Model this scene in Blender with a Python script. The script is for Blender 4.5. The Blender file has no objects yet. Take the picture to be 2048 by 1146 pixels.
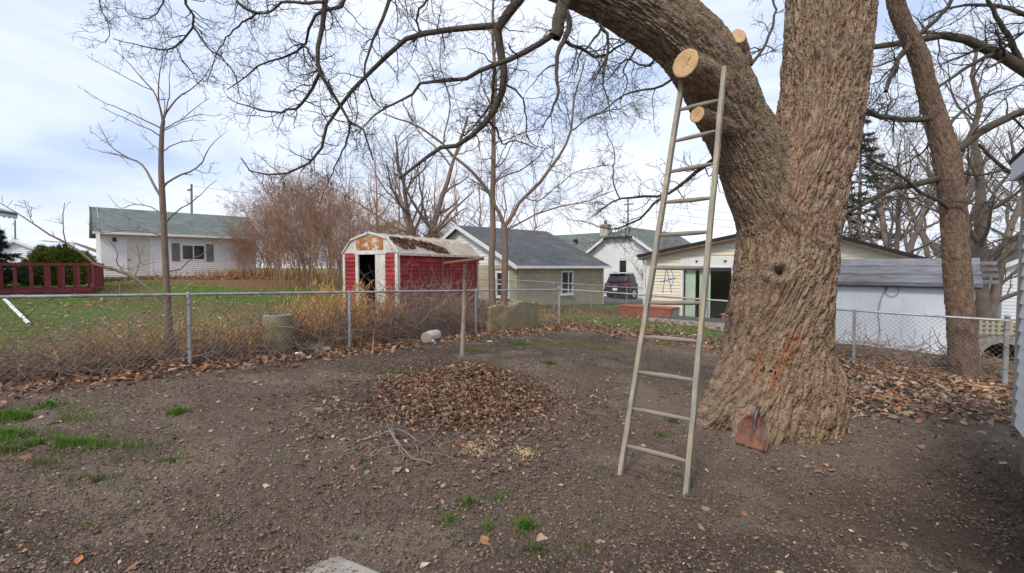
import bpy, math, random
import numpy as np
from mathutils import Vector, Matrix

random.seed(11)
rng = np.random.default_rng(11)
S = bpy.context.scene
COL = S.collection

# ------------------------------------------------------------------ camera
CAM_Z = 1.62
F_PX = 930.0
PITCH = math.atan(38.0 / F_PX)
cam_d = bpy.data.cameras.new('camera')
cam_d.sensor_width = 36.0
cam_d.lens = 36.0 * F_PX / 2048.0
cam_d.clip_start = 0.05
cam_d.clip_end = 2000
cam = bpy.data.objects.new('camera', cam_d)
COL.objects.link(cam)
cam.location = (0, 0, CAM_Z)
cam.rotation_euler = (math.pi / 2 - PITCH, 0, 0)
S.camera = cam

# ------------------------------------------------------------------ world, sun, exposure
SUN_EL, SUN_AZ = math.radians(46), math.radians(210)      # azimuth measured from +Y clockwise: behind the camera, to the left
w = bpy.data.worlds.new('World'); S.world = w; w.use_nodes = True
nt = w.node_tree; nt.nodes.clear()
N = nt.nodes.new; L = nt.links.new
sky = N('ShaderNodeTexSky'); sky.sky_type = 'NISHITA'; sky.sun_disc = False
sky.sun_elevation = SUN_EL; sky.sun_rotation = SUN_AZ
sky.air_density = 1.2; sky.dust_density = 2.0
bg = N('ShaderNodeBackground'); bg.inputs[1].default_value = 0.10
L(sky.outputs[0], bg.inputs[0])
tc = N('ShaderNodeTexCoord')
mp = N('ShaderNodeMapping'); mp.inputs['Scale'].default_value = (1.0, 1.0, 3.6); mp.inputs['Rotation'].default_value = (0.12, 0.1, 0.5)
L(tc.outputs['Generated'], mp.inputs[0])
n1 = N('ShaderNodeTexNoise'); n1.inputs['Scale'].default_value = 1.7; n1.inputs['Detail'].default_value = 6; n1.inputs['Roughness'].default_value = 0.52
n1.inputs['Distortion'].default_value = 0.5
L(mp.outputs[0], n1.inputs['Vector'])
r1 = N('ShaderNodeValToRGB')
r1.color_ramp.elements[0].position = 0.34; r1.color_ramp.elements[0].color = (0.42, 0.54, 0.80, 1)
r1.color_ramp.elements[1].position = 0.60; r1.color_ramp.elements[1].color = (0.86, 0.905, 1.0, 1)
e = r1.color_ramp.elements.new(0.47); e.color = (0.67, 0.755, 0.94, 1)
L(n1.outputs[0], r1.inputs[0])
bg2 = N('ShaderNodeBackground'); bg2.inputs[1].default_value = 0.75
L(r1.outputs[0], bg2.inputs[0])
mx = N('ShaderNodeMixShader'); mx.inputs[0].default_value = 0.88
L(bg.outputs[0], mx.inputs[1]); L(bg2.outputs[0], mx.inputs[2])
wo = N('ShaderNodeOutputWorld'); L(mx.outputs[0], wo.inputs[0])

sd = bpy.data.lights.new('sun', 'SUN'); sd.energy = 1.5; sd.angle = math.radians(12); sd.color = (1.0, 0.94, 0.85)
so = bpy.data.objects.new('sun', sd); COL.objects.link(so)
sv = Vector((math.sin(SUN_AZ) * math.cos(SUN_EL), math.cos(SUN_AZ) * math.cos(SUN_EL), math.sin(SUN_EL)))
so.rotation_euler = (-sv).to_track_quat('-Z', 'Y').to_euler()
so.location = sv * 30
S.view_settings.view_transform = 'Standard'
S.view_settings.look = 'None'
S.view_settings.gamma = 1.0
S.view_settings.use_curve_mapping = False
S.view_settings.exposure = 0.76
S.cycles.max_bounces = 6
S.cycles.transparent_max_bounces = 12

# ------------------------------------------------------------------ noise in numpy
def _h(ix, iy, iz, seed=0):
    n = (ix.astype(np.uint32) * np.uint32(374761393) + iy.astype(np.uint32) * np.uint32(668265263)
         + iz.astype(np.uint32) * np.uint32(2246822519) + np.uint32((seed * 3266489917) & 0xffffffff))
    n = (n ^ (n >> np.uint32(13))) * np.uint32(1274126177)
    n = (n ^ (n >> np.uint32(16))) * np.uint32(2654435761)
    n = n ^ (n >> np.uint32(15))
    return n.astype(np.float64) / 4294967296.0

def vnoise(p, seed=0):
    f = np.floor(p); i = f.astype(np.int64); t = p - f; t = t * t * (3 - 2 * t)
    x, y, z = i[:, 0], i[:, 1], i[:, 2]
    out = 0
    for dx in (0, 1):
        wx = t[:, 0] if dx else 1 - t[:, 0]
        for dy in (0, 1):
            wy = t[:, 1] if dy else 1 - t[:, 1]
            for dz in (0, 1):
                wz = t[:, 2] if dz else 1 - t[:, 2]
                out = out + wx * wy * wz * _h(x + dx, y + dy, z + dz, seed)
    return out

def fbm(p, oct=4, seed=0, gain=0.5):
    a, s, tot = 1.0, 0, 0
    for o in range(oct):
        s = s + a * vnoise(p * (2.03 ** o) + 17.3 * o, seed + o); tot += a; a *= gain
    return s / tot

def voro(p, seed=0, jit=0.9):
    f = np.floor(p); i = f.astype(np.int64); t = p - f
    F1 = np.full(len(p), 9.0); F2 = np.full(len(p), 9.0); ID = np.zeros(len(p))
    for dx in (-1, 0, 1):
        for dy in (-1, 0, 1):
            for dz in (-1, 0, 1):
                X, Y, Z = i[:, 0] + dx, i[:, 1] + dy, i[:, 2] + dz
                ox = dx + .5 + jit * (_h(X, Y, Z, seed) - .5) - t[:, 0]
                oy = dy + .5 + jit * (_h(X, Y, Z, seed + 1) - .5) - t[:, 1]
                oz = dz + .5 + jit * (_h(X, Y, Z, seed + 2) - .5) - t[:, 2]
                d = np.sqrt(ox * ox + oy * oy + oz * oz)
                nearer = d < F1
                F2 = np.where(nearer, F1, np.minimum(F2, d))
                ID = np.where(nearer, _h(X, Y, Z, seed + 3), ID)
                F1 = np.where(nearer, d, F1)
    return F1, F2, ID

def sstep(a, b, x):
    t = np.clip((np.asarray(x, dtype=float) - a) / (b - a), 0, 1)
    return t * t * (3 - 2 * t)

# ------------------------------------------------------------------ terrain height and photo-to-world helpers
TREE_XY = (2.82, 4.92)
def H(X, Y):
    X = np.asarray(X, dtype=float); Y = np.asarray(Y, dtype=float)
    h = -0.04 * np.clip(X, -16, 13)
    h = h + 0.45 * sstep(9, 24, Y) * sstep(-3, -14, X)
    h = h - 0.12 * sstep(12, 19, Y) * sstep(0, 6, X)
    r2 = ((X - TREE_XY[0]) ** 2 + (Y - TREE_XY[1]) ** 2)
    h = h + 0.12 * np.exp(-r2 / 0.9)
    h = h + 0.05 * (np.sin(X * 0.9 + 1.3) * np.cos(Y * 0.7 + 0.4)) * sstep(2, 6, Y) * 0.5
    return h

def ray(x, y):
    u, v = (x - 1024) / F_PX, (573 - y) / F_PX
    return np.array([u, math.cos(PITCH) + v * math.sin(PITCH), -math.sin(PITCH) + v * math.cos(PITCH)])
def P(x, y, d):
    r = ray(x, y); t = d / r[1]
    return np.array([r[0] * t, d, CAM_Z + r[2] * t])
def G(x, y):
    r = ray(x, y); lo, hi = 0.5, 150.0
    t = 1.0
    for k in range(400):
        p = r * t
        if CAM_Z + p[2] <= H(p[0], p[1]): break
        t *= 1.02
    a, b = t / 1.02, t
    for k in range(20):
        m = (a + b) / 2; p = r * m
        if CAM_Z + p[2] <= H(p[0], p[1]): b = m
        else: a = m
    p = r * b
    return np.array([p[0], p[1], CAM_Z + p[2]])
def gz(x, y): return float(H(x, y))

# ------------------------------------------------------------------ mesh and object helpers
def np_mesh(name, V, quads=None, tris=None, attrs=None, smooth=False):
    me = bpy.data.meshes.new(name)
    V = np.ascontiguousarray(V, dtype=np.float32)
    me.vertices.add(len(V)); me.vertices.foreach_set('co', V.ravel())
    idx, start = [], []
    n = 0
    for F, k in ((quads, 4), (tris, 3)):
        if F is None or len(F) == 0: continue
        F = np.ascontiguousarray(F, dtype=np.int32)
        idx.append(F.ravel()); start.append(n + np.arange(len(F), dtype=np.int32) * k); n += F.size
    idx = np.concatenate(idx); start = np.concatenate(start)
    me.loops.add(len(idx)); me.loops.foreach_set('vertex_index', idx)
    me.polygons.add(len(start)); me.polygons.foreach_set('loop_start', start)
    me.update(calc_edges=True)
    me.polygons.foreach_set('use_smooth', np.full(len(start), bool(smooth)))
    for k, A in (attrs or {}).items():
        A = np.ascontiguousarray(A, dtype=np.float32)
        if A.ndim == 1: me.attributes.new(k, 'FLOAT', 'POINT').data.foreach_set('value', A)
        elif A.shape[1] == 3: me.attributes.new(k, 'FLOAT_VECTOR', 'POINT').data.foreach_set('vector', A.ravel())
        else: me.attributes.new(k, 'FLOAT_COLOR', 'POINT').data.foreach_set('color', A.ravel())
    return me

def tag(o, label=None, cat=None, group=None, kind=None):
    if label: o['label'] = label
    if cat: o['category'] = cat
    if group: o['group'] = group
    if kind: o['kind'] = kind
    return o
def thing(name, label, cat, loc=(0, 0, 0), group=None):
    o = bpy.data.objects.new(name, None); COL.objects.link(o)
    o.location = tuple(float(c) for c in loc); o.empty_display_size = 0.2
    return tag(o, label, cat, group)
def put(name, me, mat, parent=None):
    o = bpy.data.objects.new(name, me); COL.objects.link(o)
    if mat and not me.materials: me.materials.append(mat)
    if parent is not None:
        o.parent = parent
        if parent.type == 'EMPTY': o.matrix_parent_inverse = Matrix.Translation(-Vector(parent.location))
    return o
def copy_tree(o, loc, rz, scale=1.0, label=None, group=None):
    c = o.copy(); COL.objects.link(c)
    c.location = tuple(float(k) for k in loc); c.rotation_euler = (0, 0, rz); c.scale = (scale,) * 3
    if label: c['label'] = label
    if group: c['group'] = group
    for ch in o.children:
        k = ch.copy(); COL.objects.link(k); k.parent = c
    return c

class Fr:                                     # a wall frame: u along the wall, v outward, w up
    def __init__(s, o, d, z=None):
        s.o = np.array([o[0], o[1], o[2] if z is None else z], dtype=float)
        d = np.array(d[:2], dtype=float); d /= np.linalg.norm(d)
        s.u = np.array([d[0], d[1], 0]); s.v = np.array([d[1], -d[0], 0]); s.w = np.array([0, 0, 1.0])
    def pt(s, u, v, w): return s.o + s.u * u + s.v * v + s.w * w
WORLD = Fr((0, 0, 0), (1, 0)); WORLD.v = np.array([0, 1.0, 0])

class MB:
    def __init__(s): s.V = []; s.Q = []; s.T = []; s.A = []
    def n(s): return len(s.V)
    def hexa(s, c):                           # 8 corners: bottom 4 ccw, top 4 ccw
        b = s.n(); s.V += [tuple(p) for p in c]
        s.Q += [(b, b + 3, b + 2, b + 1), (b + 4, b + 5, b + 6, b + 7), (b, b + 1, b + 5, b + 4), (b + 1, b + 2, b + 6, b + 5), (b + 2, b + 3, b + 7, b + 6), (b + 3, b, b + 4, b + 7)]
        return s
    def box(s, fr, u0, u1, v0, v1, w0, w1):
        return s.hexa([fr.pt(u0, v0, w0), fr.pt(u1, v0, w0), fr.pt(u1, v1, w0), fr.pt(u0, v1, w0),
                       fr.pt(u0, v0, w1), fr.pt(u1, v0, w1), fr.pt(u1, v1, w1), fr.pt(u0, v1, w1)])
    def lap(s, fr, u0, u1, w0, w1, t0=.014, t1=.003, ua=None, ub=None):   # one siding board, thick at its foot; ua,ub: u range at the top
        ua = u0 if ua is None else ua; ub = u1 if ub is None else ub
        return s.hexa([fr.pt(u0, 0, w0), fr.pt(u1, 0, w0), fr.pt(u1, t0, w0), fr.pt(u0, t0, w0),
                       fr.pt(ua, 0, w1), fr.pt(ub, 0, w1), fr.pt(ub, t1, w1), fr.pt(ua, t1, w1)])
    def prism(s, fr, poly, v0, v1):           # polygon in (u,w), extruded along v
        b = s.n(); n = len(poly)
        s.V += [tuple(fr.pt(u, v0, w)) for u, w in poly] + [tuple(fr.pt(u, v1, w)) for u, w in poly]
        for i in range(n):
            j = (i + 1) % n; s.Q.append((b + i, b + j, b + n + j, b + n + i))
        for i in range(1, n - 1):
            s.T.append((b, b + i + 1, b + i)); s.T.append((b + n, b + n + i, b + n + i + 1))
        return s
    def beam(s, p0, p1, a, b2):               # box beam along p0-p1 with half-vectors a, b2
        p0, p1, a, b2 = map(np.array, (p0, p1, a, b2))
        return s.hexa([p0 - a - b2, p0 + a - b2, p0 + a + b2, p0 - a + b2, p1 - a - b2, p1 + a - b2, p1 + a + b2, p1 - a + b2])
    def quad(s, a, b_, c, d):
        b = s.n(); s.V += [tuple(a), tuple(b_), tuple(c), tuple(d)]; s.Q.append((b, b + 1, b + 2, b + 3)); return s
    def slab(s, a, b_, c, d, t):              # quad thickened downward by t
        dz = np.array([0, 0, t]); a, b_, c, d = map(np.array, (a, b_, c, d))
        return s.hexa([a - dz, b_ - dz, c - dz, d - dz, a, b_, c, d])
    def tube(s, pts, r, n=8, cap=True):
        V, Q, A = tubes(np.array([pts], dtype=float), np.array([np.broadcast_to(r, (len(pts),))], dtype=float), n)
        b = s.n(); s.V += [tuple(v) for v in V]; s.Q += [tuple(q + b) for q in Q]
        if cap:
            m = len(pts)
            for i in range(1, n - 1):
                s.T.append((b, b + i, b + i + 1)); e0 = b + (m - 1) * n; s.T.append((e0, e0 + i + 1, e0 + i))
        return s
    def build(s, name, mat, parent=None, smooth=False, bevel=0):
        me = np_mesh(name, np.array(s.V), np.array(s.Q) if s.Q else None, np.array(s.T) if s.T else None, smooth=smooth)
        o = put(name, me, mat, parent)
        if bevel:
            m = o.modifiers.new('bevel', 'BEVEL'); m.width = bevel; m.segments = 2; m.limit_method = 'ANGLE'
        return o

def nrm(a): return a / np.maximum(np.linalg.norm(a, axis=-1, keepdims=True), 1e-9)

def tubes(Pp, R, sides, prof=None):
    """Pp (B,n,3), R (B,n) -> verts, quads, gc coords (cos*r, sin*r, length)"""
    B, n, _ = Pp.shape
    T = np.empty_like(Pp); T[:, 1:-1] = Pp[:, 2:] - Pp[:, :-2]; T[:, 0] = Pp[:, 1] - Pp[:, 0]; T[:, -1] = Pp[:, -1] - Pp[:, -2]
    T = nrm(T)
    ov = nrm(Pp[:, -1] - Pp[:, 0])
    ref = np.zeros((B, 3)); ref[np.arange(B), np.argmin(np.abs(ov), axis=1)] = 1
    U = nrm(np.cross(T, ref[:, None, :])); W = np.cross(T, U)
    th = np.linspace(0, 2 * np.pi, sides, endpoint=False)
    c, s_ = np.cos(th), np.sin(th)
    V = Pp[:, :, None, :] + R[:, :, None, None] * (U[:, :, None, :] * c[None, None, :, None] + W[:, :, None, :] * s_[None, None, :, None])
    seg = np.linalg.norm(np.diff(Pp, axis=1), axis=2); ln = np.concatenate([np.zeros((B, 1)), np.cumsum(seg, axis=1)], axis=1)
    A = np.empty(V.shape); rm = R.mean(axis=1)[:, None, None]
    A[..., 0] = rm * c[None, None, :]; A[..., 1] = rm * s_[None, None, :]; A[..., 2] = ln[:, :, None]
    A += (np.arange(B) * 1.37)[:, None, None, None]
    base = (np.arange(B) * n * sides)[:, None, None]; i = np.arange(n - 1)[None, :, None] * sides; j = np.arange(sides)[None, None, :]; j2 = (j + 1) % sides
    Q = np.stack([base + i + j, base + i + j2, base + i + sides + j2, base + i + sides + j], axis=-1).reshape(-1, 4)
    return V.reshape(-1, 3), Q, A.reshape(-1, 3)

def spline(pts, n):
    """Catmull-Rom resample of rows (any width) to n points"""
    p = np.array(pts, dtype=float)
    q = np.vstack([2 * p[0] - p[1], p, 2 * p[-1] - p[-2]])
    seg = np.linalg.norm(np.diff(p[:, :3], axis=0), axis=1); cum = np.concatenate([[0], np.cumsum(seg)])
    out = []
    for s in np.linspace(0, cum[-1], n):
        k = min(np.searchsorted(cum, s, side='right') - 1, len(p) - 2); t = (s - cum[k]) / max(seg[k], 1e-9)
        a, b, c, d = q[k], q[k + 1], q[k + 2], q[k + 3]
        out.append(.5 * (2 * b + (c - a) * t + (2 * a - 5 * b + 4 * c - d) * t * t + (-a + 3 * b - 3 * c + d) * t ** 3))
    return np.array(out)

def grow(Pp, R, k, length, ang=50, wander=.25, trop=0., n=5, rr=.55, rmin=.0012, tmin=.12, rel=False, up=None, taper=.3, flat=1.0, rcap=9.):
    B, m, _ = Pp.shape
    k = np.broadcast_to(np.asarray(k), (B,)).astype(int)
    idx = np.repeat(np.arange(B), k); M = len(idx)
    t = rng.uniform(tmin, .99, M); f = t * (m - 1); i0 = np.minimum(f.astype(int), m - 2); wt = (f - i0)[:, None]
    pos = Pp[idx, i0] * (1 - wt) + Pp[idx, i0 + 1] * wt
    tan = nrm(Pp[idx, i0 + 1] - Pp[idx, i0])
    r0 = R[idx, i0] * (1 - wt[:, 0]) + R[idx, i0 + 1] * wt[:, 0]
    v = rng.normal(size=(M, 3)); v -= (v * tan).sum(1, keepdims=True) * tan; v = nrm(v)
    a = np.radians(rng.normal(ang, 14, M))[:, None]
    d = nrm(tan * np.cos(a) + v * np.sin(a)); d[:, 2] *= flat
    Ls = length * rng.uniform(.45, 1.25, M) * (1.1 - .5 * t)
    if rel: Ls = Ls * np.linalg.norm(np.diff(Pp, axis=1), axis=2).sum(1)[idx]
    out = np.empty((M, n, 3)); out[:, 0] = pos; step = (Ls / (n - 1))[:, None]
    for i in range(1, n):
        d = d + wander * rng.normal(size=(M, 3)); d[:, 2] += trop; d = nrm(d)
        out[:, i] = out[:, i - 1] + d * step
    rc = np.maximum(np.minimum(r0 * rr, rcap) * rng.uniform(.7, 1.1, M), rmin)
    Rr = np.maximum(rc[:, None] * np.linspace(1, taper, n)[None, :], rmin * .7)
    return out, Rr

def merge(parts):
    V, Q, A = [], [], []; b = 0
    for v, q, a in parts:
        V.append(v); Q.append(q + b); A.append(a); b += len(v)
    return np.vstack(V), np.vstack(Q), np.vstack(A)

# ------------------------------------------------------------------ materials
def mat(name, c1, c2=None, scale=6, rough=.85, bump=0., bscale=None, stretch=(1, 1, 1), coord='Object', rand=0., spec=.3, metal=0., detail=6, c3=None, s3=1.5, p3=(.52, .66), contrast=(.35, .65)):
    m = bpy.data.materials.new(name); m.use_nodes = True; t = m.node_tree; b = t.nodes['Principled BSDF']
    nn = t.nodes.new; lk = t.links.new
    b.inputs['Roughness'].default_value = rough; b.inputs['Specular IOR Level'].default_value = spec; b.inputs['Metallic'].default_value = metal
    c2 = c2 or tuple(c * .75 for c in c1)
    if coord == 'gc': src = nn('ShaderNodeAttribute'); src.attribute_name = 'gc'; vec = src.outputs['Vector']
    else: src = nn('ShaderNodeTexCoord'); vec = src.outputs[coord]
    if rand:
        oi = nn('ShaderNodeObjectInfo'); ad = nn('ShaderNodeVectorMath'); ad.operation = 'MULTIPLY_ADD'
        ad.inputs[1].default_value = (1, 1, 1); sc = nn('ShaderNodeMath'); sc.operation = 'MULTIPLY'; sc.inputs[1].default_value = 40; lk(oi.outputs['Random'], sc.inputs[0])
        lk(vec, ad.inputs[0]); lk(sc.outputs[0], ad.inputs[2]); vec = ad.outputs[0]
    mp = nn('ShaderNodeMapping'); mp.inputs['Scale'].default_value = stretch; lk(vec, mp.inputs[0])
    no = nn('ShaderNodeTexNoise'); no.inputs['Scale'].default_value = scale; no.inputs['Detail'].default_value = detail; no.inputs['Roughness'].default_value = .62; lk(mp.outputs[0], no.inputs['Vector'])
    rp = nn('ShaderNodeValToRGB'); rp.color_ramp.elements[0].position = contrast[0]; rp.color_ramp.elements[1].position = contrast[1]
    rp.color_ramp.elements[0].color = (*c1, 1); rp.color_ramp.elements[1].color = (*c2, 1); lk(no.outputs[0], rp.inputs[0]); col = rp.outputs[0]
    if c3:
        n3 = nn('ShaderNodeTexNoise'); n3.inputs['Scale'].default_value = s3; n3.inputs['Detail'].default_value = 7; n3.inputs['Roughness'].default_value = .65; lk(vec, n3.inputs['Vector'])
        r3 = nn('ShaderNodeValToRGB'); r3.color_ramp.elements[0].position = p3[0]; r3.color_ramp.elements[1].position = p3[1]; lk(n3.outputs[0], r3.inputs[0])
        mi = nn('ShaderNodeMix'); mi.data_type = 'RGBA'; lk(r3.outputs[0], mi.inputs['Factor']); lk(col, mi.inputs['A']); mi.inputs['B'].default_value = (*c3, 1); col = mi.outputs['Result']
    if rand:
        mr = nn('ShaderNodeMapRange'); mr.inputs['To Min'].default_value = 1 - rand; mr.inputs['To Max'].default_value = 1 + rand; lk(oi.outputs['Random'], mr.inputs['Value'])
        hs = nn('ShaderNodeHueSaturation'); lk(mr.outputs[0], hs.inputs['Value']); lk(col, hs.inputs['Color']); col = hs.outputs[0]
    lk(col, b.inputs['Base Color'])
    if bump:
        nb = nn('ShaderNodeTexNoise'); nb.inputs['Scale'].default_value = bscale or scale * 4; nb.inputs['Detail'].default_value = 5; lk(mp.outputs[0], nb.inputs['Vector'])
        bp = nn('ShaderNodeBump'); bp.inputs['Strength'].default_value = min(1, bump); bp.inputs['Distance'].default_value = .02; lk(nb.outputs[0], bp.inputs['Height']); lk(bp.outputs[0], b.inputs['Normal'])
    return m

def mat_attr(name, rough=.8, spec=.2, trans=0., noise=0.):
    m = bpy.data.materials.new(name); m.use_nodes = True; t = m.node_tree; b = t.nodes['Principled BSDF']
    a = t.nodes.new('ShaderNodeAttribute'); a.attribute_name = 'col'
    b.inputs['Roughness'].default_value = rough; b.inputs['Specular IOR Level'].default_value = spec
    t.links.new(a.outputs['Color'], b.inputs['Base Color'])
    if trans:
        tr = t.nodes.new('ShaderNodeBsdfTranslucent'); t.links.new(a.outputs['Color'], tr.inputs['Color'])
        ms = t.nodes.new('ShaderNodeMixShader'); ms.inputs[0].default_value = trans
        t.links.new(b.outputs[0], ms.inputs[1]); t.links.new(tr.outputs[0], ms.inputs[2]); t.links.new(ms.outputs[0], t.nodes['Material Output'].inputs[0])
    return m

def mat_glass(name, refl=.12, tint=(.97, .98, .98)):
    m = bpy.data.materials.new(name); m.use_nodes = True; t = m.node_tree; t.nodes.remove(t.nodes['Principled BSDF'])
    a = t.nodes.new('ShaderNodeBsdfTransparent'); a.inputs[0].default_value = (*tint, 1)
    g = t.nodes.new('ShaderNodeBsdfGlossy'); g.inputs['Roughness'].default_value = .02
    fr = t.nodes.new('ShaderNodeLayerWeight'); pw = t.nodes.new('ShaderNodeMath'); pw.operation = 'POWER'; pw.inputs[1].default_value = 4; t.links.new(fr.outputs['Facing'], pw.inputs[0]); am = t.nodes.new('ShaderNodeMath'); am.operation = 'MULTIPLY_ADD'; am.inputs[1].default_value = .6; am.inputs[2].default_value = .04; t.links.new(pw.outputs[0], am.inputs[0])
    ms = t.nodes.new('ShaderNodeMixShader'); t.links.new(am.outputs[0], ms.inputs[0]); t.links.new(a.outputs[0], ms.inputs[1]); t.links.new(g.outputs[0], ms.inputs[2])
    t.links.new(ms.outputs[0], t.nodes['Material Output'].inputs[0]); return m

def mat_shingle(name, c1, c2, c3=None):
    m = mat(name, c1, c2, 3, .95, 0, c3=c3, s3=.8, detail=8)
    t = m.node_tree; b = t.nodes['Principled BSDF']; tc = t.nodes.new('ShaderNodeAttribute'); tc.attribute_name = 'ruv'
    br = t.nodes.new('ShaderNodeTexBrick'); br.inputs['Scale'].default_value = 1; br.inputs['Brick Width'].default_value = .3; br.inputs['Row Height'].default_value = .14; br.inputs['Mortar Size'].default_value = .012
    br.inputs['Color1'].default_value = (1, 1, 1, 1); br.inputs['Color2'].default_value = (.72, .72, .72, 1); br.inputs['Mortar'].default_value = (.35, .35, .35, 1)
    t.links.new(tc.outputs['Vector'], br.inputs['Vector'])
    mi = t.nodes.new('ShaderNodeMix'); mi.data_type = 'RGBA'; mi.blend_type = 'MULTIPLY'; mi.inputs['Factor'].default_value = .8
    src = b.inputs['Base Color'].links[0].from_socket; t.links.new(src, mi.inputs['A']); t.links.new(br.outputs['Color'], mi.inputs['B']); t.links.new(mi.outputs['Result'], b.inputs['Base Color'])
    return m

def mat_bark(name, c1, c2, c3=None, sc=26, bump=.8, tint=False):
    m = mat(name, c1, c2, sc, .95, 0, stretch=(1, 1, .22), coord='gc', c3=c3, s3=3.0, spec=.1)
    t = m.node_tree; b = t.nodes['Principled BSDF']; nn = t.nodes.new; lk = t.links.new
    a = nn('ShaderNodeAttribute'); a.attribute_name = 'gc'; mp = nn('ShaderNodeMapping'); mp.inputs['Scale'].default_value = (1, 1, .25); lk(a.outputs['Vector'], mp.inputs[0])
    v = nn('ShaderNodeTexNoise'); v.inputs['Scale'].default_value = sc * 3.2; v.inputs['Detail'].default_value = 4; lk(mp.outputs[0], v.inputs['Vector'])
    bp = nn('ShaderNodeBump'); bp.inputs['Strength'].default_value = bump; bp.inputs['Distance'].default_value = .02
    vo = nn('ShaderNodeTexVoronoi'); vo.feature = 'DISTANCE_TO_EDGE'; vo.inputs['Scale'].default_value = sc * 2.1; mp2 = nn('ShaderNodeMapping'); mp2.inputs['Scale'].default_value = (1, 1, .16); nw = nn('ShaderNodeTexNoise'); nw.inputs['Scale'].default_value = 14; lk(a.outputs['Vector'], nw.inputs['Vector'])
    vm = nn('ShaderNodeVectorMath'); vm.operation = 'MULTIPLY_ADD'; vm.inputs[1].default_value = (.06, .06, .06); lk(nw.outputs['Color'], vm.inputs[0]); lk(a.outputs['Vector'], vm.inputs[2]); lk(vm.outputs[0], mp2.inputs[0]); lk(mp2.outputs[0], vo.inputs['Vector'])
    ma = nn('ShaderNodeMath'); ma.operation = 'MULTIPLY_ADD'; ma.inputs[1].default_value = 1.6; ma.use_clamp = True; lk(vo.outputs['Distance'], ma.inputs[0]); mb_ = nn('ShaderNodeMath'); mb_.operation = 'MULTIPLY'; mb_.inputs[1].default_value = .5; lk(v.outputs[0], mb_.inputs[0]); lk(mb_.outputs[0], ma.inputs[2]); lk(ma.outputs[0], bp.inputs['Height']); lk(bp.outputs[0], b.inputs['Normal'])
    if tint:
        ta = nn('ShaderNodeAttribute'); ta.attribute_name = 'tint'
        mi = nn('ShaderNodeMix'); mi.data_type = 'RGBA'; src = b.inputs['Base Color'].links[0].from_socket
        lk(ta.outputs['Alpha'], mi.inputs['Factor']); lk(src, mi.inputs['A']); lk(ta.outputs['Color'], mi.inputs['B']); lk(mi.outputs['Result'], b.inputs['Base Color'])
    return m

M = {}
M['bark'] = mat_bark('maple_bark', (.41, .285, .195), (.175, .112, .074), (.30, .235, .16), 26, 1.0, True)
M['bark2'] = mat_bark('rough_bark', (.29, .20, .14), (.16, .105, .074), None, 26, 1.0)
M['limb'] = mat_bark('limb_bark', (.125, .105, .08), (.075, .062, .048), (.13, .12, .085), 30, .5)
M['twig'] = mat('twig_wood', (.085, .07, .058), (.055, .045, .037), 8, .9, coord='gc')
M['sapling'] = mat_bark('sapling_bark', (.25, .185, .14), (.165, .12, .09), None, 30, .4)
M['brush'] = mat('brush_wood', (.40, .245, .165), (.28, .165, .11), 3, .95, coord='gc')
M['greytree'] = mat('grey_tree_wood', (.25, .20, .16), (.165, .13, .105), 3, .95, coord='gc')
M['fartree'] = mat('far_tree_wood', (.25, .19, .175), (.2, .15, .14), 3, .95, coord='gc')
M['oldwood'] = mat('weathered_ladder_wood', (.56, .47, .35), (.27, .22, .16), 40, .92, .9, 90, (1, 1, .10), 'gc', c3=(.31, .30, .24), s3=4, p3=(.46, .60), contrast=(.3, .72), spec=.15)
M['rungwood'] = mat('weathered_rung_wood', (.32, .28, .22), (.19, .16, .125), 14, .85, .5, 60, (1, 1, .12), 'gc')
def mat_cut():
    m = mat('fresh_cut_wood', (.66, .44, .23), (.55, .34, .16), 9, .8, .3, coord='gc', c3=(.42, .27, .15), s3=7, p3=(.55, .72)); t = m.node_tree; b = t.nodes['Principled BSDF']; nn = t.nodes.new; lk = t.links.new
    a = nn('ShaderNodeAttribute'); a.attribute_name = 'gc'; ln = nn('ShaderNodeVectorMath'); ln.operation = 'LENGTH'; lk(a.outputs['Vector'], ln.inputs[0]); no = nn('ShaderNodeTexNoise'); no.inputs['Scale'].default_value = 14; lk(a.outputs['Vector'], no.inputs['Vector'])
    ad = nn('ShaderNodeMath'); ad.operation = 'MULTIPLY_ADD'; ad.inputs[1].default_value = .03; lk(no.outputs[0], ad.inputs[0]); lk(ln.outputs['Value'], ad.inputs[2]); mu = nn('ShaderNodeMath'); mu.operation = 'MULTIPLY'; mu.inputs[1].default_value = 420; lk(ad.outputs[0], mu.inputs[0]); si = nn('ShaderNodeMath'); si.operation = 'SINE'; lk(mu.outputs[0], si.inputs[0])
    mr = nn('ShaderNodeMapRange'); mr.inputs['From Min'].default_value = -1; mr.inputs['To Min'].default_value = .82; mr.inputs['To Max'].default_value = 1.05; lk(si.outputs[0], mr.inputs['Value']); hs = nn('ShaderNodeHueSaturation'); lk(mr.outputs[0], hs.inputs['Value']); lk(b.inputs['Base Color'].links[0].from_socket, hs.inputs['Color']); lk(hs.outputs[0], b.inputs['Base Color'])
    return m
M['cut'] = mat_cut()
M['wire'] = mat('galvanised_steel', (.27, .26, .25), (.16, .145, .13), 3, .6, metal=.35, spec=.4)
M['rail'] = mat('galvanised_rail', (.46, .47, .48), (.30, .295, .285), 6, .5, metal=.45, spec=.5, stretch=(1, 1, 1), c3=(.2, .17, .14), s3=5, p3=(.55, .7))
M['rustysteel'] = mat('rusty_shovel_steel', (.25, .105, .06), (.12, .06, .045), 9, .6, .25, 60, c3=(.27, .2, .17), s3=4, metal=.3)
M['shovelgrip'] = mat('dark_socket_steel', (.13, .105, .11), (.09, .07, .07), 12, .45, metal=.4)
M['rustpole'] = mat('rust_streaked_pole', (.46, .40, .33), (.36, .27, .19), 5, .7, .2, 40, (3, 3, .8), c3=(.34, .17, .09), s3=4)
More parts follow.
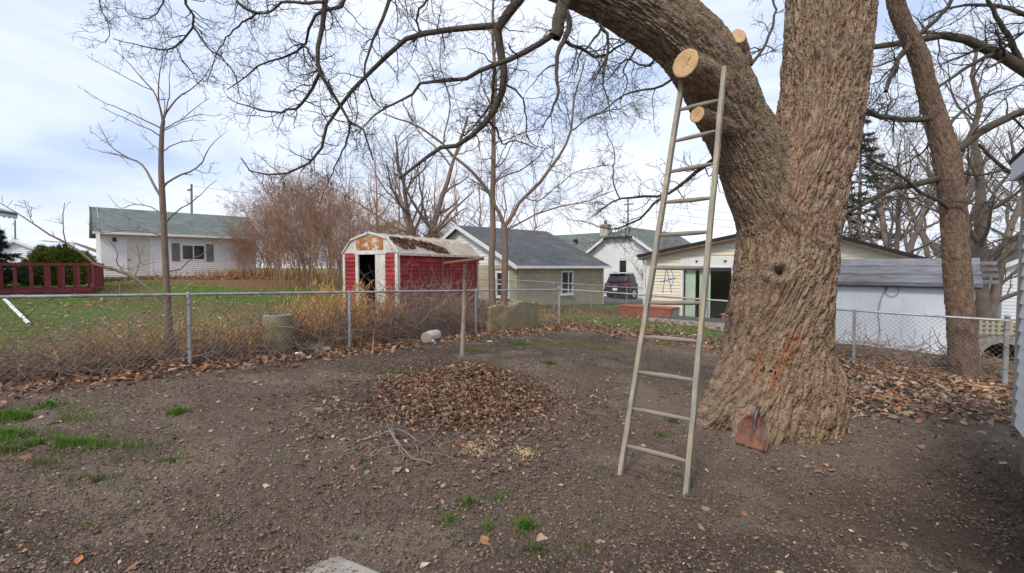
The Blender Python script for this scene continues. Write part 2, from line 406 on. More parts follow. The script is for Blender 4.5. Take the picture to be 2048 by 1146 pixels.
M['rustarm'] = mat('rusty_pipe', (.30, .14, .075), (.2, .09, .05), 12, .85, .3)
M['shedred'] = mat('faded_red_metal', (.33, .037, .042), (.235, .026, .033), 3, .65, .1, 30, rand=.12, c3=(.42, .065, .055), s3=1.6, spec=.15)
M['shedwhite'] = mat('dirty_white_metal', (.68, .66, .62), (.5, .47, .42), 4, .6, .1, c3=(.42, .25, .13), s3=3, p3=(.56, .68))
M['rustpanel'] = mat('rust_eaten_panel', (.30, .10, .045), (.46, .24, .10), 4, .9, .3, 30, c3=(.66, .56, .44), s3=3.2, p3=(.50, .58))
M['shedroof'] = mat('dirty_cream_roof_metal', (.50, .44, .36), (.38, .32, .25), 3, .6, .1, rand=.08, c3=(.34, .22, .13), s3=2.5)
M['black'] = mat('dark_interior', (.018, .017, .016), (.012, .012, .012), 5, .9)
M['block'] = mat('tan_painted_block', (.47, .42, .31), (.41, .36, .26), 8, .9, .4, 60, rand=.07)
M['mortar'] = mat('mortar', (.40, .36, .27), (.35, .31, .23), 8, .95)
M['whitepaint'] = mat('white_paint', (.78, .78, .76), (.68, .68, .66), 5, .55, rand=.03)
M['doorpaint'] = mat('cream_door_paint', (.66, .62, .55), (.6, .56, .49), 3, .6)
M['whitesiding'] = mat('white_vinyl', (.78, .77, .74), (.70, .69, .66), 2, .5, rand=.02)
M['yellow'] = mat('cream_yellow_vinyl', (.78, .72, .55), (.72, .66, .50), 2, .5, rand=.025)
M['grey_siding'] = mat('grey_vinyl', (.84, .85, .865), (.77, .78, .80), 2, .5, rand=.03)
M['trimgrey'] = mat('grey_trim', (.40, .38, .34), (.34, .32, .28), 4, .6)
M['concrete'] = mat('grey_concrete', (.34, .31, .27), (.25, .225, .195), 6, .95, .5, 60, c3=(.2, .18, .15), s3=3)
M['oldconc'] = mat('mossy_concrete', (.36, .29, .185), (.26, .205, .12), 4, .95, .5, 40, c3=(.20, .19, .06), s3=2.2, p3=(.45, .62))
M['found'] = mat('foundation_block', (.24, .23, .19), (.18, .17, .14), 5, .95, .4)
M['roofblack'] = mat_shingle('charcoal_shingle', (.125, .13, .135), (.088, .092, .097), (.16, .16, .155))
M['roofgreen'] = mat_shingle('grey_green_shingle', (.185, .215, .19), (.135, .16, .145), (.21, .23, .20))
M['fascia'] = mat('brown_fascia', (.2, .13, .09), (.13, .085, .06), 5, .85)
M['darkgreen'] = mat('dark_green_trim', (.03, .12, .08), (.02, .08, .05), 5, .5)
M['awning'] = mat('awning_cloth', (.62, .63, .58), (.5, .52, .48), 4, .8)
M['redwood'] = mat('red_painted_wood', (.26, .045, .05), (.17, .03, .035), 6, .6, .2, rand=.1)
M['brick'] = mat('red_brick', (.40, .125, .085), (.28, .085, .06), 12, .9, .4, rand=.15)
M['curtain'] = mat('pale_green_curtain', (.62, .72, .58), (.54, .64, .51), 4, .9)
M['darkglass'] = mat('dark_window_glass', (.03, .034, .038), (.022, .025, .028), 1, .06, spec=.6)
M['glass'] = mat_glass('clear_glass')
M['asphalt'] = mat('grey_asphalt', (.11, .11, .115), (.085, .085, .09), 30, .95, .3)
M['spray'] = mat('blue_spray_paint', (.10, .14, .45), (.13, .17, .48), 20, .6)
M['sprayyellow'] = mat('yellow_spray_paint', (.7, .5, .05), (.6, .42, .05), 20, .6)
M['plywood'] = mat('grey_plywood', (.46, .35, .26), (.36, .27, .20), 6, .9)
M['plankgrey'] = mat('weathered_grey_plank', (.25, .255, .28), (.15, .15, .155), 5, .85, .4, 30, (.5, .5, 4), rand=.12, c3=(.20, .12, .085), s3=2.0, p3=(.57, .68))
M['shedblue'] = mat('pale_blue_white_metal', (.76, .79, .84), (.70, .73, .78), 3, .5, rand=.03)
M['cardark'] = mat('dark_maroon_car_paint', (.042, .022, .032), (.038, .02, .029), 3, .25, spec=.6)
M['plastic'] = mat('black_plastic', (.025, .025, .027), (.02, .02, .02), 8, .6)
M['tyre'] = mat('tyre_rubber', (.02, .02, .02), (.03, .03, .03), 20, .9)
M['silver'] = mat('silver_trim', (.55, .55, .57), (.5, .5, .52), 8, .3, metal=.7)
M['taillight'] = mat('red_tail_light', (.42, .02, .03), (.3, .015, .02), 8, .2, spec=.6)
M['chimney'] = mat('cream_brick', (.52, .44, .34), (.44, .36, .28), 10, .9)
M['pole'] = mat('utility_pole_wood', (.26, .235, .22), (.2, .18, .17), 4, .95)
M['leaf'] = mat_attr('fallen_leaf', .8, .15, .15)
M['grass'] = mat_attr('grass_blade', .7, .2, .3)
M['needle'] = mat_attr('evergreen_needle', .8, .15, .1)
M['straw'] = mat_attr('dry_weed', .85, .1, .25)
M['bramble'] = mat('bramble_stem', (.30, .205, .16), (.17, .115, .09), 5, .95, coord='gc')
M['log'] = mat('white_birch_log', (.60, .57, .52), (.42, .37, .31), 8, .9, .3)
M['whiteplastic'] = mat('white_plastic', (.82, .82, .8), (.75, .75, .73), 8, .5)
M['rawboard'] = mat('raw_board', (.52, .34, .16), (.42, .26, .12), 7, .85)

# ------------------------------------------------------------------ ground
GA = np.array([.671, .741]); GB = np.array([.741, -.671])       # the street grid: fences and houses follow these two directions
F0 = np.array([-4.70, 6.74]); FC = np.array([1.37, 13.56])     # left post, far corner of the yard fence
def side_of_fence(X, Y):     # >0: beyond run 1 or run 2
    d1 = (X - FC[0]) * -GA[1] + (Y - FC[1]) * GA[0]
    d2 = (X - FC[0]) * GA[0] + (Y - FC[1]) * GA[1]
    return np.maximum(d1, d2)

def make_ground():
    ys = [-40, -15, -5, 0, 1.2, 1.9]
    y = 2.2
    while y < 10.5: ys.append(y); y += max(.012, .0062 * y)
    while y < 400: ys.append(y); y += .05 + .035 * (y - 9)
    xs = []; x = 0.0
    while x < 4.3: xs.append(x); x += .0195
    while x < 10: xs.append(x); x += .0195 + .025 * (x - 4.3)
    while x < 400: xs.append(x); x += .15 + .08 * (x - 9)
    xs = np.array([-q for q in xs[:0:-1]] + xs); ys = np.array(ys)
    X, Y = np.meshgrid(xs, ys); nx, ny = len(xs), len(ys)
    X = X.ravel(); Y = Y.ravel(); Z = H(X, Y)
    near = (Y > 1.9) & (Y < 11) & (np.abs(X) < 11)
    p = np.stack([X, Y, np.zeros_like(X)], 1)[near]
    yard = sstep(.3, -.2, side_of_fence(p[:, 0], p[:, 1]))
    F1, F2, I = voro(p * np.array([26, 26, 1]) + .6 * (fbm(p * 18, 2, 5) - .5)[:, None], 3)
    g1, g2, I2 = voro(p * 52, 9)
    patch = fbm(p * 1.1, 3, 44)
    loose = sstep(.38, .6, patch + .15 * sstep(4, 2.5, p[:, 1]))
    rt = np.hypot(p[:, 0] - TREE_XY[0], p[:, 1] - TREE_XY[1])
    loose = loose * sstep(.7, 1.7, rt)
    clod = (1 - F1) ** 2 * (I > .35) * I
    clod2 = (1 - g1) ** 2 * I2
    dz = .030 * (fbm(p * 2.2, 3, 1) - .5) + (.042 * clod + .022 * clod2) * (.4 + .6 * loose) + .022 * (fbm(p * 17, 3, 2) - .5)
    Z[near] += dz * (.25 + .75 * yard)
    quads = None
    i = np.arange(ny - 1)[:, None] * nx; j = np.arange(nx - 1)[None, :]
    quads = np.stack([i + j, i + j + 1, i + nx + j + 1, i + nx + j], -1).reshape(-1, 4)
    # zones: colour of what the ground is made of
    q = np.stack([X, Y, np.zeros_like(X)], 1)
    nz = fbm(q * .55, 4, 21); nz2 = fbm(q * 2.3, 4, 23)
    sf = side_of_fence(X, Y)
    out = sstep(-.1, .5, sf + .5 * (nz2 - .5))
    soil = np.array([.170, .127, .097]); dry = np.array([.26, .20, .152]); dark = np.array([.108, .081, .063])
    moss = np.array([.115, .125, .03]); lawn = np.array([.115, .165, .036]); leafy = np.array([.21, .125, .07])
    c = soil[None] * np.ones((len(X), 1))
    def mixc(c, k, f): return c * (1 - f[:, None]) + k[None] * f[:, None]
    c = mixc(c, dark, sstep(.45, .62, nz) * .8)
    c = mixc(c, dry, sstep(.52, .70, nz2) * .55)
    rtt = np.hypot(X - TREE_XY[0], Y - TREE_XY[1])
    c = mixc(c, dry, sstep(1.6, .7, rtt + .8 * (nz2 - .5)) * .75)
    c = mixc(c, moss, sstep(.58, .70, fbm(q * .9 + 9, 4, 31)) * sstep(6.0, 8.5, Y) * .6)
    c = mixc(c, lawn, out)
    c = mixc(c, leafy, out * sstep(.44, .62, fbm(q * .35 + 3, 4, 37)) * .8)
    # leaf strip in front of the garage
    c = mixc(c, leafy, sstep(19, 21, Y) * sstep(-9, -11, X) * sstep(40, 33, Y))
    zc = np.concatenate([c, np.ones((len(X), 1))], 1)
    me = np_mesh('ground', np.stack([X, Y, Z], 1), quads, attrs={'zone': zc}, smooth=False)
    m = bpy.data.materials.new('soil_and_lawn'); m.use_nodes = True; t = m.node_tree; b = t.nodes['Principled BSDF']; nn = t.nodes.new; lk = t.links.new
    a = nn('ShaderNodeAttribute'); a.attribute_name = 'zone'; tcn = nn('ShaderNodeTexCoord')
    n1 = nn('ShaderNodeTexNoise'); n1.inputs['Scale'].default_value = 70; n1.inputs['Detail'].default_value = 7; n1.inputs['Roughness'].default_value = .75; lk(tcn.outputs['Object'], n1.inputs['Vector'])
    mr = nn('ShaderNodeMapRange'); mr.inputs['From Min'].default_value = .3; mr.inputs['From Max'].default_value = .7; mr.inputs['To Min'].default_value = .3; mr.inputs['To Max'].default_value = 1.85; lk(n1.outputs[0], mr.inputs['Value'])
    hs = nn('ShaderNodeHueSaturation'); lk(mr.outputs[0], hs.inputs['Value']); lk(a.outputs['Color'], hs.inputs['Color']); lk(hs.outputs[0], b.inputs['Base Color'])
    b.inputs['Roughness'].default_value = 1; b.inputs['Specular IOR Level'].default_value = .08
    n2 = nn('ShaderNodeTexNoise'); n2.inputs['Scale'].default_value = 130; n2.inputs['Detail'].default_value = 4; lk(tcn.outputs['Object'], n2.inputs['Vector'])
    bp = nn('ShaderNodeBump'); bp.inputs['Strength'].default_value = 1.0; bp.inputs['Distance'].default_value = .03; lk(n2.outputs[0], bp.inputs['Height']); lk(bp.outputs[0], b.inputs['Normal'])
    tag(put('ground', me, m), 'bare brown soil yard running into leaf-strewn lawns', kind='structure')
make_ground()

# ------------------------------------------------------------------ building helpers
def roof_plane(name, A, B, C, D, mt, parent, t=.06):
    """A-B along the eave, D-C along the ridge above it; a slab with shingle coordinates"""
    A, B, C, D = (np.array(p, dtype=float) for p in (A, B, C, D))
    nn_ = nrm(np.cross(B - A, D - A)); nn_ = nn_ if nn_[2] > 0 else -nn_
    e = nrm(B - A); up = nrm(np.cross(nn_, e)); up = up if up[2] > 0 else -up
    V = [A, B, C, D] + [p - nn_ * t for p in (A, B, C, D)]
    uv = np.array([[(p - A) @ e, (p - A) @ up, 0] for p in V])
    Q = [(0, 1, 2, 3), (4, 7, 6, 5), (0, 4, 5, 1), (1, 5, 6, 2), (2, 6, 7, 3), (3, 7, 4, 0)]
    return put(name, np_mesh(name, np.array(V), np.array(Q), attrs={'ruv': uv}), mt, parent)

def siding(fr, span, w0, w1, expo, mt, parent, openings=(), joined=None, t0=.026, name='siding_board'):
    """lap boards; span(w) -> (u0,u1); openings (u0,u1,w0,w1). joined: one mesh of that name instead of single boards"""
    mb = MB() if joined else None
    w = w0
    cache = {}
    while w < w1 - .01:
        wt = min(w + expo, w1); a0, a1 = span(w); b0, b1 = span(wt)
        if a1 - a0 < .05: break
        cuts = sorted([(o[0], o[1]) for o in openings if o[2] < wt - .02 and o[3] > w + .02])
        segs = []; s = a0
        for c0, c1 in cuts:
            if c0 > s: segs.append((s, min(c0, a1)))
            s = max(s, c1)
        if s < a1: segs.append((s, a1))
        for (s0, s1) in segs:
            if s1 - s0 < .02: continue
            ua = b0 if s0 == a0 else s0; ub = b1 if s1 == a1 else s1
            if ub < ua: ua = ub = (ua + ub) / 2
            if joined: mb.lap(fr, s0, s1, w, wt + .004, t0, .002, ua, ub)
            else: MB().lap(fr, s0, s1, w, wt + .004, t0, .002, ua, ub).build(name, mt, parent)
        w += expo
    if joined: mb.build(joined, mt, parent)

def window(fr, u0, u1, w0, w1, parent, frame_m, pane_m, proud=.03, mull=None, hbar=None, fw=.07, sill=False, name='window'):
    """a frame of four bars as a part, its pane a sub-part"""
    mb = MB()
    mb.box(fr, u0 - fw, u0, -.02, proud, w0 - fw, w1 + fw).box(fr, u1, u1 + fw, -.02, proud, w0 - fw, w1 + fw)
    mb.box(fr, u0, u1, -.02, proud - .003, w1, w1 + fw).box(fr, u0, u1, -.02, proud - .003, w0 - fw, w0)
    if mull: mb.box(fr, mull - .025, mull + .025, -.02, proud - .006, w0, w1)
    if hbar: mb.box(fr, u0, u1, -.02, proud - .008, hbar - .02, hbar + .02)
    o = mb.build(name, frame_m, parent)
    MB().box(fr, u0, u1, -.012, .006, w0, w1).build('pane', pane_m, o)
    if sill: MB().box(fr, u0 - fw * 1.4, u1 + fw * 1.4, -.02, proud + .05, w0 - fw - .04, w0 - fw - .002).build('sill', frame_m, o)
    return o

# ------------------------------------------------------------------ white garage, left
def garage():
    zb = 1.08; A = np.array([-20.9, 22.8]) + GA * .6; fr = Fr((A[0], A[1], zb), (.728, .686)); Ln, Wd, He = 7.0, 6.2, 2.38
    t = thing('white_garage', 'long white lap-sided garage with grey-green shingle roof behind the lawn', 'garage', (A[0], A[1], zb))
    MB().box(fr, .02, Ln - .02, -Wd + .02, -.02, -.6, He).build('wall_core', M['whitesiding'], t)
    op = [(1.0, 1.95, -.1, 2.06), (3.35, 4.35, 1.0, 1.75)]
    siding(fr, lambda w: (0, Ln), -.3, He, .115, M['whitesiding'], t, op, joined='front_siding')
    fl = Fr(fr.pt(0, -Wd, 0), -fr.v)          # left gable end, seen edge on
    fl = Fr(fr.pt(0, 0, 0), (-fr.v[0], -fr.v[1])); fl.v = -fr.u
    siding(fl, lambda w: (0, Wd) if w < He else ((w - He) / 1.55 * Wd / 2, Wd - (w - He) / 1.55 * Wd / 2), -.3, He + 1.5, .115, M['whitesiding'], t, joined='gable_siding')
    d = MB().box(fr, 1.0, 1.95, -.02, .012, -.02, 2.06).build('door', M['doorpaint'], t)
    MB().box(fr, .92, 1.0, -.02, .035, -.02, 2.14).box(fr, 1.95, 2.03, -.02, .035, -.02, 2.14).box(fr, 1.0, 1.95, -.02, .032, 2.06, 2.14).build('door_frame', M['whitepaint'], d)
    MB().tube([fr.pt(1.08, .01, .95), fr.pt(1.08, .08, .95)], .035, 10).build('door_knob', M['plastic'], d)
    wn = window(fr, 3.35, 4.35, 1.0, 1.75, t, M['whitepaint'], M['darkglass'], .04, mull=3.85)
    for k, u in enumerate((2.87, 4.45)):
        s = MB().box(fr, u, u + .36, .012, .035, .88, 1.86)
        for j in range(12): s.box(fr, u + .04, u + .32, .035, .045, .93 + j * .075, .975 + j * .075)
        s.build('shutter', M['found'], t)
    MB().box(fr, .45, .58, .01, .10, 2.0, 2.06).tube([fr.pt(.52, .12, 2.02), fr.pt(.52, .12, 1.86)], [.05, .09], 10).build('wall_lamp', M['plastic'], t)
    ov = .32; rise = 1.45
    E0, E1 = fr.pt(-.3, ov, He - .05), fr.pt(Ln + .3, ov, He - .05); R0, R1 = fr.pt(-.3, -Wd / 2, He + rise), fr.pt(Ln + .3, -Wd / 2, He + rise)
    B0, B1 = fr.pt(-.3, -Wd - ov, He - .05), fr.pt(Ln + .3, -Wd - ov, He - .05)
    rf = roof_plane('roof', E0, E1, R1, R0, M['roofgreen'], t)
    roof_plane('rear_roof', B1, B0, R0, R1, M['roofgreen'], t)
    MB().box(fr, -.3, Ln + .3, ov - .02, ov + .09, He - .18, He - .06).build('gutter', M['whitepaint'], t)
    MB().box(fr, -.3, Ln + .3, -.0, ov - .02, He - .17, He - .15).build('soffit', M['whitepaint'], t)
    up = nrm(R0 - E0); MB().beam(E0 - fr.u * .012, R0 - fr.u * .012, fr.u * .01, np.array([0, 0, .07])).build('rake_trim', M['darkgreen'], t)
garage()

# ------------------------------------------------------------------ tan block outbuilding
def block_house():
    zb = -.28; d = np.array([.77, .64]); fr = Fr((.24, 20.0, zb), d); Ln, Wd, He = 5.7, 8.7, 2.05
    t = thing('block_outbuilding', 'low tan concrete-block outbuilding with dark shingle roof behind the red shed', 'outbuilding', (.24, 20.0, zb))
    MB().box(fr, .012, Ln - .012, -Wd + .012, -.012, -.4, He).build('wall_core', M['mortar'], t)
    bw, bh, g = .406, .203, .012
    shared = {}
    def blocks(f, span, top, op):
        r = 0; w = 0.
        while w < top - .02:
            a0, a1 = span(w + bh); u = a0 - (bw / 2 if r % 2 else 0)
            while u < a1 - .02:
                s, e = max(u, a0), min(u + bw, a1)
                pieces = [(s, e)]
                for o in op:
                    if o[2] < w + bh - .03 and o[3] > w + .03:
                        q = []
                        for (x, y) in pieces:
                            if y <= o[0] or x >= o[1]: q.append((x, y))
                            else:
                                if x < o[0]: q.append((x, o[0]))
                                if y > o[1]: q.append((o[1], y))
                        pieces = q
                for (x, y) in pieces:
                    if y - x < .05: continue
                    key = (id(f), round(y - x, 3))
                    if key not in shared:
                        f0 = Fr((0, 0, 0), f.u[:2])
                        mb = MB().box(f0, g / 2, y - x - g / 2, -.035, .004 , g / 2, bh - g / 2)
                        shared[key] = np_mesh('block', np.array(mb.V), np.array(mb.Q)); shared[key].materials.append(M['block'])
                    o = bpy.data.objects.new('block', shared[key]); COL.objects.link(o)
                    o.parent = t; o.location = tuple(f.pt(x, random.uniform(-.003, .003), w) - np.array(t.location))
                u += bw
            w += bh; r += 1
    op = [(2.62, 3.46, .62, 1.75)]
    blocks(fr, lambda w: (0, Ln), He - .1, op)
    window(fr, 2.70, 3.38, .70, 1.67, t, M['whitepaint'], M['darkglass'], .05, mull=3.14, hbar=1.15, fw=.08, sill=True)
    # gable end on the left: blocks below, white boards above
    fl = Fr(fr.pt(0, 0, 0), (-fr.v[0], -fr.v[1])); fl.v = -fr.u
    blocks(fl, lambda w: (0, Wd), He - .1, [(.5, 1.5, .55, 1.75)])
    window(fl, .6, 1.4, .65, 1.65, t, M['whitepaint'], M['darkglass'], .05, hbar=1.15, fw=.09, sill=True)
    rise = 1.95
    siding(fl, lambda w: (max(0, (w - He) / rise * Wd / 2), Wd - max(0, (w - He) / rise * Wd / 2)), He - .1, He + rise, .16, M['whitepaint'], t, name='gable_board')
    ov = .28
    E0, E1 = fr.pt(-.3, ov, He - .06), fr.pt(Ln + .25, ov, He - .06); R0, R1 = fr.pt(-.3, -Wd / 2, He + rise), fr.pt(Ln + .25, -Wd / 2, He + rise)
    B0, B1 = fr.pt(-.3, -Wd - ov, He - .06), fr.pt(Ln + .25, -Wd - ov, He - .06)
    roof_plane('roof', E0, E1, R1, R0, M['roofblack'], t); roof_plane('rear_roof', B1, B0, R0, R1, M['roofblack'], t)
    MB().box(fr, -.3, Ln + .25, ov - .03, ov + .08, He - .19, He - .07).build('gutter', M['whitepaint'], t)
    MB().box(fr, -.3, Ln + .25, 0, ov - .03, He - .18, He - .16).build('soffit', M['whitepaint'], t)
    dn = np.array([0, 0, .10])
    MB().beam(E0 - fr.u * .02 - dn * .8, R0 - fr.u * .02 - dn * .8, fr.u * .015, np.array([0, 0, .09])).build('rake_board', M['whitepaint'], t)
    MB().beam(B0 - fr.u * .02 - dn * .8, R0 - fr.u * .02 - dn * .8, fr.u * .015, np.array([0, 0, .09])).build('rake_board', M['whitepaint'], t)
    fe = Fr(fr.pt(Ln, 0, 0), (-fr.v[0], -fr.v[1]))
    MB().box(fr, Ln + .02, Ln + .10, -.5, -.02, -.2, He).build('corner_board', M['whitepaint'], t)
    siding(fe, lambda w: (max(0, (w - He) / rise * Wd / 2), Wd - max(0, (w - He) / rise * Wd / 2)), He, He + rise, .16, M['whitepaint'], t, joined='rear_gable')
block_house()

# ------------------------------------------------------------------ white house with green roof, far middle
def white_house():
    zb = -.35; A = P(1175, 535, 33); fr = Fr((A[0], A[1], zb), GB)
    t = thing('white_house', 'white two-part house with grey-green roof and chimney behind the block outbuilding', 'house', (A[0], A[1], zb))
    # gable wing facing the camera: wall along GB
    Ln, He = 5.2, 3.0
    MB().box(fr, .02, Ln - .02, -9, -.02, -.4, He).build('wall_core', M['whitesiding'], t)
    rise = 1.75; rf = .58
    siding(fr, lambda w: (0, Ln) if w < He else ((w - He) / rise * Ln / 2, Ln - (w - He) / rise * Ln / 2), 0, He + rise * rf, .13, M['whitesiding'], t, [(2.5, 3.1, 1.6, 2.5)], joined='front_siding')
    window(fr, 2.55, 3.05, 1.65, 2.45, t, M['whitepaint'], M['darkglass'], .04, fw=.06)
    MB().box(fr, -.15, -.05, .0, .14, 1.9, 2.15).build('wall_lamp', M['plastic'], t)
    ov = .35
    k = He - ov * rise / (Ln / 2)
    for s in (0, 1):
        ue = -ov if s == 0 else Ln + ov
        m_ = 1 - rf; um = Ln / 2 - (Ln / 2) * m_ if s == 0 else Ln / 2 + (Ln / 2) * m_
        E0, E1 = fr.pt(ue, .4, k), fr.pt(ue, -9, k); R0, R1 = fr.pt(um, .4, He + rise * rf), fr.pt(Ln / 2, -1.0, He + rise)
        R2 = fr.pt(Ln / 2, -9, He + rise)
        roof_plane('roof', E1, E0, R0, fr.pt(um, -9, He + rise * rf), M['roofgreen'], t)
        roof_plane('upper_roof', fr.pt(um, -9, He + rise * rf), R0, R1, R2, M['roofgreen'], t)
        MB().beam(fr.pt(ue, .41, k - .1), fr.pt(um, .41, He + rise * rf - .1), fr.v * .015, np.array([0, 0, .1])).build('rake_board', M['whitepaint'], t)
    roof_plane('hip_roof', fr.pt(Ln / 2 - Ln / 2 * (1 - rf), .4, He + rise * rf), fr.pt(Ln / 2 + Ln / 2 * (1 - rf), .4, He + rise * rf), fr.pt(Ln / 2 + .01, -1, He + rise), fr.pt(Ln / 2 - .01, -1, He + rise), M['roofgreen'], t)
    # side wing going left: its roof slopes towards the camera
    Wl = 8.2; he2 = 2.6; rise2 = 2.1; dp = 5.6
    MB().box(fr, -Wl + .02, -.01, -dp - 1, -1.0, -.4, he2).build('wing_core', M['whitesiding'], t)
    fw_ = Fr(fr.pt(-Wl, -1.0, 0), GB)
    siding(fw_, lambda w: (0, Wl - .01), 0, he2, .13, M['whitesiding'], t, joined='wing_siding')
    E0, E1 = fr.pt(-Wl - .3, -.65, he2), fr.pt(-.05, -.65, he2); R0, R1 = fr.pt(-Wl - .3, -1 - dp / 2, he2 + rise2), fr.pt(1.2, -1 - dp / 2, he2 + rise2)
    B0, B1 = fr.pt(-Wl - .3, -1.35 - dp, he2), fr.pt(1.2, -1.35 - dp, he2)
    roof_plane('wing_roof', E0, E1, R1, R0, M['roofgreen'], t); roof_plane('wing_rear_roof', B1, B0, R0, R1, M['roofgreen'], t)
    fg = Fr(fr.pt(-Wl, -1.0, 0), (-fr.v[0], -fr.v[1])); fg.v = -fr.u
    siding(fg, lambda w: (0, dp) if w < he2 else ((w - he2) / rise2 * dp / 2, dp - (w - he2) / rise2 * dp / 2), 0, he2 + rise2, .13, M['whitesiding'], t, joined='wing_gable')
    MB().beam(E0 - fr.u * .02 - [0, 0, .08], R0 - fr.u * .02 - [0, 0, .08], fr.u * .015, np.array([0, 0, .1])).build('rake_board', M['whitepaint'], t)
    MB().box(fr, -Wl - .3, -.05, -.66, -.56, he2 - .15, he2 - .05).build('gutter', M['whitepaint'], t)
    ch = MB().box(fr, -1.1, -.45, -1.2 - dp / 2, -.6 - dp / 2, he2 + rise2 - .4, he2 + rise2 + .55).box(fr, -1.16, -.39, -1.26 - dp / 2, -.54 - dp / 2, he2 + rise2 + .5, he2 + rise2 + .6).build('chimney', M['chimney'], t)
    MB().tube([fr.pt(-.78, -.9 - dp / 2, he2 + rise2 + .6), fr.pt(-.78, -.9 - dp / 2, he2 + rise2 + .9)], .12, 8).build('chimney_pot', M['brick'], ch)
    for u in (-4.6, -2.6):
        p = fr.pt(u, -2.3, he2 + rise2 * .63)
        MB().box(Fr((p[0], p[1], p[2]), GB), -.13, .13, -.13, .13, 0, .24).build('roof_vent', M['plastic'], t)
white_house()

# ------------------------------------------------------------------ cream house with sliding door
YH = Fr((5.55, 18.9, -.46), GB)
def yellow_house():
    fr = YH; W, zl, zp, zr = 8.2, 2.52, 3.42, 2.3
    t = thing('cream_house', 'cream lap-sided house with curtained sliding door and blue graffiti behind the fence', 'house', fr.o)
    def top(u): return zl + (zp - zl) * u / 5.1 if u < 5.1 else zp + (zr - zp) * (u - 5.1) / (W - 5.1)
    def span(w):
        return (max(0, (w - zl) / (zp - zl) * 5.1), min(W, W if w <= zr else 5.1 + (zp - w) / (zp - zr) * (W - 5.1)))
    D0, D1, D2, D3 = 1.42, 3.20, .05, 2.08
    siding(fr, span, 0., zp - .02, .127, M['yellow'], t, [(D0 - .07, D1 + .07, -.1, 2.44)])
    # shell with a real door opening and a dim room
    MB().box(fr, .01, D0 - .05, -.12, -.002, -.3, zr).box(fr, D1 + .05, W - .01, -.12, -.002, -.3, zr).box(fr, D0 - .05, D1 + .05, -.12, -.002, 2.2, zr).build('wall_core', M['yellow'], t)
    MB().prism(fr, [(.01, zr), (W - .01, zr), (5.1, zp - .03), (.2, zl - .02)], -.12, -.003).build('gable_core', M['yellow'], t)
    fs = Fr(fr.pt(0, 0, 0), (-fr.v[0], -fr.v[1])); fs.v = -fr.u
    siding(fs, lambda w: (0, 9), 0, zl, .127, M['yellow'], t, joined='side_siding')
    MB().box(fr, .0, W, -9, -8.9, -.3, zr).box(fr, .005, .1, -9, -.121, -.3, zl - .05).box(fr, W - .1, W, -9, -.121, -.3, zr - .1).box(fr, 0, W, -9, -.121, -.3, -.0).build('room_shell', M['found'], t)
    MB().box(fr, .1, W - .1, -3.6, -3.5, 0.01, zr).build('room_wall', M['mortar'], t)
    # header panel, frame, glass, curtains
    MB().box(fr, D0 - .10, D1 + .10, -.01, .035, D3 + .07, 2.46).build('header_panel', M['whitepaint'], t)
    dr = MB().box(fr, D0 - .07, D0, -.10, .05, D2 - .09, D3 + .07).box(fr, D1, D1 + .07, -.10, .05, D2 - .09, D3 + .07).box(fr, D0, D1, -.10, .047, D3, D3 + .07).box(fr, D0, D1, -.10, .06, D2 - .09, D2).box(fr, 2.25, 2.33, -.09, .03, D2, D3).build('sliding_door', M['whitepaint'], t)
    for a, b in ((D0, 2.25), (2.33, D1)): MB().box(fr, a, b, -.05, -.044, D2, D3).build('pane', M['glass'], dr)
    def curt(u0, u1, nm):
        V, Q = [], []; n = 40
        for i in range(n + 1):
            u = u0 + (u1 - u0) * i / n; v = -.2 + .035 * math.sin(i * 1.15) + .012 * math.sin(i * 2.9)
            V += [fr.pt(u, v, D2 + .02), fr.pt(u, v, D3)]
        for i in range(n): Q.append((2 * i, 2 * i + 2, 2 * i + 3, 2 * i + 1))
        put(nm, np_mesh(nm, np.array(V), np.array(Q), smooth=True), M['curtain'], dr)
    curt(D0 + .02, D0 + .42, 'curtain'); curt(D0 + .56, D0 + .98, 'curtain')
    for u in (1.95, 2.98):
        MB().box(fr, u - .05, u + .05, .035, .05, 2.30, 2.34).tube([fr.pt(u, .05, 2.32), fr.pt(u, .10, 2.32)], .03, 8).build('hook', M['plastic'], t)
    # rakes and roof
    ov = .35
    for (u0, w0_, u1, w1_) in ((-.35, zl - .06, 5.1, zp), (5.1, zp, W + .3, zr - .1)):
        A, B = fr.pt(u0, ov, w0_ + .08), fr.pt(u1, ov, w1_ + .08); C, D = fr.pt(u1, -9, w1_ + .08), fr.pt(u0, -9, w0_ + .08)
        roof_plane('roof', fr.pt(u0, ov, w0_ + .12), fr.pt(u0, -9, w0_ + .12), fr.pt(u1, -9, w1_ + .12), fr.pt(u1, ov, w1_ + .12), M['roofblack'], t, .05)
        MB().beam(fr.pt(u0, ov - .03, w0_ + .0), fr.pt(u1, ov - .03, w1_ + .0), fr.v * .02, np.array([0, 0, .055])).build('rake_board', M['fascia'], t)
        MB().beam(fr.pt(u0, ov + .01, w0_ + .09), fr.pt(u1, ov + .01, w1_ + .09), fr.v * .012, np.array([0, 0, .045])).build('drip_edge', M['plastic'], t)
    MB().box(fr, -.10, .03, -.02, .03, 0, zl).build('corner_trim', M['whitepaint'], t)
    MB().tube([fr.pt(-.22, .05, zl - .12), fr.pt(-.16, .06, zl - .3), fr.pt(-.15, .06, .25), fr.pt(-.10, .12, .10), fr.pt(.15, .30, .05), fr.pt(.9, .34, .34)], .045, 8).build('downspout', M['whitepaint'], t)
    MB().box(fr, -.42, -.3, -9, ov, zl - .12, zl - .02).build('gutter', M['whitepaint'], t)
    # graffiti: an A in a ring, sprayed flat on the boards
    g = MB()
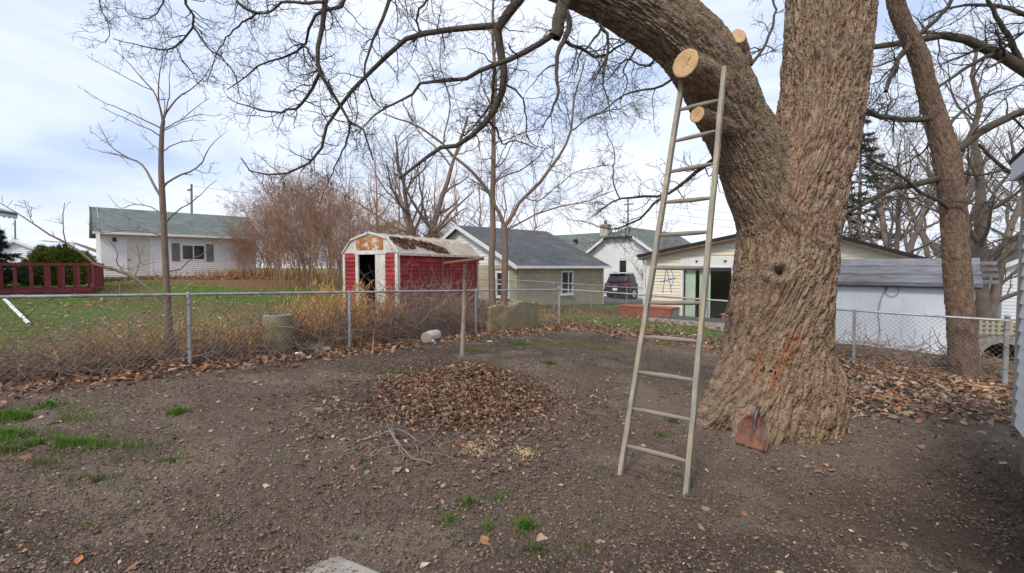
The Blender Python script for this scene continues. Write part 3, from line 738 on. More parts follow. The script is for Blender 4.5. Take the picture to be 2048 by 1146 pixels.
    def stroke(pts, wd=.028):
        for (p, q) in zip(pts[:-1], pts[1:]):
            p, q = np.array(p), np.array(q); d = q - p; n = np.array([-d[1], d[0]]) / max(np.hypot(*d), 1e-6) * wd / 2
            g.quad(fr.pt(*(np.r_[(p - n)[0], .0285, (p - n)[1]])), fr.pt((q - n)[0], .0285, (q - n)[1]), fr.pt((q + n)[0], .0285, (q + n)[1]), fr.pt((p + n)[0], .0285, (p + n)[1]))
    stroke([(.62, 1.10), (.70, 1.65), (.76, 2.12)]); stroke([(.76, 2.12), (.86, 1.65), (.98, 1.08)]); stroke([(.50, 1.52), (.8, 1.58), (1.16, 1.68)])
    stroke([(.60, 1.10), (.66, 1.12)], .03)
    stroke([(.78 + .26 * math.cos(a), 1.66 + .42 * math.sin(a)) for a in np.linspace(-.9, 2.2, 18)], .02)
    g.build('sprayed_letter', M['spray'], t)
    # brick planters
    bl, bh, bd = .2, .067, .1
    f0 = Fr((0, 0, 0), GB); mb = MB().box(f0, .004, bl - .004, -bd, 0, .004, bh - .004); bm = np_mesh('brick', np.array(mb.V), np.array(mb.Q)); bm.materials.append(M['brick'])
    f1 = Fr((0, 0, 0), GA); mb = MB().box(f1, .004, bl - .004, -bd, 0, .004, bh - .004); bm2 = np_mesh('brick', np.array(mb.V), np.array(mb.Q)); bm2.materials.append(M['brick'])
    def planter(u0, u1, v1, courses, lab, mortar_top):
        o = fr.pt((u0 + u1) / 2, v1 / 2, 0); z0 = gz(o[0], o[1]) - .03
        tt = thing('brick_planter', lab, 'planter', (o[0], o[1], z0))
        T = np.array([o[0], o[1], z0])
        q = Fr(np.array([fr.pt(0, 0, 0)[0], fr.pt(0, 0, 0)[1], z0]), GB)
        nb = int((u1 - u0) / bl)
        MB().box(q, u0 + .01, u0 + nb * bl - .01, .05, v1 - .012, 0, courses * bh - .01).build('planter_core', M['mortar'], tt)
        for c in range(courses):
            for k in range(nb):
                x = bpy.data.objects.new('brick', bm); COL.objects.link(x); x.parent = tt
                x.location = tuple(q.pt(u0 + k * bl + (.0 if c % 2 else .0), v1 + random.uniform(-.004, .004), c * bh) - T)
            for k in range(int((v1 - .1) / bl)):
                x = bpy.data.objects.new('brick', bm2); COL.objects.link(x); x.parent = tt
                x.location = tuple(q.pt(u0 + .098, v1 - .1 - (k + 1) * bl, c * bh) - T); x.rotation_euler = (0, 0, (math.atan2(-fr.v[1], -fr.v[0]) - math.atan2(GA[1], GA[0])))
        cp = MB().box(q, u0 - .03, u0 + nb * bl + .03, .06, v1 + .03, courses * bh, courses * bh + .06); cp.build('coping', M['brick'] if mortar_top else M['oldconc'], tt, bevel=.015)
    planter(-.9, 1.3, .75, 6, 'low red brick planter under the graffiti of the cream house', True)
    planter(3.05, 3.65, .55, 5, 'short brick pier with tan cap right of the sliding door', False)
    # patio slab
    za = gz(*fr.pt(2.4, 1.2, 0)[:2]) + .03
    q = Fr((fr.o[0], fr.o[1], za), GB)
    tag(MB().box(q, .9, 5.5, .02, 1.0, -.1, .05).build('doorstep', M['asphalt']), 'dark concrete doorstep below the sliding door', kind='structure')
    tag(MB().box(q, .6, 6.0, 1.02, 3.1, -.25, .012).build('patio', M['concrete']), 'worn concrete patio before the sliding door', kind='structure')
yellow_house()

# ------------------------------------------------------------------ pale metal shed right, with plank roof
def white_shed():
    A = P(1610, 535, 12.55); zb = -.55; fr = Fr((A[0], A[1], zb), GB)
    t = thing('pale_metal_shed', 'pale blue-white panelled metal shed with weathered grey roof behind the right fence', 'shed', fr.o)
    Wd, He = 3.28, 1.76
    MB().box(fr, .02, Wd - .02, -2.4, -.012, -.1, He).build('wall_core', M['shedblue'], t)
    pw = .41
    for i in range(8):
        MB().box(fr, i * pw + .006, (i + 1) * pw - .006, -.01, .004, 0, He).build('wall_panel', M['shedblue'], t)
        MB().box(fr, i * pw - .012, i * pw + .012, .0, .016, 0, He).build('panel_rib', M['shedblue'], t)
    # three broad lapped planks of roof, going up and back
    for k in range(3):
        v0, v1 = .16 - k * .42, .16 - (k + 1) * .42 - .03; w0, w1 = He + .02 + k * .20, He + .02 + (k + 1) * .20 + .02
        u0, u1 = -.12, Wd + .10
        MB().hexa([fr.pt(u0, v0, w0 - .05), fr.pt(u1, v0, w0 - .05), fr.pt(u1, v1, w1 - .06), fr.pt(u0, v1, w1 - .06), fr.pt(u0, v0, w0 + .04), fr.pt(u1, v0, w0 + .04), fr.pt(u1, v1, w1), fr.pt(u0, v1, w1)]).build('roof_plank', M['plankgrey'], t)
    MB().hexa([fr.pt(-.1, -1.1, He + .4), fr.pt(Wd + .1, -1.1, He + .4), fr.pt(Wd + .1, -2.5, He), fr.pt(-.1, -2.5, He), fr.pt(-.1, -1.1, He + .62), fr.pt(Wd + .1, -1.1, He + .62), fr.pt(Wd + .1, -2.5, He + .1), fr.pt(-.1, -2.5, He + .1)]).build('rear_roof', M['plankgrey'], t)
    MB().box(fr, -.12, Wd + .08, .0, .15, He - .06, He - .005).build('eave_board', M['plastic'], t)
    # end rafters that stick out on the right
    for k in range(4):
        MB().box(fr, Wd + .10, Wd + .36, -.2 - k * .2, .0 - k * .2, He + .05 + k * .14, He + .13 + k * .14).build('rafter_tail', M['plankgrey'], t)
    # dead vine: sub-thing hanging on the wall
    pts = [fr.pt(1.55, .03, .1), fr.pt(1.62, .035, .6), fr.pt(1.58, .03, 1.1), fr.pt(1.68, .03, 1.55), fr.pt(1.80, .04, 1.72)]
    v = thing('dead_vine', 'dead vine climbing the pale metal shed wall', 'vine', pts[0])
    MB().tube(spline(pts, 16), .008, 5).build('stem', M['bramble'], v)
    MB().tube([fr.pt(1.83 + .13 * math.cos(a), .035, 1.60 + .13 * math.sin(a)) for a in np.linspace(0, 6.0, 16)], .007, 5).build('tendril_loop', M['bramble'], v)
white_shed()

# ------------------------------------------------------------------ grey sided house, right edge
def right_house():
    d = np.array([.64, .77]); far = np.array([4.44, 4.04]); Ln = 5.5
    o = far - nrm(d) * Ln; zb = gz(4.2, 3.9) - .02
    fr = Fr((o[0], o[1], zb), d); fr.v = -fr.v            # outward is to the left, into the yard
    t = thing('grey_house', 'grey lap-sided house wall and eave at the right edge', 'house', (far[0], far[1], zb))
    f = .42; He = 2.60
    MB().box(fr, 0, Ln - .02, -.3, -.03, -.3, f + .02).build('foundation', M['found'], t)
    MB().box(fr, 0, Ln - .01, -4, -.004, f, He).build('wall_core', M['grey_siding'], t)
    w = f; 
    f0 = Fr((0, 0, 0), d); f0.v = fr.v
    mb = MB().lap(f0, 0, Ln - .05, 0, .122, .022, .003); bm = np_mesh('siding_board', np.array(mb.V), np.array(mb.Q)); bm.materials.append(M['grey_siding'])
    while w < He - .05:
        x = bpy.data.objects.new('siding_board', bm); COL.objects.link(x); x.parent = t
        x.location = tuple(fr.pt(0, random.uniform(0, .002), w) - np.array(t.location)); w += .118
    MB().box(fr, Ln - .05, Ln + .012, -.06, .03, f - .02, He).build('corner_trim', M['trimgrey'], t)
    # eave: soffit, fascia, roof edge
    MB().box(fr, 0, Ln + .03, .0, .07, He - .03, He).build('soffit', M['trimgrey'], t)
    MB().box(fr, 0, Ln + .05, .07, .095, He - .05, He + .12).box(fr, Ln + .03, Ln + .05, -4, .07, He - .05, He + .12).build('fascia', M['shedblue'], t)
    roof_plane('roof', fr.pt(0, .11, He + .13), fr.pt(Ln + .07, .11, He + .13), fr.pt(Ln + .1, -4, He + 2.2), fr.pt(0, -4, He + 2.2), M['roofblack'], t, .04)
right_house()

# ------------------------------------------------------------------ red gambrel shed
def red_shed():
    C = np.array([-3.2, 13.0]); ds = nrm(np.array([.48, .877])); df = np.array([-ds[1], ds[0]])
    Wd, Ln = 2.1, 4.1; zb = .30
    t = thing('red_shed', 'rusting red metal garden shed with open doorway and cream gambrel roof', 'shed', (C[0], C[1], zb))
    ff = Fr((C[0] + df[0] * Wd, C[1] + df[1] * Wd, zb), -df)         # front wall, left to right
    fs = Fr((C[0], C[1], zb), ds)                                     # side wall, front to back
    He = 1.72
    # front: red laps both sides of the doorway
    e = .123
    D0, D1 = .56, 1.62
    def laps(fr, u0, u1, w0, w1, nm='wall_panel'):
        f0 = Fr((0, 0, 0), fr.u[:2]); mb = MB().lap(f0, 0, u1 - u0, 0, e + .003, .03, .002); me = np_mesh(nm, np.array(mb.V), np.array(mb.Q)); me.materials.append(M['shedred'])
        w = w0
        while w < w1 - .02:
            x = bpy.data.objects.new(nm, me); COL.objects.link(x); x.parent = t; x.location = tuple(fr.pt(u0, random.uniform(0, .003), w) - np.array(t.location)); w += e
    laps(ff, .05, D0 - .06, 0, He); laps(ff, D1 + .04, Wd - .05, 0, He)
    laps(fs, .05, 2.0, 0, He); laps(fs, 2.06, Ln - .05, 0, He)
    # sheet walls behind the laps, a floor, so that the doorway looks into a dark room
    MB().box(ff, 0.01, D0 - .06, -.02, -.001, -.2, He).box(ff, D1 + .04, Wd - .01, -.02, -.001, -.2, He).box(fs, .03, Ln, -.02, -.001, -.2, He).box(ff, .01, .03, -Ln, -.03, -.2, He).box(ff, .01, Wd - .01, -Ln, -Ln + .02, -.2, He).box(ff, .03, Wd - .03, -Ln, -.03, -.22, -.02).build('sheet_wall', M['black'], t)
    # white door posts, corner posts
    MB().box(ff, D0 - .07, D0 + .05, -.02, .03, -.1, He).build('door_post', M['shedwhite'], t)
    MB().box(ff, D1 - .34, D1 + .05, -.03, .025, -.1, He).build('sliding_door', M['shedwhite'], t)
    MB().box(ff, D0 - .1, D1 + .1, -.02, .04, He - .02, He + .05).build('door_track', M['shedwhite'], t)
    MB().box(ff, -.03, .06, -.03, .04, -.1, He).build('corner_post', M['shedwhite'], t)
    MB().box(ff, Wd - .06, Wd + .04, -.06, .04, -.1, He).build('corner_post', M['shedwhite'], t)
    MB().box(fs, Ln - .06, Ln + .03, -.06, .03, -.1, He).build('corner_post', M['shedwhite'], t)
    MB().box(fs, 1.99, 2.07, -.0, .036, 0, He).build('seam_post', M['rustarm'], t)
    # gable front: cream sheet with a rust-eaten middle panel
    k1, kw, pk = .34, .40, .58          # gambrel: break point inset/height, peak height
    prof = [(-.04, He + .02), (Wd + .04, He + .02), (Wd - k1, He + kw), (Wd / 2, He + pk), (k1, He + kw)]
    MB().prism(ff, prof, -.03, .012).build('gable_panel', M['shedwhite'], t)
    for i in range(3):
        a, b = .52 + i * .36, .52 + (i + 1) * .36 - .012
        MB().prism(ff, [(a, He + .10), (b, He + .10), (b, min(He + kw + .04 + .10 * (1 - abs((b - Wd / 2) / .6)), He + .52)), (a, min(He + kw + .04 + .10 * (1 - abs((a - Wd / 2) / .6)), He + .52))], .012, .02).build('rusted_panel', M['rustpanel'], t)
    MB().beam(ff.pt(-.06, .02, He + .02), ff.pt(k1 - .02, .02, He + kw + .02), ff.v * .03, [0, 0, .03]).build('gable_trim', M['shedwhite'], t)
    MB().beam(ff.pt(k1 - .02, .02, He + kw + .02), ff.pt(Wd / 2, .02, He + pk + .03), ff.v * .03, [0, 0, .03]).build('gable_trim', M['shedwhite'], t)
    MB().beam(ff.pt(Wd - k1 + .02, .02, He + kw + .02), ff.pt(Wd / 2, .02, He + pk + .03), ff.v * .03, [0, 0, .03]).build('gable_trim', M['shedwhite'], t)
    MB().beam(ff.pt(Wd + .06, .02, He + .02), ff.pt(Wd - k1 + .02, .02, He + kw + .02), ff.v * .03, [0, 0, .03]).build('gable_trim', M['shedwhite'], t)
    # roof sheets, each a panel
    n = 7
    for (a, b) in (((Wd + .10, He - .02), (Wd - k1, He + kw)), ((Wd - k1, He + kw), (Wd / 2, He + pk)), ((-.10, He - .02), (k1, He + kw)), ((k1, He + kw), (Wd / 2, He + pk))):
        for i in range(n):
            v0, v1 = -.0 - i * Ln / n, -(i + 1) * Ln / n + .012
            p = [ff.pt(a[0], v0, a[1] + .03), ff.pt(a[0], v1, a[1] + .03), ff.pt(b[0], v1, b[1] + .03), ff.pt(b[0], v0, b[1] + .03)]
            MB().slab(*p, .015).build('roof_sheet', M['shedroof'], t)
            if i: MB().beam(ff.pt(a[0], v0 + .01, a[1] + .045), ff.pt(b[0], v0 + .01, b[1] + .045), ff.v * .012, [0, 0, .012]).build('roof_rib', M['shedroof'], t)
    MB().box(fs, -.02, Ln, .08, .12, He - .06, He).build('eave_trim', M['shedwhite'], t)
    return ff, fs, He, Wd, Ln, k1, kw, pk
SHED = red_shed()

# ------------------------------------------------------------------ far and edge buildings
def edge_buildings():
    # house at the left edge: only its striped awning and eave show
    A = P(-62, 535, 14.5); zb = gz(A[0], A[1])
    fr = Fr((A[0], A[1], zb), (.35, -.94)); fr.v = -fr.v if fr.v[0] < 0 else fr.v
    t = thing('awning_house', 'house at the left edge with a scalloped grey and green awning', 'house', (A[0], A[1], zb))
    MB().box(fr, -.5, 3, -4, 0, 0, 4.6).build('wall', M['whitesiding'], t)
    MB().box(fr, -.6, 3.2, -4.2, .3, 4.6, 4.75).build('eave', M['shedblue'], t)
    a0, a1, z1, z0, o = -.4, 1.9, 2.95, 2.62, 1.0
    fr2 = fr
    MB().slab(fr.pt(a0, .0, z1), fr.pt(a1, 0, z1), fr.pt(a1, o, z0), fr.pt(a0, o, z0), .03).build('awning_top', M['awning'], t)
    MB().box(fr, a0, a1, o, o + .02, z0 - .10, z0 - .03).build('awning_stripe', M['darkgreen'], t)
    mb = MB()
    n = 9
    for i in range(n):
        u0 = a0 + (a1 - a0) * i / n; u1 = a0 + (a1 - a0) * (i + 1) / n
        pl = [(u0, z0 - .10), (u1, z0 - .10)] + [(u1 - (u1 - u0) * q / 6, z0 - .17 - .06 * math.sin(math.pi * q / 6)) for q in range(0, 7)]
        mb.prism(fr, pl, o, o + .016)
    mb.build('awning_valance', M['awning'], t)
    # red railing of a low deck, left
    R0 = P(-40, 535, 14.2); R1 = P(186, 535, 15.6)
    d = R1[:2] - R0[:2]; Ln = np.linalg.norm(d); zb = .84
    fr = Fr((R0[0], R0[1], zb), d)
    t = thing('red_deck_railing', 'red painted wooden railing with upright slats before the dark green bush', 'railing', (R0[0], R0[1], zb))
    for (fq, LL) in ((fr, Ln), (Fr(fr.pt(Ln, 0, 0), (-fr.v[0], -fr.v[1])), 1.5), (Fr(fr.pt(0, -1.5, 0), d), Ln)):
        MB().box(fq, -.04, LL + .04, -.05, .05, .84, .93).build('top_rail', M['redwood'], t)
        MB().box(fq, 0, LL, -.03, .03, .0, .09).build('bottom_rail', M['redwood'], t)
        n = int(LL / .34)
        for i in range(n + 1):
            w_ = .036 if i % 4 else .075
            u = LL * i / max(n, 1)
            MB().box(fq, u - w_, u + w_, -.028, .028, .09, .84).build('slat', M['redwood'], t)
    MB().box(fr, 0, Ln, -1.5, 0, -.12, -.01).build('deck_floor', M['redwood'], t)
    # far small buildings
    def shack(px, d, wd, he, rise, m_w, m_r, lab, zb=None, name='far_house', dirn=GB, dp=5):
        A = P(px, 535, d); z = gz(A[0], A[1]) if zb is None else zb
        f = Fr((A[0], A[1], z), dirn); t = thing(name, lab, 'house', (A[0], A[1], z))
        siding(f, lambda w: (0, wd) if w < he else ((w - he) / rise * wd / 2, wd - (w - he) / rise * wd / 2), 0, he + rise - .02, .14, m_w, t, joined='front_wall')
        MB().box(f, .02, wd - .02, -dp, -.01, -.3, he).build('wall_core', m_w, t)
        o = .25
        roof_plane('roof', f.pt(-o, o, he - .1), f.pt(-o, -dp, he - .1), f.pt(wd / 2, -dp, he + rise + .04), f.pt(wd / 2, o, he + rise + .04), m_r, t)
        roof_plane('roof', f.pt(wd + o, -dp, he - .1), f.pt(wd + o, o, he - .1), f.pt(wd / 2, o, he + rise + .04), f.pt(wd / 2, -dp, he + rise + .04), m_r, t)
        for s, u in ((0, -o), (1, wd + o)):
            MB().beam(f.pt(u, o + .01, he - .18), f.pt(wd / 2, o + .01, he + rise - .04), f.v * .012, [0, 0, .09]).build('rake_board', M['whitepaint'], t)
        return f, t
    f, t = shack(1950, 27, 6.0, 2.0, 1.5, M['yellow'], M['roofblack'], 'far cream gabled garage with a boarded window seen beside the right tree trunk', zb=-.7)
    window(f, .75, 1.75, 1.85, 2.12, t, M['whitepaint'], M['darkglass'], .03, fw=.03)
    bd = MB().box(f, .55, 2.0, .0, .045, .75, 1.72).build('window_board', M['plywood'], t)
    mb = MB()
    for a, b in (((.95, 1.05), (1.55, 1.5)), ((.95, 1.5), (1.55, 1.0)), ((.85, 1.3), (1.6, 1.2))):
        a, b = np.array(a), np.array(b); dd = b - a; nn_ = np.array([-dd[1], dd[0]]) / np.hypot(*dd) * .05
        mb.quad(f.pt((a - nn_)[0], .047, (a - nn_)[1]), f.pt((b - nn_)[0], .047, (b - nn_)[1]), f.pt((b + nn_)[0], .047, (b + nn_)[1]), f.pt((a + nn_)[0], .047, (a + nn_)[1]))
    mb.build('sprayed_cross', M['sprayyellow'], bd)
    f, t = shack(2006, 19, 5, 2.5, 1.3, M['shedblue'], M['roofblack'], 'pale blue house corner with dark roof left of the grey wall', zb=-.75, dirn=(.9, -.43))
    window(f, .5, .9, .9, 2.0, t, M['whitepaint'], M['darkglass'], .03, fw=.05)
    shack(1812, 40, 4.2, 2.05, .4, M['whitesiding'], M['whitepaint'], 'low white gable roof far off above the pale metal shed', zb=-.25, dirn=(.98, -.2))
    shack(30, 48, 5, 2.3, .9, M['mortar'], M['fascia'], 'small beige house far off behind the red railing', zb=1.2, dirn=(.98, .2))
    shack(-30, 30, 3.6, 1.6, .8, M['shedblue'], M['shedblue'], 'low pale blue roof behind the red railing at left edge', zb=1.0, dirn=(.98, .2))
    f, t = shack(715, 48, 7.6, 4.2, 2.6, M['doorpaint'], M['plankgrey'], 'tall pale house half hidden behind the trees above the shed', zb=-.1, dirn=(.98, .2), dp=9)
    for u in (2.2, 4.6): window(f, u, u + .8, 3.6, 4.7, t, M['whitepaint'], M['darkglass'], .04)
    # lattice and arch near the right fence end
    A = P(1962, 535, 10.2); zb = gz(A[0], A[1]) - .05; f = Fr((A[0], A[1], zb), (.95, -.3))
    t = thing('lattice_panel', 'white lattice panel above a stone arch right of the second tree', 'lattice', (A[0], A[1], zb))
    for i in range(8):
        MB().box(f, i * .105, i * .105 + .05, .02, .035, .62, .98).build('lattice_slat', M['mortar'], t)
    for j in range(4):
        MB().box(f, 0, .80, .0, .018, .64 + j * .095, .685 + j * .095).build('lattice_slat', M['mortar'], t)
    t2 = thing('stone_arch', 'low stone arch with a black opening under the lattice', 'arch', (A[0], A[1], zb))
    n = 9
    for i in range(n):
        a0, a1 = math.pi * i / n, math.pi * (i + 1) / n
        r0, r1 = .40, .58
        pl = [(.45 + r0 * math.cos(a0), .05 + r0 * math.sin(a0)), (.45 + r1 * math.cos(a0), .05 + r1 * math.sin(a0)), (.45 + r1 * math.cos(a1), .05 + r1 * math.sin(a1)), (.45 + r0 * math.cos(a1), .05 + r0 * math.sin(a1))]
        MB().prism(f, pl, -.5, .0).build('arch_stone', M['concrete'], t2)
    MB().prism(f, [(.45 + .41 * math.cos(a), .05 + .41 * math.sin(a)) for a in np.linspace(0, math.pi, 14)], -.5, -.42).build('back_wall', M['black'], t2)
edge_buildings()

# ------------------------------------------------------------------ parked SUV
def suv():
    c = P(1240, 575, 30.0); z = gz(c[0], c[1])
    fr = Fr((c[0] - .3, c[1], z), GA)         # u: forward, v: right-hand side; origin at the rear centre
    t = thing('parked_suv', 'dark maroon SUV parked beyond the fence beside the cream house', 'car', fr.o)
    Wh = .91
    def loft(secs, name, m, par):             # secs: list of (u, [(v,w)...]) closed rings
        V, Q, T = [], [], []; n = len(secs[0][1])
        for (u, ring) in secs: V += [tuple(fr.pt(u, v, w)) for v, w in ring]
        for i in range(len(secs) - 1):
            for j in range(n):
                k = (j + 1) % n; Q.append((i * n + j, i * n + k, (i + 1) * n + k, (i + 1) * n + j))
        for e, flip in ((0, 0), ((len(secs) - 1) * n, 1)):
            for j in range(1, n - 1): T.append((e, e + j, e + j + 1) if flip else (e, e + j + 1, e + j))
        o = put(name, np_mesh(name, np.array(V), np.array(Q), np.array(T), smooth=True), m, par)
        md = o.modifiers.new('bevel', 'BEVEL'); md.width = .03; md.segments = 2; md.limit_method = 'ANGLE'; md.angle_limit = .5
        return o
    def ring(hw, w0, w1, tuck=.06): return [(-hw + tuck, w0), (hw - tuck, w0), (hw, w0 + .18), (hw, w1 - .12), (hw - .07, w1), (-hw + .07, w1), (-hw, w1 - .12), (-hw, w0 + .18)]
    body = loft([(.0, ring(.80, .42, .98)), (.14, ring(.89, .30, 1.05)), (1.0, ring(.905, .24, 1.06)), (3.0, ring(.905, .24, 1.04)), (3.9, ring(.87, .28, .98)), (4.3, ring(.74, .36, .86))], 'body', M['cardark'], t)
    cab = loft([(.10, [(-.72, 1.02), (.72, 1.02), (.70, 1.12), (-.70, 1.12)]), (.32, [(-.76, 1.02), (.76, 1.02), (.60, 1.60), (-.60, 1.60)]), (.9, [(-.78, 1.02), (.78, 1.02), (.62, 1.66), (-.62, 1.66)]), (2.2, [(-.78, 1.02), (.78, 1.02), (.61, 1.63), (-.61, 1.63)]), (3.15, [(-.74, 1.0), (.74, 1.0), (.70, 1.06), (-.70, 1.06)])], 'cabin', M['cardark'], t)
    # rear window, spoiler
    rw = MB(); rw.hexa([fr.pt(.115, -.60, 1.12), fr.pt(.115, .60, 1.12), fr.pt(.17, .60, 1.12), fr.pt(.17, -.60, 1.12), fr.pt(.275, -.52, 1.53), fr.pt(.275, .52, 1.53), fr.pt(.33, .52, 1.53), fr.pt(.33, -.52, 1.53)])
    rw.build('rear_window', M['darkglass'], t)
    MB().box(fr, .16, .42, -.56, .56, 1.585, 1.635).build('spoiler', M['cardark'], t, bevel=.015)
    for s in (-1, 1):
        for (a, b) in ((.55, 1.25), (1.32, 2.05), (2.12, 2.75)):
            hb = 1.56 if b < 2.5 else 1.30
            ya, yb = s * .765, s * .64
            q = MB().hexa([fr.pt(a, ya, 1.10), fr.pt(b, ya, 1.10), fr.pt(b, ya + s * .02, 1.10), fr.pt(a, ya + s * .02, 1.10), fr.pt(a + (.15 if a < .6 else 0), yb, 1.54), fr.pt(b - (.4 if b > 2.5 else 0), yb, 1.54), fr.pt(b - (.4 if b > 2.5 else 0), yb + s * .02, 1.54), fr.pt(a + (.15 if a < .6 else 0), yb + s * .02, 1.54)])
            q.build('side_window', M['darkglass'], t)
        # tail light wraps the corner
        MB().hexa([fr.pt(-.015, s * .38, .93), fr.pt(-.01, s * .80, .90), fr.pt(.35, s * .905, .95), fr.pt(.30, s * .7, .95), fr.pt(.05, s * .38, 1.0), fr.pt(.05, s * .80, 1.03), fr.pt(.36, s * .90, 1.03), fr.pt(.32, s * .7, 1.03)]).build('tail_light', M['taillight'], t)
        MB().tube([fr.pt(.6, s * .58, 1.68), fr.pt(.75, s * .58, 1.72), fr.pt(2.1, s * .58, 1.70), fr.pt(2.25, s * .58, 1.64)], .02, 6).build('roof_rail', M['silver'], t)
        MB().box(fr, 2.5, 2.68, s * .9, s * 1.06, 1.02, 1.16).build('mirror', M['cardark'], t, bevel=.02)
        MB().box(fr, .75, 3.1, s * .895, s * .915, .28, .42).build('sill_trim', M['plastic'], t)
        for u in (.78, 3.35):
            wh = MB().tube([fr.pt(u, s * .70, .34), fr.pt(u, s * .92, .34)], .34, 24).build('wheel', M['tyre'], t)
            MB().tube([fr.pt(u, s * .9, .34), fr.pt(u, s * .93, .34)], .23, 20).build('rim', M['silver'], wh)
    MB().box(fr, -.05, .2, -.84, .84, .36, .66).build('bumper', M['plastic'], t, bevel=.04)
    MB().box(fr, -.065, .0, -.55, .55, .38, .44).build('bumper_trim', M['silver'], t)
    pl = MB().box(fr, -.07, -.045, -.16, .16, .56, .72).build('number_plate', M['whiteplastic'], t)
    MB().box(fr, -.02, .02, -.12, .12, .86, .91).build('badge', M['silver'], t)
    # driveway
    q = MB(); n = 14
    a = Fr((c[0] - 2, c[1] - 1, 0), GA)
    V, Q = [], []
    for i in range(n + 1):
        for j in range(7):
            p = a.pt(-6 + i * 1.6, -3.2 + j * 1.1, 0); V.append((p[0], p[1], gz(p[0], p[1]) + .025))
    for i in range(n):
        for j in range(6): Q.append((i * 7 + j, (i + 1) * 7 + j, (i + 1) * 7 + j + 1, i * 7 + j + 1))
    tag(put('driveway', np_mesh('driveway', np.array(V), np.array(Q)), M['asphalt']), 'grey asphalt driveway under the parked car', kind='structure')
suv()

# ------------------------------------------------------------------ chain-link fences
def fence(A, B, spacing, posts, lab, h=1.05, cell=.08, wr=.002, name='chain_link_fence', mesh=True):
    A, B = np.array(A), np.array(B); Ln = np.linalg.norm(B - A); u = (B - A) / Ln
    t = thing(name, lab, 'fence', (A[0], A[1], gz(*A)))
    def base(s): p = A + u * s; return np.array([p[0], p[1], gz(p[0], p[1])])
    ss = np.linspace(0, Ln, 40)
    zc = np.polyfit(ss, [base(s)[2] for s in ss], 3)
    def at(s, k): p = A + u * s; return np.array([p[0], p[1], np.polyval(zc, s) + k])
    MB().tube([at(s, h) for s in np.linspace(0, Ln, 24)], .0215, 10).build('top_rail', M['rail'], t)
    for s in np.arange(spacing * .5, Ln, spacing): MB().tube([at(s - .06, h), at(s + .06, h)], .0255, 10).build('rail_sleeve', M['rail'], t)
    for s, r in posts:
        tl = rng.normal(0, .012, 2)
        p = MB().tube([at(s, -.15), at(s, h - .02 if r < .03 else h + .06) + np.array([tl[0], tl[1], 0])], r, 12).build('post', M['rail'], t)
        if r >= .03: MB().tube([at(s, h + .06), at(s, h + .085), at(s, h + .10)], [r * 1.15, r * 1.1, r * .4], 12).build('post_cap', M['rail'], p)
        else: MB().tube([at(s, h - .04), at(s, h + .02), at(s, h + .034)], [r * 1.2, .03, .012], 10).build('loop_cap', M['rail'], p)
        for k in (.25, .6, .9): MB().tube([at(s, k), at(s, k + .012)], r + .004, 10, cap=False).build('tie', M['wire'], p)
    if mesh:
        h2 = h - .03; n = int(Ln / cell); Pl = []
        for dirn in (1, -1):
            for i in range(-int(h2 / cell) - 1, n + int(h2 / cell) + 1):
                s0 = i * cell
                ks = np.linspace(.01, h2, 14); sv = s0 + dirn * ks
                ok = (sv > 0) & (sv < Ln)
                if ok.sum() < 3: continue
                k0, k1 = ks[ok].min(), ks[ok].max()
                q = np.linspace(k0, k1, 8)
                off = np.array([-u[1], u[0], 0]) * (.012 * dirn)
                Pl.append([at(s0 + dirn * k, k) + off * (1 if j % 2 else .4) + rng.normal(0, .0012, 3) for j, k in enumerate(q)])
        Pl = np.array(Pl); V, Q, A_ = tubes(Pl, np.full(Pl.shape[:2], wr), 3)
        tag(put('wire_mesh', np_mesh('wire_mesh', V, Q, attrs={'gc': A_}), M['wire'], t), kind='stuff')
    return t, at
S0 = F0 - GA * 3.2
l1 = np.linalg.norm(FC - S0)
fence(S0, FC, 3.0, [(3.2, .026), (5.72, .026), (8.98, .026), (l1, .036)], 'grey chain-link fence along the left side of the yard to the far corner')
E2 = FC + GB * 9.02
fence(FC + GB * .05, E2, 3.0, [(6.95, .026), (8.95, .036)], 'grey chain-link fence running from the far corner past both big trunks')
NA = P(930, 535, 22.5)[:2] - np.array([.6, 1.4]); NBp = NA + nrm(np.array([.80, .36])) * 0
fence(P(960, 570, 17.8)[:2], P(1300, 570, 19.6)[:2], 2.6, [(.6, .024), (3.0, .024), (4.6, .024), (6.2, .024)], 'thin neighbour chain-link fence before the tan block outbuilding', h=1.1, cell=.11, wr=.002)

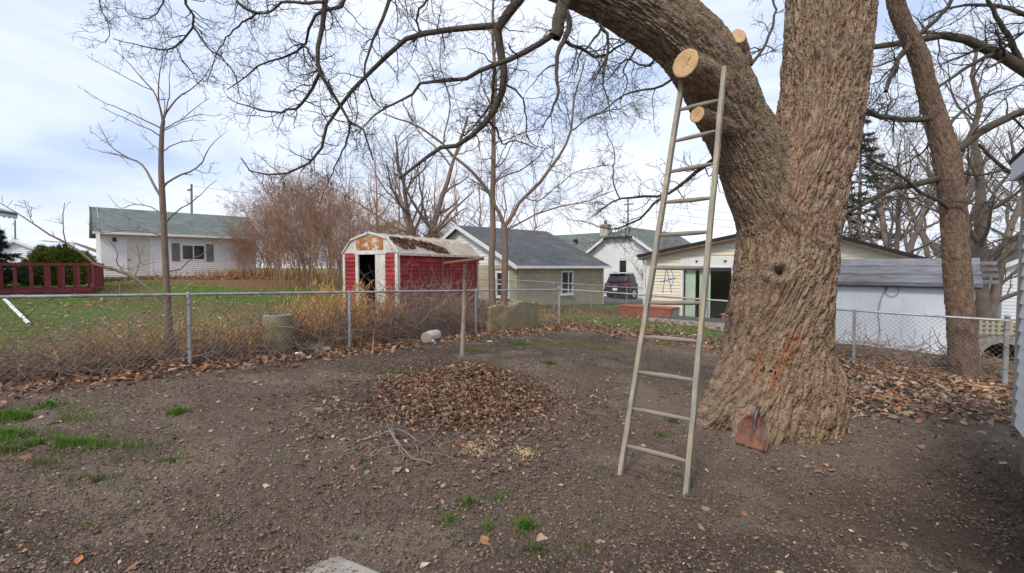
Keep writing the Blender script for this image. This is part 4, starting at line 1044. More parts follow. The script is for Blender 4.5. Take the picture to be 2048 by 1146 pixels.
# ------------------------------------------------------------------ the big maple: one fused trunk with furrowed bark
def px(rows): return [np.r_[P(x, y, d), r] for x, y, d, r in rows]
LIMBS = [
    px([(1560, 960, 4.92, .58), (1560, 900, 4.92, .575), (1556, 780, 4.92, .56), (1550, 700, 4.92, .51), (1558, 600, 4.92, .48), (1571, 500, 4.92, .463), (1585, 400, 4.92, .455), (1620, 300, 4.95, .415), (1643, 200, 5.0, .388), (1653, 100, 5.02, .385), (1658, 0, 5.04, .39), (1664, -150, 5.1, .385)]),
    px([(1555, 440, 4.9, .36), (1508, 322, 4.84, .34), (1468, 244, 4.76, .31), (1435, 170, 4.68, .312), (1381, 92, 4.62, .295), (1330, 46, 4.6, .298), (1231, -16, 4.6, .29), (1140, -56, 4.62, .275), (1040, -90, 4.7, .25)]),
    px([(1530, 720, 4.85, .38), (1470, 800, 4.82, .27), (1430, 845, 4.80, .17), (1395, 875, 4.78, .07)]),
    px([(1540, 780, 4.72, .38), (1518, 865, 4.5, .24), (1482, 912, 4.34, .13), (1445, 938, 4.22, .05)]),
    px([(1585, 800, 4.7, .38), (1594, 890, 4.5, .22), (1606, 935, 4.34, .12), (1614, 958, 4.2, .045)]),
    px([(1612, 780, 4.82, .36), (1650, 870, 4.8, .20), (1688, 900, 4.74, .11), (1740, 920, 4.66, .04)]),
    px([(1560, 800, 5.1, .42), (1480, 850, 5.4, .2), (1430, 850, 5.7, .08)]),
]
SPL = [spline(l, 18 if i < 2 else 8) for i, l in enumerate(LIMBS)]
def limb_sdf(pts, S_, full=False):
    pts = pts.astype(np.float32); best = np.full(len(pts), 1e9, dtype=np.float32); kk = np.zeros(len(pts), dtype=np.int32)
    S32 = S_.astype(np.float32); seg = []
    for k, (a, b) in enumerate(zip(S32[:-1], S32[1:])):
        ab = b[:3] - a[:3]; l2 = float(ab @ ab); rel = pts - a[:3]
        t = np.clip((rel @ ab) / l2, 0, 1); rel -= t[:, None] * ab
        d = np.sqrt(np.einsum('ij,ij->i', rel, rel)) - (a[3] + t * (b[3] - a[3]))
        m = d < best; best = np.where(m, d, best)
        if full: kk[m] = k
    if not full: return best
    A, B = S32[kk], S32[kk + 1]; ab = B[:, :3] - A[:, :3]; l = np.linalg.norm(ab, axis=1)
    t = np.clip(((pts - A[:, :3]) * ab).sum(1) / (l * l), 0, 1); c = A[:, :3] + t[:, None] * ab
    cum = np.concatenate([[0], np.cumsum(np.linalg.norm(np.diff(S_[:, :3], axis=0), axis=1))])
    # smooth axis: blend neighbouring segment directions
    dirs = nrm(np.diff(S_[:, :3], axis=0)); vd = nrm(np.vstack([dirs[:1], dirs[:-1] + dirs[1:], dirs[-1:]]))
    ax = nrm(vd[kk] * (1 - t[:, None]) + vd[kk + 1] * t[:, None])
    return best, cum[kk] + t * l, ax, c
def maple_sdf(pts):
    k = .038; ds = []
    for s in SPL:
        d = np.full(len(pts), 3., dtype=np.float32)
        lo, hi = (s[:, :3] - s[:, 3:] - .4).min(0), (s[:, :3] + s[:, 3:] + .4).max(0)
        m = ((pts > lo) & (pts < hi)).all(1)
        if m.any(): d[m] = limb_sdf(pts[m], s)
        ds.append(d)
    ds = np.stack(ds); mn = ds.min(0)
    return mn - k * np.log(np.exp(-(ds - mn) / k).sum(0))
def vnormals(V, Q):
    d1 = V[Q[:, 2]] - V[Q[:, 0]]; d2 = V[Q[:, 3]] - V[Q[:, 1]]; fn = np.cross(d1, d2); n = np.zeros_like(V)
    for c in range(3):
        for j in range(4): n[:, c] += np.bincount(Q[:, j], weights=fn[:, c], minlength=len(V))
    return nrm(n)
def maple():
    V, Q = [], []; b = 0
    for s in SPL:
        v, q, _ = tubes(np.array([s[:, :3]]), np.array([s[:, 3] * 1.02]), 24)
        n = len(v)
        c0, c1 = s[0, :3] , s[-1, :3]
        V.append(v); Q.append(q + b)
        V.append(np.array([c0, c1])); 
        # caps as degenerate quads
        i = np.arange(24); j = (i + 1) % 24
        Q.append(np.stack([b + i * 0 + n, b + j, b + i, b + i], 1)[:, :4]); Q.append(np.stack([b + i * 0 + n + 1, b + n - 24 + i, b + n - 24 + j, b + n - 24 + j], 1))
        b += n + 2
    V = np.vstack(V); Q = np.vstack(Q)
    qd = [tuple(f) if f[2] != f[3] else tuple(f[:3]) for f in Q.tolist()]
    me = bpy.data.meshes.new('tmp'); me.from_pydata(V.tolist(), [], qd); me.update()
    o = bpy.data.objects.new('tmp', me); COL.objects.link(o)
    md = o.modifiers.new('r', 'REMESH'); md.mode = 'VOXEL'; md.voxel_size = .0106
    dg = bpy.context.evaluated_depsgraph_get(); ev = o.evaluated_get(dg); m2 = ev.to_mesh()
    n = len(m2.vertices); co = np.empty(n * 3, dtype=np.float32); m2.vertices.foreach_get('co', co); co = co.reshape(-1, 3).astype(float)
    nl = len(m2.loops); li = np.empty(nl, dtype=np.int32); m2.loops.foreach_get('vertex_index', li)
    lt = np.empty(len(m2.polygons), dtype=np.int32); m2.polygons.foreach_get('loop_total', lt)
    quads = li.reshape(-1, 4) if (lt == 4).all() else None
    ev.to_mesh_clear(); bpy.data.objects.remove(o); bpy.data.meshes.remove(me)
    for it in range(2):
        g = vnormals(co, quads); co = co - g * (maple_sdf(co) * .97)[:, None]
    g = vnormals(co, quads)
    cd = co - np.array([0, 0, CAM_Z]); cdn = nrm(cd); dist = np.linalg.norm(cd, axis=1)
    def surf(x, y):                           # where the trunk's near side lies under a photo point
        r_ = nrm(ray(x, y)); a_ = 1 - cdn @ r_; near_ = np.argsort(a_)[:60]; return co[near_[np.argmin(dist[near_])]]
    KNOT = surf(1555, 541)
    # bark relief from each limb's own length and angle, blended where the limbs fuse; roots follow the trunk
    ws, gcs = [], []
    for k, s in enumerate(SPL[:2]):
        d, sv, ax, cen = limb_sdf(co, s, True)
        ref = np.array([.3, 1.0, .05]); U = nrm(np.cross(ax, ref[None])); W = np.cross(ax, U)
        rel = co - cen; ang = np.arctan2((rel * W).sum(1), (rel * U).sum(1))
        R0 = .47 if k == 0 else .32
        z = co[:, 2]
        a2 = ang + (.5 * (1.9 - z) * sstep(2.1, .9, z) if k == 0 else 0 * sv)
        q = np.stack([np.cos(a2) * R0, np.sin(a2) * R0, z if k == 0 else sv], 1) + k * 3.1
        kd = np.linalg.norm(co - KNOT, axis=1)
        gcs.append(q); ws.append(np.exp(-np.clip(d, -1, .6) / .05))
    ws = np.stack(ws); ws /= ws.sum(0)
    h = np.zeros(len(co)); gc = np.where((ws[0] >= ws[1])[:, None], gcs[0], gcs[1])
    for k, q in enumerate(gcs):
        sel = (ws[k] > .04) & (co[:, 2] > -.35)
        qq = q[sel]
        # grain flows round the knot
        if k == 0:
            kv = co[sel] - KNOT; kf = np.exp(-(np.linalg.norm(kv, axis=1) / .22) ** 2)
            qq = qq + np.stack([kv[:, 2] * kf * .0, kv[:, 2] * 0, -np.abs(kv[:, 0]) * kf * 1.6], 1)
        wob = np.stack([fbm(qq * np.array([4, 4, 3]), 2, 51) - .5, fbm(qq * np.array([4, 4, 3]), 2, 52) - .5, fbm(qq * 4, 2, 53) - .5], 1)
        r = (qq + wob * np.array([.06, .06, .18])) * np.array([36, 36, 3.2])
        F1, F2, I = voro(r, 60 + k)
        plate = sstep(.02, .26, F2 - F1)
        w2 = qq + wob * np.array([.05, .05, .1])
        rid = 1 - np.abs(2 * fbm(w2 * np.array([46, 46, 4.6]), 2, 64) - 1) * 2.2
        hh = .75 * plate * (.5 + .5 * I) + .38 * np.clip(rid, -.3, 1) + .25 * (fbm(qq * np.array([70, 70, 22]), 2, 70) - .5)
        h[sel] += ws[k][sel] * hh
    amp = np.where(ws[1] > .5, .034, .046)
    co2 = co + g * ((h - .5) * amp)[:, None]
    co2 += g * (.05 * (fbm(co * 2.6, 3, 90) - .5))[:, None]
    kd = np.linalg.norm(co - KNOT, axis=1)
    co2 -= g * (.13 * np.exp(-(kd / .034) ** 2))[:, None]; co2 += g * (.03 * np.exp(-((kd - .095) / .045) ** 2))[:, None]
    # stains and wounds with shapes of their own
    tint = np.zeros((len(co), 4)); tint[:, :3] = (.5, .3, .15)
    def spot(xy, d, r, colr, a, stretch=None, nseed=0):
        seq = [surf(x, y) for x, y in xy]; dm = np.full(len(co), 9.)
        for p, q in zip(seq[:-1], seq[1:]):
            ab = q - p; t_ = np.clip(((co - p) @ ab) / (ab @ ab), 0, 1); dm = np.minimum(dm, np.linalg.norm(co - p - t_[:, None] * ab, axis=1))
        f = sstep(r, r * .45, dm + r * 1.1 * (fbm(co * 16, 3, 100 + nseed) - .5)) * a
        tint[:, :3] = np.where((f > tint[:, 3])[:, None], np.array(colr)[None], tint[:, :3]); tint[:, 3] = np.maximum(tint[:, 3], f)
    spot([(1600, 672), (1575, 715), (1550, 760)], 4.40, .055, (.34, .165, .09), .85, nseed=1)
    spot([(1520, 700), (1505, 750)], 4.42, .035, (.33, .16, .09), .8, nseed=2)
    spot([(1500, 497), (1494, 520)], 4.45, .022, (.55, .36, .16), 1., nseed=3)
    spot([(1590, 275), (1588, 330), (1612, 420)], 4.5, .07, (.36, .22, .15), .75, nseed=4)
    spot([(1470, 330), (1480, 400)], 4.5, .05, (.32, .19, .12), .6, nseed=5)
    spot([(1487, 820), (1480, 830)], 4.32, .04, (.36, .2, .12), .8, nseed=6)
    spot([(1475, 858), (1490, 870)], 4.22, .09, (.40, .31, .19), .8, nseed=7)
    spot([(1560, 880), (1600, 905), (1640, 890)], 4.3, .13, (.25, .20, .11), .7, nseed=8)
    spot([(1583, 893), (1587, 900)], 4.2, .035, (.45, .24, .12), .8, nseed=9)
    lg = ws[1] * sstep(.3, .9, ws[1]); mos = lg * .45
    tint[:, :3] = np.where((mos > tint[:, 3])[:, None], np.array([.21, .175, .12])[None], tint[:, :3]); tint[:, 3] = np.maximum(tint[:, 3], mos)
    me = np_mesh('trunk', co2, quads if quads is not None else None, attrs={'gc': gc, 'tint': tint}, smooth=True)
    t = thing('maple_tree', 'huge forked maple with furrowed bark and sawn-off limbs beside the ladder', 'tree', P(1558, 905, 4.92))
    put('trunk', me, M['bark'], t)
    # sawn stubs
    def stub(x0, y0, d0, x1, y1, d1, r0, r1, tilt=None):
        a, b = P(x0, y0, d0), P(x1, y1, d1); n = 40; m = 14
        ax = nrm(b - a); ref = np.array([0, 0, 1.0]); U = nrm(np.cross(ax, ref)); W = np.cross(ax, U)
        V, A = [], []
        for i in range(m):
            f = i / (m - 1); r = r0 + (r1 - r0) * f ** .6
            for j in range(n):
                th = 2 * math.pi * j / n
                off = tilt[0] * math.cos(th) + tilt[1] * math.sin(th) if tilt else 0
                q = a + (b - a) * f + ax * off * r * f
                V.append(q + (U * math.cos(th) + W * math.sin(th)) * r); A.append((math.cos(th) * r, math.sin(th) * r, f * np.linalg.norm(b - a)))
        V, A = np.array(V), np.array(A)
        F1, F2, I = voro(A * np.array([34, 34, 8]) + x0, 5)
        nr = np.tile(np.array([(U * math.cos(2 * math.pi * j / n) + W * math.sin(2 * math.pi * j / n)) for j in range(n)]), (m, 1))
        V += nr * ((sstep(.02, .3, F2 - F1) - .6) * .016 * np.repeat(np.r_[np.ones(m - 3), .5, .25, .15], n))[:, None]
        i = np.arange(m - 1)[:, None] * n; j = np.arange(n)[None]; j2 = (j + 1) % n
        Qs = np.stack([i + j, i + j2, i + n + j2, i + n + j], -1).reshape(-1, 4)
        s = put('sawn_limb', np_mesh('sawn_limb', V, Qs, attrs={'gc': A, 'tint': np.zeros((len(V), 4))}, smooth=True), M['bark'], t)
        e = V[-n:]; c = e.mean(0); rings = [(e * .955 + c * .045) + ax * .001, (e * .86 + c * .14) + ax * .004, e * .45 + c * .55 + ax * .003]
        VV = np.vstack(rings + [c[None] + ax * .002]); QQ = []; TT = []
        for k in range(2):
            for q in range(n): QQ.append((k * n + q, k * n + (q + 1) % n, (k + 1) * n + (q + 1) % n, (k + 1) * n + q))
        for q in range(n): TT.append((2 * n + q, 2 * n + (q + 1) % n, 3 * n))
        rel = VV - c; g3 = np.stack([rel @ U, rel @ W, rel @ ax], 1)
        rim = np.vstack([e, e * .95 + c * .05 - ax * .003]); put('bark_rim', np_mesh('bark_rim', rim, np.array([(q, (q + 1) % n, n + (q + 1) % n, n + q) for q in range(n)]), attrs={'gc': rim, 'tint': np.zeros((2 * n, 4))}), M['bark'], s)
        put('cut_face', np_mesh('cut_face', VV, np.array(QQ), np.array(TT), attrs={'gc': g3}), M['cut'], s)
        ck = MB(); cv = c + ax * .0075
        for (x0, y0, x1, y1, wd) in ((-.55, -.35, .0, .05, .012), (.0, .05, .25, .3, .008), (-.3, .2, .0, .05, .008)):
            p0, p1 = cv + (U * x0 + W * y0) * r1, cv + (U * x1 + W * y1) * r1; dd = nrm(np.cross(ax, p1 - p0)) * wd * r1 * 4; ck.quad(p0, p0 * .5 + p1 * .5 - dd * .6, p1, p0 * .5 + p1 * .5 + dd * .6)
        ck.build('crack', M['fascia'], s)
    stub(1446, 180, 4.62, 1371, 126, 4.17, .18, .126)
    stub(1470, 262, 4.62, 1394, 229, 4.20, .09, .071)
    stub(1487, 130, 4.62, 1477, 72, 4.50, .085, .062, tilt=(.5, -.7))
    return t
MAPLE = maple()

# ------------------------------------------------------------------ traced and grown branches
def traced(rows, d, r0, r1, n=14, jit=0.):
    """rows of photo points; d a depth or a list of two depths"""
    d0, d1 = d if isinstance(d, (tuple, list)) else (d, d)
    m = len(rows); p = np.array([P(x, y, d0 + (d1 - d0) * i / (m - 1)) for i, (x, y) in enumerate(rows)])
    q = spline(p, n); q += rng.normal(0, jit, q.shape) if jit else 0
    return q, np.linspace(r0, r1, n)
def stack(lst): return np.stack([a for a, b in lst]), np.stack([b for a, b in lst])
def crown_mesh(levels, sides):
    return merge([tubes(p, r, s) for (p, r), s in zip(levels, sides)])
def put_tubes(name, levels, sides, mt, parent, smooth=True):
    V, Q, A = crown_mesh(levels, sides); o = put(name, np_mesh(name, V, Q, attrs={'gc': A}, smooth=smooth), mt, parent)
    if name in ('twigs', 'high_branches', 'boughs', 'crown', 'stems'): o['kind'] = 'stuff'
    return o

def maple_branches():
    t = MAPLE
    out = traced([(1080, -78), (1040, -90), (900, -122), (750, -140), (600, -150), (420, -160), (250, -165)], (4.66, 5.6), .27, .07, 18)
    st2 = traced([(1662, -120), (1672, -330), (1690, -600), (1660, -900), (1690, -1200)], (5.08, 5.6), .45, .18, 16)
    fk = traced([(1672, -330), (1780, -560), (1950, -760), (2150, -900)], (5.15, 6.5), .26, .08, 12)
    for q in (out, st2, fk): put_tubes('limb', [(q[0][None], q[1][None])], [20], M['limb'], t)
    c4 = lambda pts: [(480 + x * .3665, y * .3665) for x, y in pts]
    c1 = lambda pts: [(x * .349, y * .349) for x, y in pts]
    c8 = lambda pts: [(960 + x * .3665, y * .3665) for x, y in pts]
    B = []
    def b(rows, d, r0, r1): B.append(traced(rows, d, r0 * .88, r1 * .88, 16, .006))
    b([(1085, -75), (1035, 5), (1000, 48), (998, 90), (1008, 140), (1005, 180), (985, 228), (972, 245), (920, 290), (888, 292), (850, 320), (800, 358)], (4.6, 5.1), .062, .016)
    b([(1000, 48), (938, 55), (832, 70), (799, 90), (733, 154), (682, 207), (652, 253), (636, 312), (564, 348), (502, 341), (480, 315)], (4.7, 5.6), .036, .008)
    b([(800, -130), (780, 0), (744, 84), (729, 147), (733, 160), (745, 195), (760, 215)], (4.8, 5.0), .03, .006)
    b([(655, -145), (650, 0), (647, 37), (634, 114), (641, 147), (667, 190), (700, 242), (729, 264), (746, 322)], (5.0, 5.2), .042, .009)
    b([(700, -140), (691, 0), (652, 22), (627, 33), (612, 73), (608, 92), (568, 114), (524, 128), (480, 163), (455, 180)], (5.0, 5.9), .028, .006)
    b([(608, 92), (630, 121), (641, 143)], (5.3, 5.1), .014, .01)
    b([(641, 143), (627, 172), (597, 214), (564, 222), (528, 222), (480, 207), (455, 195)], (5.1, 5.7), .022, .005)
    b([(700, 242), (694, 282), (674, 326), (649, 381), (640, 410)], (5.15, 5.5), .014, .004)
    b([(650, 5), (601, 5), (557, 5), (539, 24), (513, 26), (480, 7), (470, -10)], (5.0, 5.4), .02, .008)
    b([(513, 26), (480, 50), (450, 80), (425, 130), (415, 170)], (5.3, 5.8), .013, .004)
    b([(1145, -60), (1132, -10), (1120, 30), (1110, 72)], (4.55, 4.4), .075, .066)
    b([(1112, 66), (1063, 97), (1008, 123), (960, 141), (929, 159), (847, 165), (828, 187), (762, 220), (733, 246), (715, 270)], (4.4, 5.3), .034, .006)
    b(c8([(470, 60), (490, 140), (450, 240), (425, 300), (420, 420), (425, 520), (380, 620), (340, 700)]), (4.45, 4.3), .034, .006)
    b(c8([(475, 235), (560, 270), (640, 305), (700, 290), (780, 240), (830, 200)]), (4.5, 4.7), .02, .008)
    b(c8([(650, 100), (665, 160), (700, 185), (690, 320), (670, 440), (700, 560), (720, 650)]), (4.6, 4.4), .02, .005)
    b(c8([(665, 150), (600, 240), (540, 300), (530, 380), (515, 430)]), (4.6, 4.5), .015, .004)
    b(c8([(875, 230), (820, 320), (780, 380), (810, 440), (760, 560)]), (4.7, 4.6), .014, .004)
    b(c8([(80, 370), (70, 470), (60, 560), (-40, 700), (-110, 760)]), (4.9, 5.3), .022, .006)
    b(c8([(145, 460), (210, 500), (245, 600), (255, 740), (290, 790), (360, 815)]), (4.9, 5.3), .012, .004)
    b(c8([(55, 670), (95, 720), (120, 780), (200, 770), (300, 810)]), (4.95, 5.3), .014, .004)
    b([(365, -150), (370, 0), (387, 28), (386, 52), (352, 94), (328, 101), (290, 94), (227, 77)], (5.3, 5.8), .022, .005)
    b([(387, 52), (419, 99), (440, 112), (470, 150), (480, 200)], (5.4, 5.7), .012, .004)
    b([(352, 94), (365, 120), (385, 145), (392, 165)], (5.5, 5.6), .008, .003)
    b([(185, -140), (199, 0), (220, 59), (209, 86), (180, 72)], (5.6, 5.6), .012, .003)
    b([(480, -140), (470, -10), (503, 23), (520, 28)], (5.3, 5.3), .02, .012)
    b([(340, -40), (320, 20), (290, 38), (255, 25), (250, 5)], (5.6, 5.8), .012, .004)
    b([(900, -120), (860, -10), (835, 25), (838, 70)], (4.75, 4.9), .02, .01)
    # the long low branch passing behind the ladder
    b([(1500, 275), (1427, 318), (1368, 364), (1330, 389), (1247, 396), (1221, 406), (1190, 430)], (5.1, 5.6), .034, .007)
    b([(1330, 389), (1280, 436), (1247, 454), (1215, 458), (1160, 440)], (5.25, 5.6), .018, .005)
    b([(1240, 396), (1225, 360), (1228, 300), (1215, 265)], (5.4, 5.5), .010, .004)
    b([(1400, 105), (1330, 170), (1250, 190), (1200, 225), (1160, 240)], (5.0, 6.5), .02, .004)
    b([(1350, 60), (1300, 130), (1250, 120), (1215, 160), (1190, 170)], (5.0, 6.4), .018, .004)
    b([(1700, 430), (1740, 420), (1790, 400), (1840, 395), (1880, 370)], (5.2, 6.2), .02, .006)
    b([(1715, 215), (1760, 232), (1800, 236)], (5.3, 6.8), .035, .03)
    b([(1500, 130), (1530, 90), (1550, 20), (1530, -40)], (5.1, 5.6), .02, .01)
    Pm, Rm = stack(B)
    for i in range(len(Pm)): put_tubes('branch', [(Pm[i:i + 1], Rm[i:i + 1])], [9], M['limb'], t)
    ln = np.linalg.norm(np.diff(Pm, axis=1), axis=2).sum(1)
    p1, r1 = grow(Pm, Rm, np.maximum(2, ln * 10.5).astype(int), .50, 58, .32, -.02, 7, .5, .0028, .1, rcap=.0075)
    p2, r2 = grow(p1, r1, 4, .26, 52, .36, .02, 5, .65, .0022, .15)
    p3, r3 = grow(p2, r2, 3, .12, 48, .34, .06, 4, .8, .0018, .2)
    put_tubes('twigs', [(p1, r1), (p2, r2), (p3, r3)], [5, 4, 3], M['twig'], t)
    # high crown above the frame
    Ps, Rs = stack([traced([(1690, -600), (1500, -900), (1300, -1100)], (5.5, 5.0), .14, .05), traced([(1950, -760), (2100, -1200), (2300, -1500)], (6.5, 8), .08, .04), traced([(900, -122), (800, -400), (600, -600)], (4.8, 5.5), .12, .04), traced([(1690, -1200), (1800, -1600), (1700, -2000)], (5.6, 6.5), .15, .05)])
    q1, s1 = grow(Ps, Rs, 9, 2.0, 50, .2, .05, 8, .5, .008); q2, s2 = grow(q1, s1, 6, .8, 50, .25, .05, 5, .5, .004)
    put_tubes('high_branches', [(Ps, Rs), (q1, s1), (q2, s2)], [8, 5, 3], M['limb'], t)
maple_branches()

def bark_tube(rows, n_len, n_around, freq=(34, 34, 7), amp=.022, seed=3):
    s = spline(rows, n_len); V, Q, A = tubes(s[None, :, :3], s[None, :, 3], n_around)
    V = V.reshape(n_len, n_around, 3); nr = nrm(V - s[:, None, :3]); A = A.reshape(n_len, n_around, 3)
    q = A.reshape(-1, 3); wob = np.stack([fbm(q * np.array([5, 5, 3]), 2, seed + 1) - .5, fbm(q * np.array([5, 5, 3]), 2, seed + 2) - .5, fbm(q * 4, 2, seed + 3) - .5], 1)
    F1, F2, I = voro((q + wob * np.array([.07, .07, .22])) * np.array(freq), seed)
    h = .7 * sstep(0, .4, F2 - F1) * (.5 + .5 * I) + .5 * fbm(q * np.array([60, 60, 16]), 2, seed + 5)
    V = V + nr * ((h - .5) * amp).reshape(n_len, n_around, 1)
    return V.reshape(-1, 3), Q, A.reshape(-1, 3)

def right_tree():
    d = 8.2
    rows = px([(1935, 800, d, .28), (1932, 765, d, .235), (1927, 720, d, .21), (1922, 640, d, .195), (1914, 540, d, .187), (1908, 440, d, .185), (1901, 370, d, .185), (1892, 310, d, .182), (1873, 240, d, .158), (1855, 180, d, .142), (1840, 120, d, .14), (1822, 80, d, .132), (1801, 35, d, .127), (1788, -20, d, .123), (1760, -200, d, .115), (1770, -420, d, .1)])
    t = thing('yard_tree', 'straight rough-barked tree growing behind the right chain-link fence', 'tree', P(1932, 765, d))
    V, Q, A = bark_tube(rows, 330, 90, (40, 40, 9), .026)
    put('trunk', np_mesh('trunk', V, Q, attrs={'gc': A}, smooth=True), M['bark2'], t)
    B = []
    def b(r, dd, r0, r1): B.append(traced(r, dd, r0, r1, 12, .008))
    b([(1865, 237), (1820, 240), (1790, 238), (1755, 232), (1728, 222), (1700, 225)], (8.2, 7.8), .055, .03)
    b([(1885, 355), (1823, 370), (1779, 378), (1743, 400), (1706, 420), (1660, 440)], (8.2, 8.8), .06, .03)
    b([(1895, 413), (1838, 381), (1805, 352), (1768, 334), (1737, 317)], (8.1, 7.4), .035, .016)
    b([(1895, 305), (1919, 297), (1944, 275), (1988, 249), (2048, 224), (2150, 190)], (8.2, 8.0), .075, .055)
    b([(1823, 90), (1845, 62), (1875, 37), (1904, 0), (1940, -60)], (8.2, 7.8), .04, .025)
    b([(1820, 88), (1801, 110), (1779, 158), (1770, 183)], (8.1, 7.8), .045, .03)
    b([(1822, 95), (1760, 160), (1735, 170)], (8.2, 8.4), .02, .008)
    b([(1905, 400), (1950, 408), (1985, 404)], (8.0, 7.7), .02, .01)
    b([(1885, 270), (1920, 225), (1980, 190), (2050, 170)], (8.3, 9.3), .035, .012)
    b([(1890, 340), (1960, 350), (2010, 340), (2060, 350)], (8.3, 9.0), .03, .012)
    b([(1875, 250), (1850, 300), (1800, 330), (1770, 330)], (8.3, 9.0), .02, .008)
    b([(1765, -180), (1700, -300), (1600, -420)], (8.2, 9), .09, .04); b([(1765, -250), (1850, -420), (2000, -520)], (8.2, 9), .09, .04)
    Pm, Rm = stack(B)
    for i in range(len(Pm)): put_tubes('branch', [(Pm[i:i + 1], Rm[i:i + 1])], [8], M['limb'], t)
    p1, r1 = grow(Pm, Rm, 9, .9, 52, .22, .01, 7, .4, .004); p2, r2 = grow(p1, r1, 5, .42, 45, .25, .03, 5, .55, .003); p3, r3 = grow(p2, r2, 3, .2, 45, .25, .03, 3, .7, .0025)
    put_tubes('twigs', [(p1, r1), (p2, r2), (p3, r3)], [4, 3, 3], M['twig'], t)
    # tree whose limb crosses from beyond the right edge
    d = 11.5
    t2 = thing('leaning_limb_tree', 'tree beyond the right edge whose mossy limb crosses behind the second trunk', 'tree', P(2330, 690, d))
    tr = traced([(2330, 720), (2310, 480), (2260, 280), (2190, 60), (2150, -200)], (d, d), .34, .2, 16); put_tubes('trunk', [(tr[0][None], tr[1][None])], [16], M['limb'], t2)
    B = [traced([(2260, 280), (2130, 190), (2048, 140), (1992, 106), (1952, 88), (1911, 70), (1845, 79), (1794, 88), (1728, 97), (1690, 100)], (d, 11), .17, .05, 14, .012),
         traced([(2300, 420), (2150, 380), (2040, 352), (1990, 322), (1960, 290)], (d, 11), .1, .03, 14, .01),
         traced([(2048, 140), (2020, 80), (1990, 30), (1960, -50)], (d, 11), .07, .03, 14, .01),
         traced([(2200, 100), (2080, 40), (1990, 10), (1900, 15), (1850, 40)], (d, 12), .08, .02, 14, .01),
         traced([(1992, 106), (1940, 130), (1890, 165), (1850, 200), (1830, 260)], (11.2, 11.8), .05, .012, 14, .01),
         traced([(2310, 500), (2160, 470), (2060, 470), (2000, 480), (1960, 500)], (d, 11.5), .07, .015, 14, .01)]
    Pm, Rm = stack(B)
    for i in range(len(Pm)): put_tubes('branch', [(Pm[i:i + 1], Rm[i:i + 1])], [8], M['limb'], t2)
    p1, r1 = grow(Pm, Rm, 16, 1.3, 52, .22, .02, 7, .4, .005); p2, r2 = grow(p1, r1, 6, .55, 45, .25, .03, 5, .55, .004); p3, r3 = grow(p2, r2, 3, .25, 45, .25, .03, 3, .7, .003)
    put_tubes('twigs', [(p1, r1), (p2, r2), (p3, r3)], [4, 3, 3], M['twig'], t2)
right_tree()

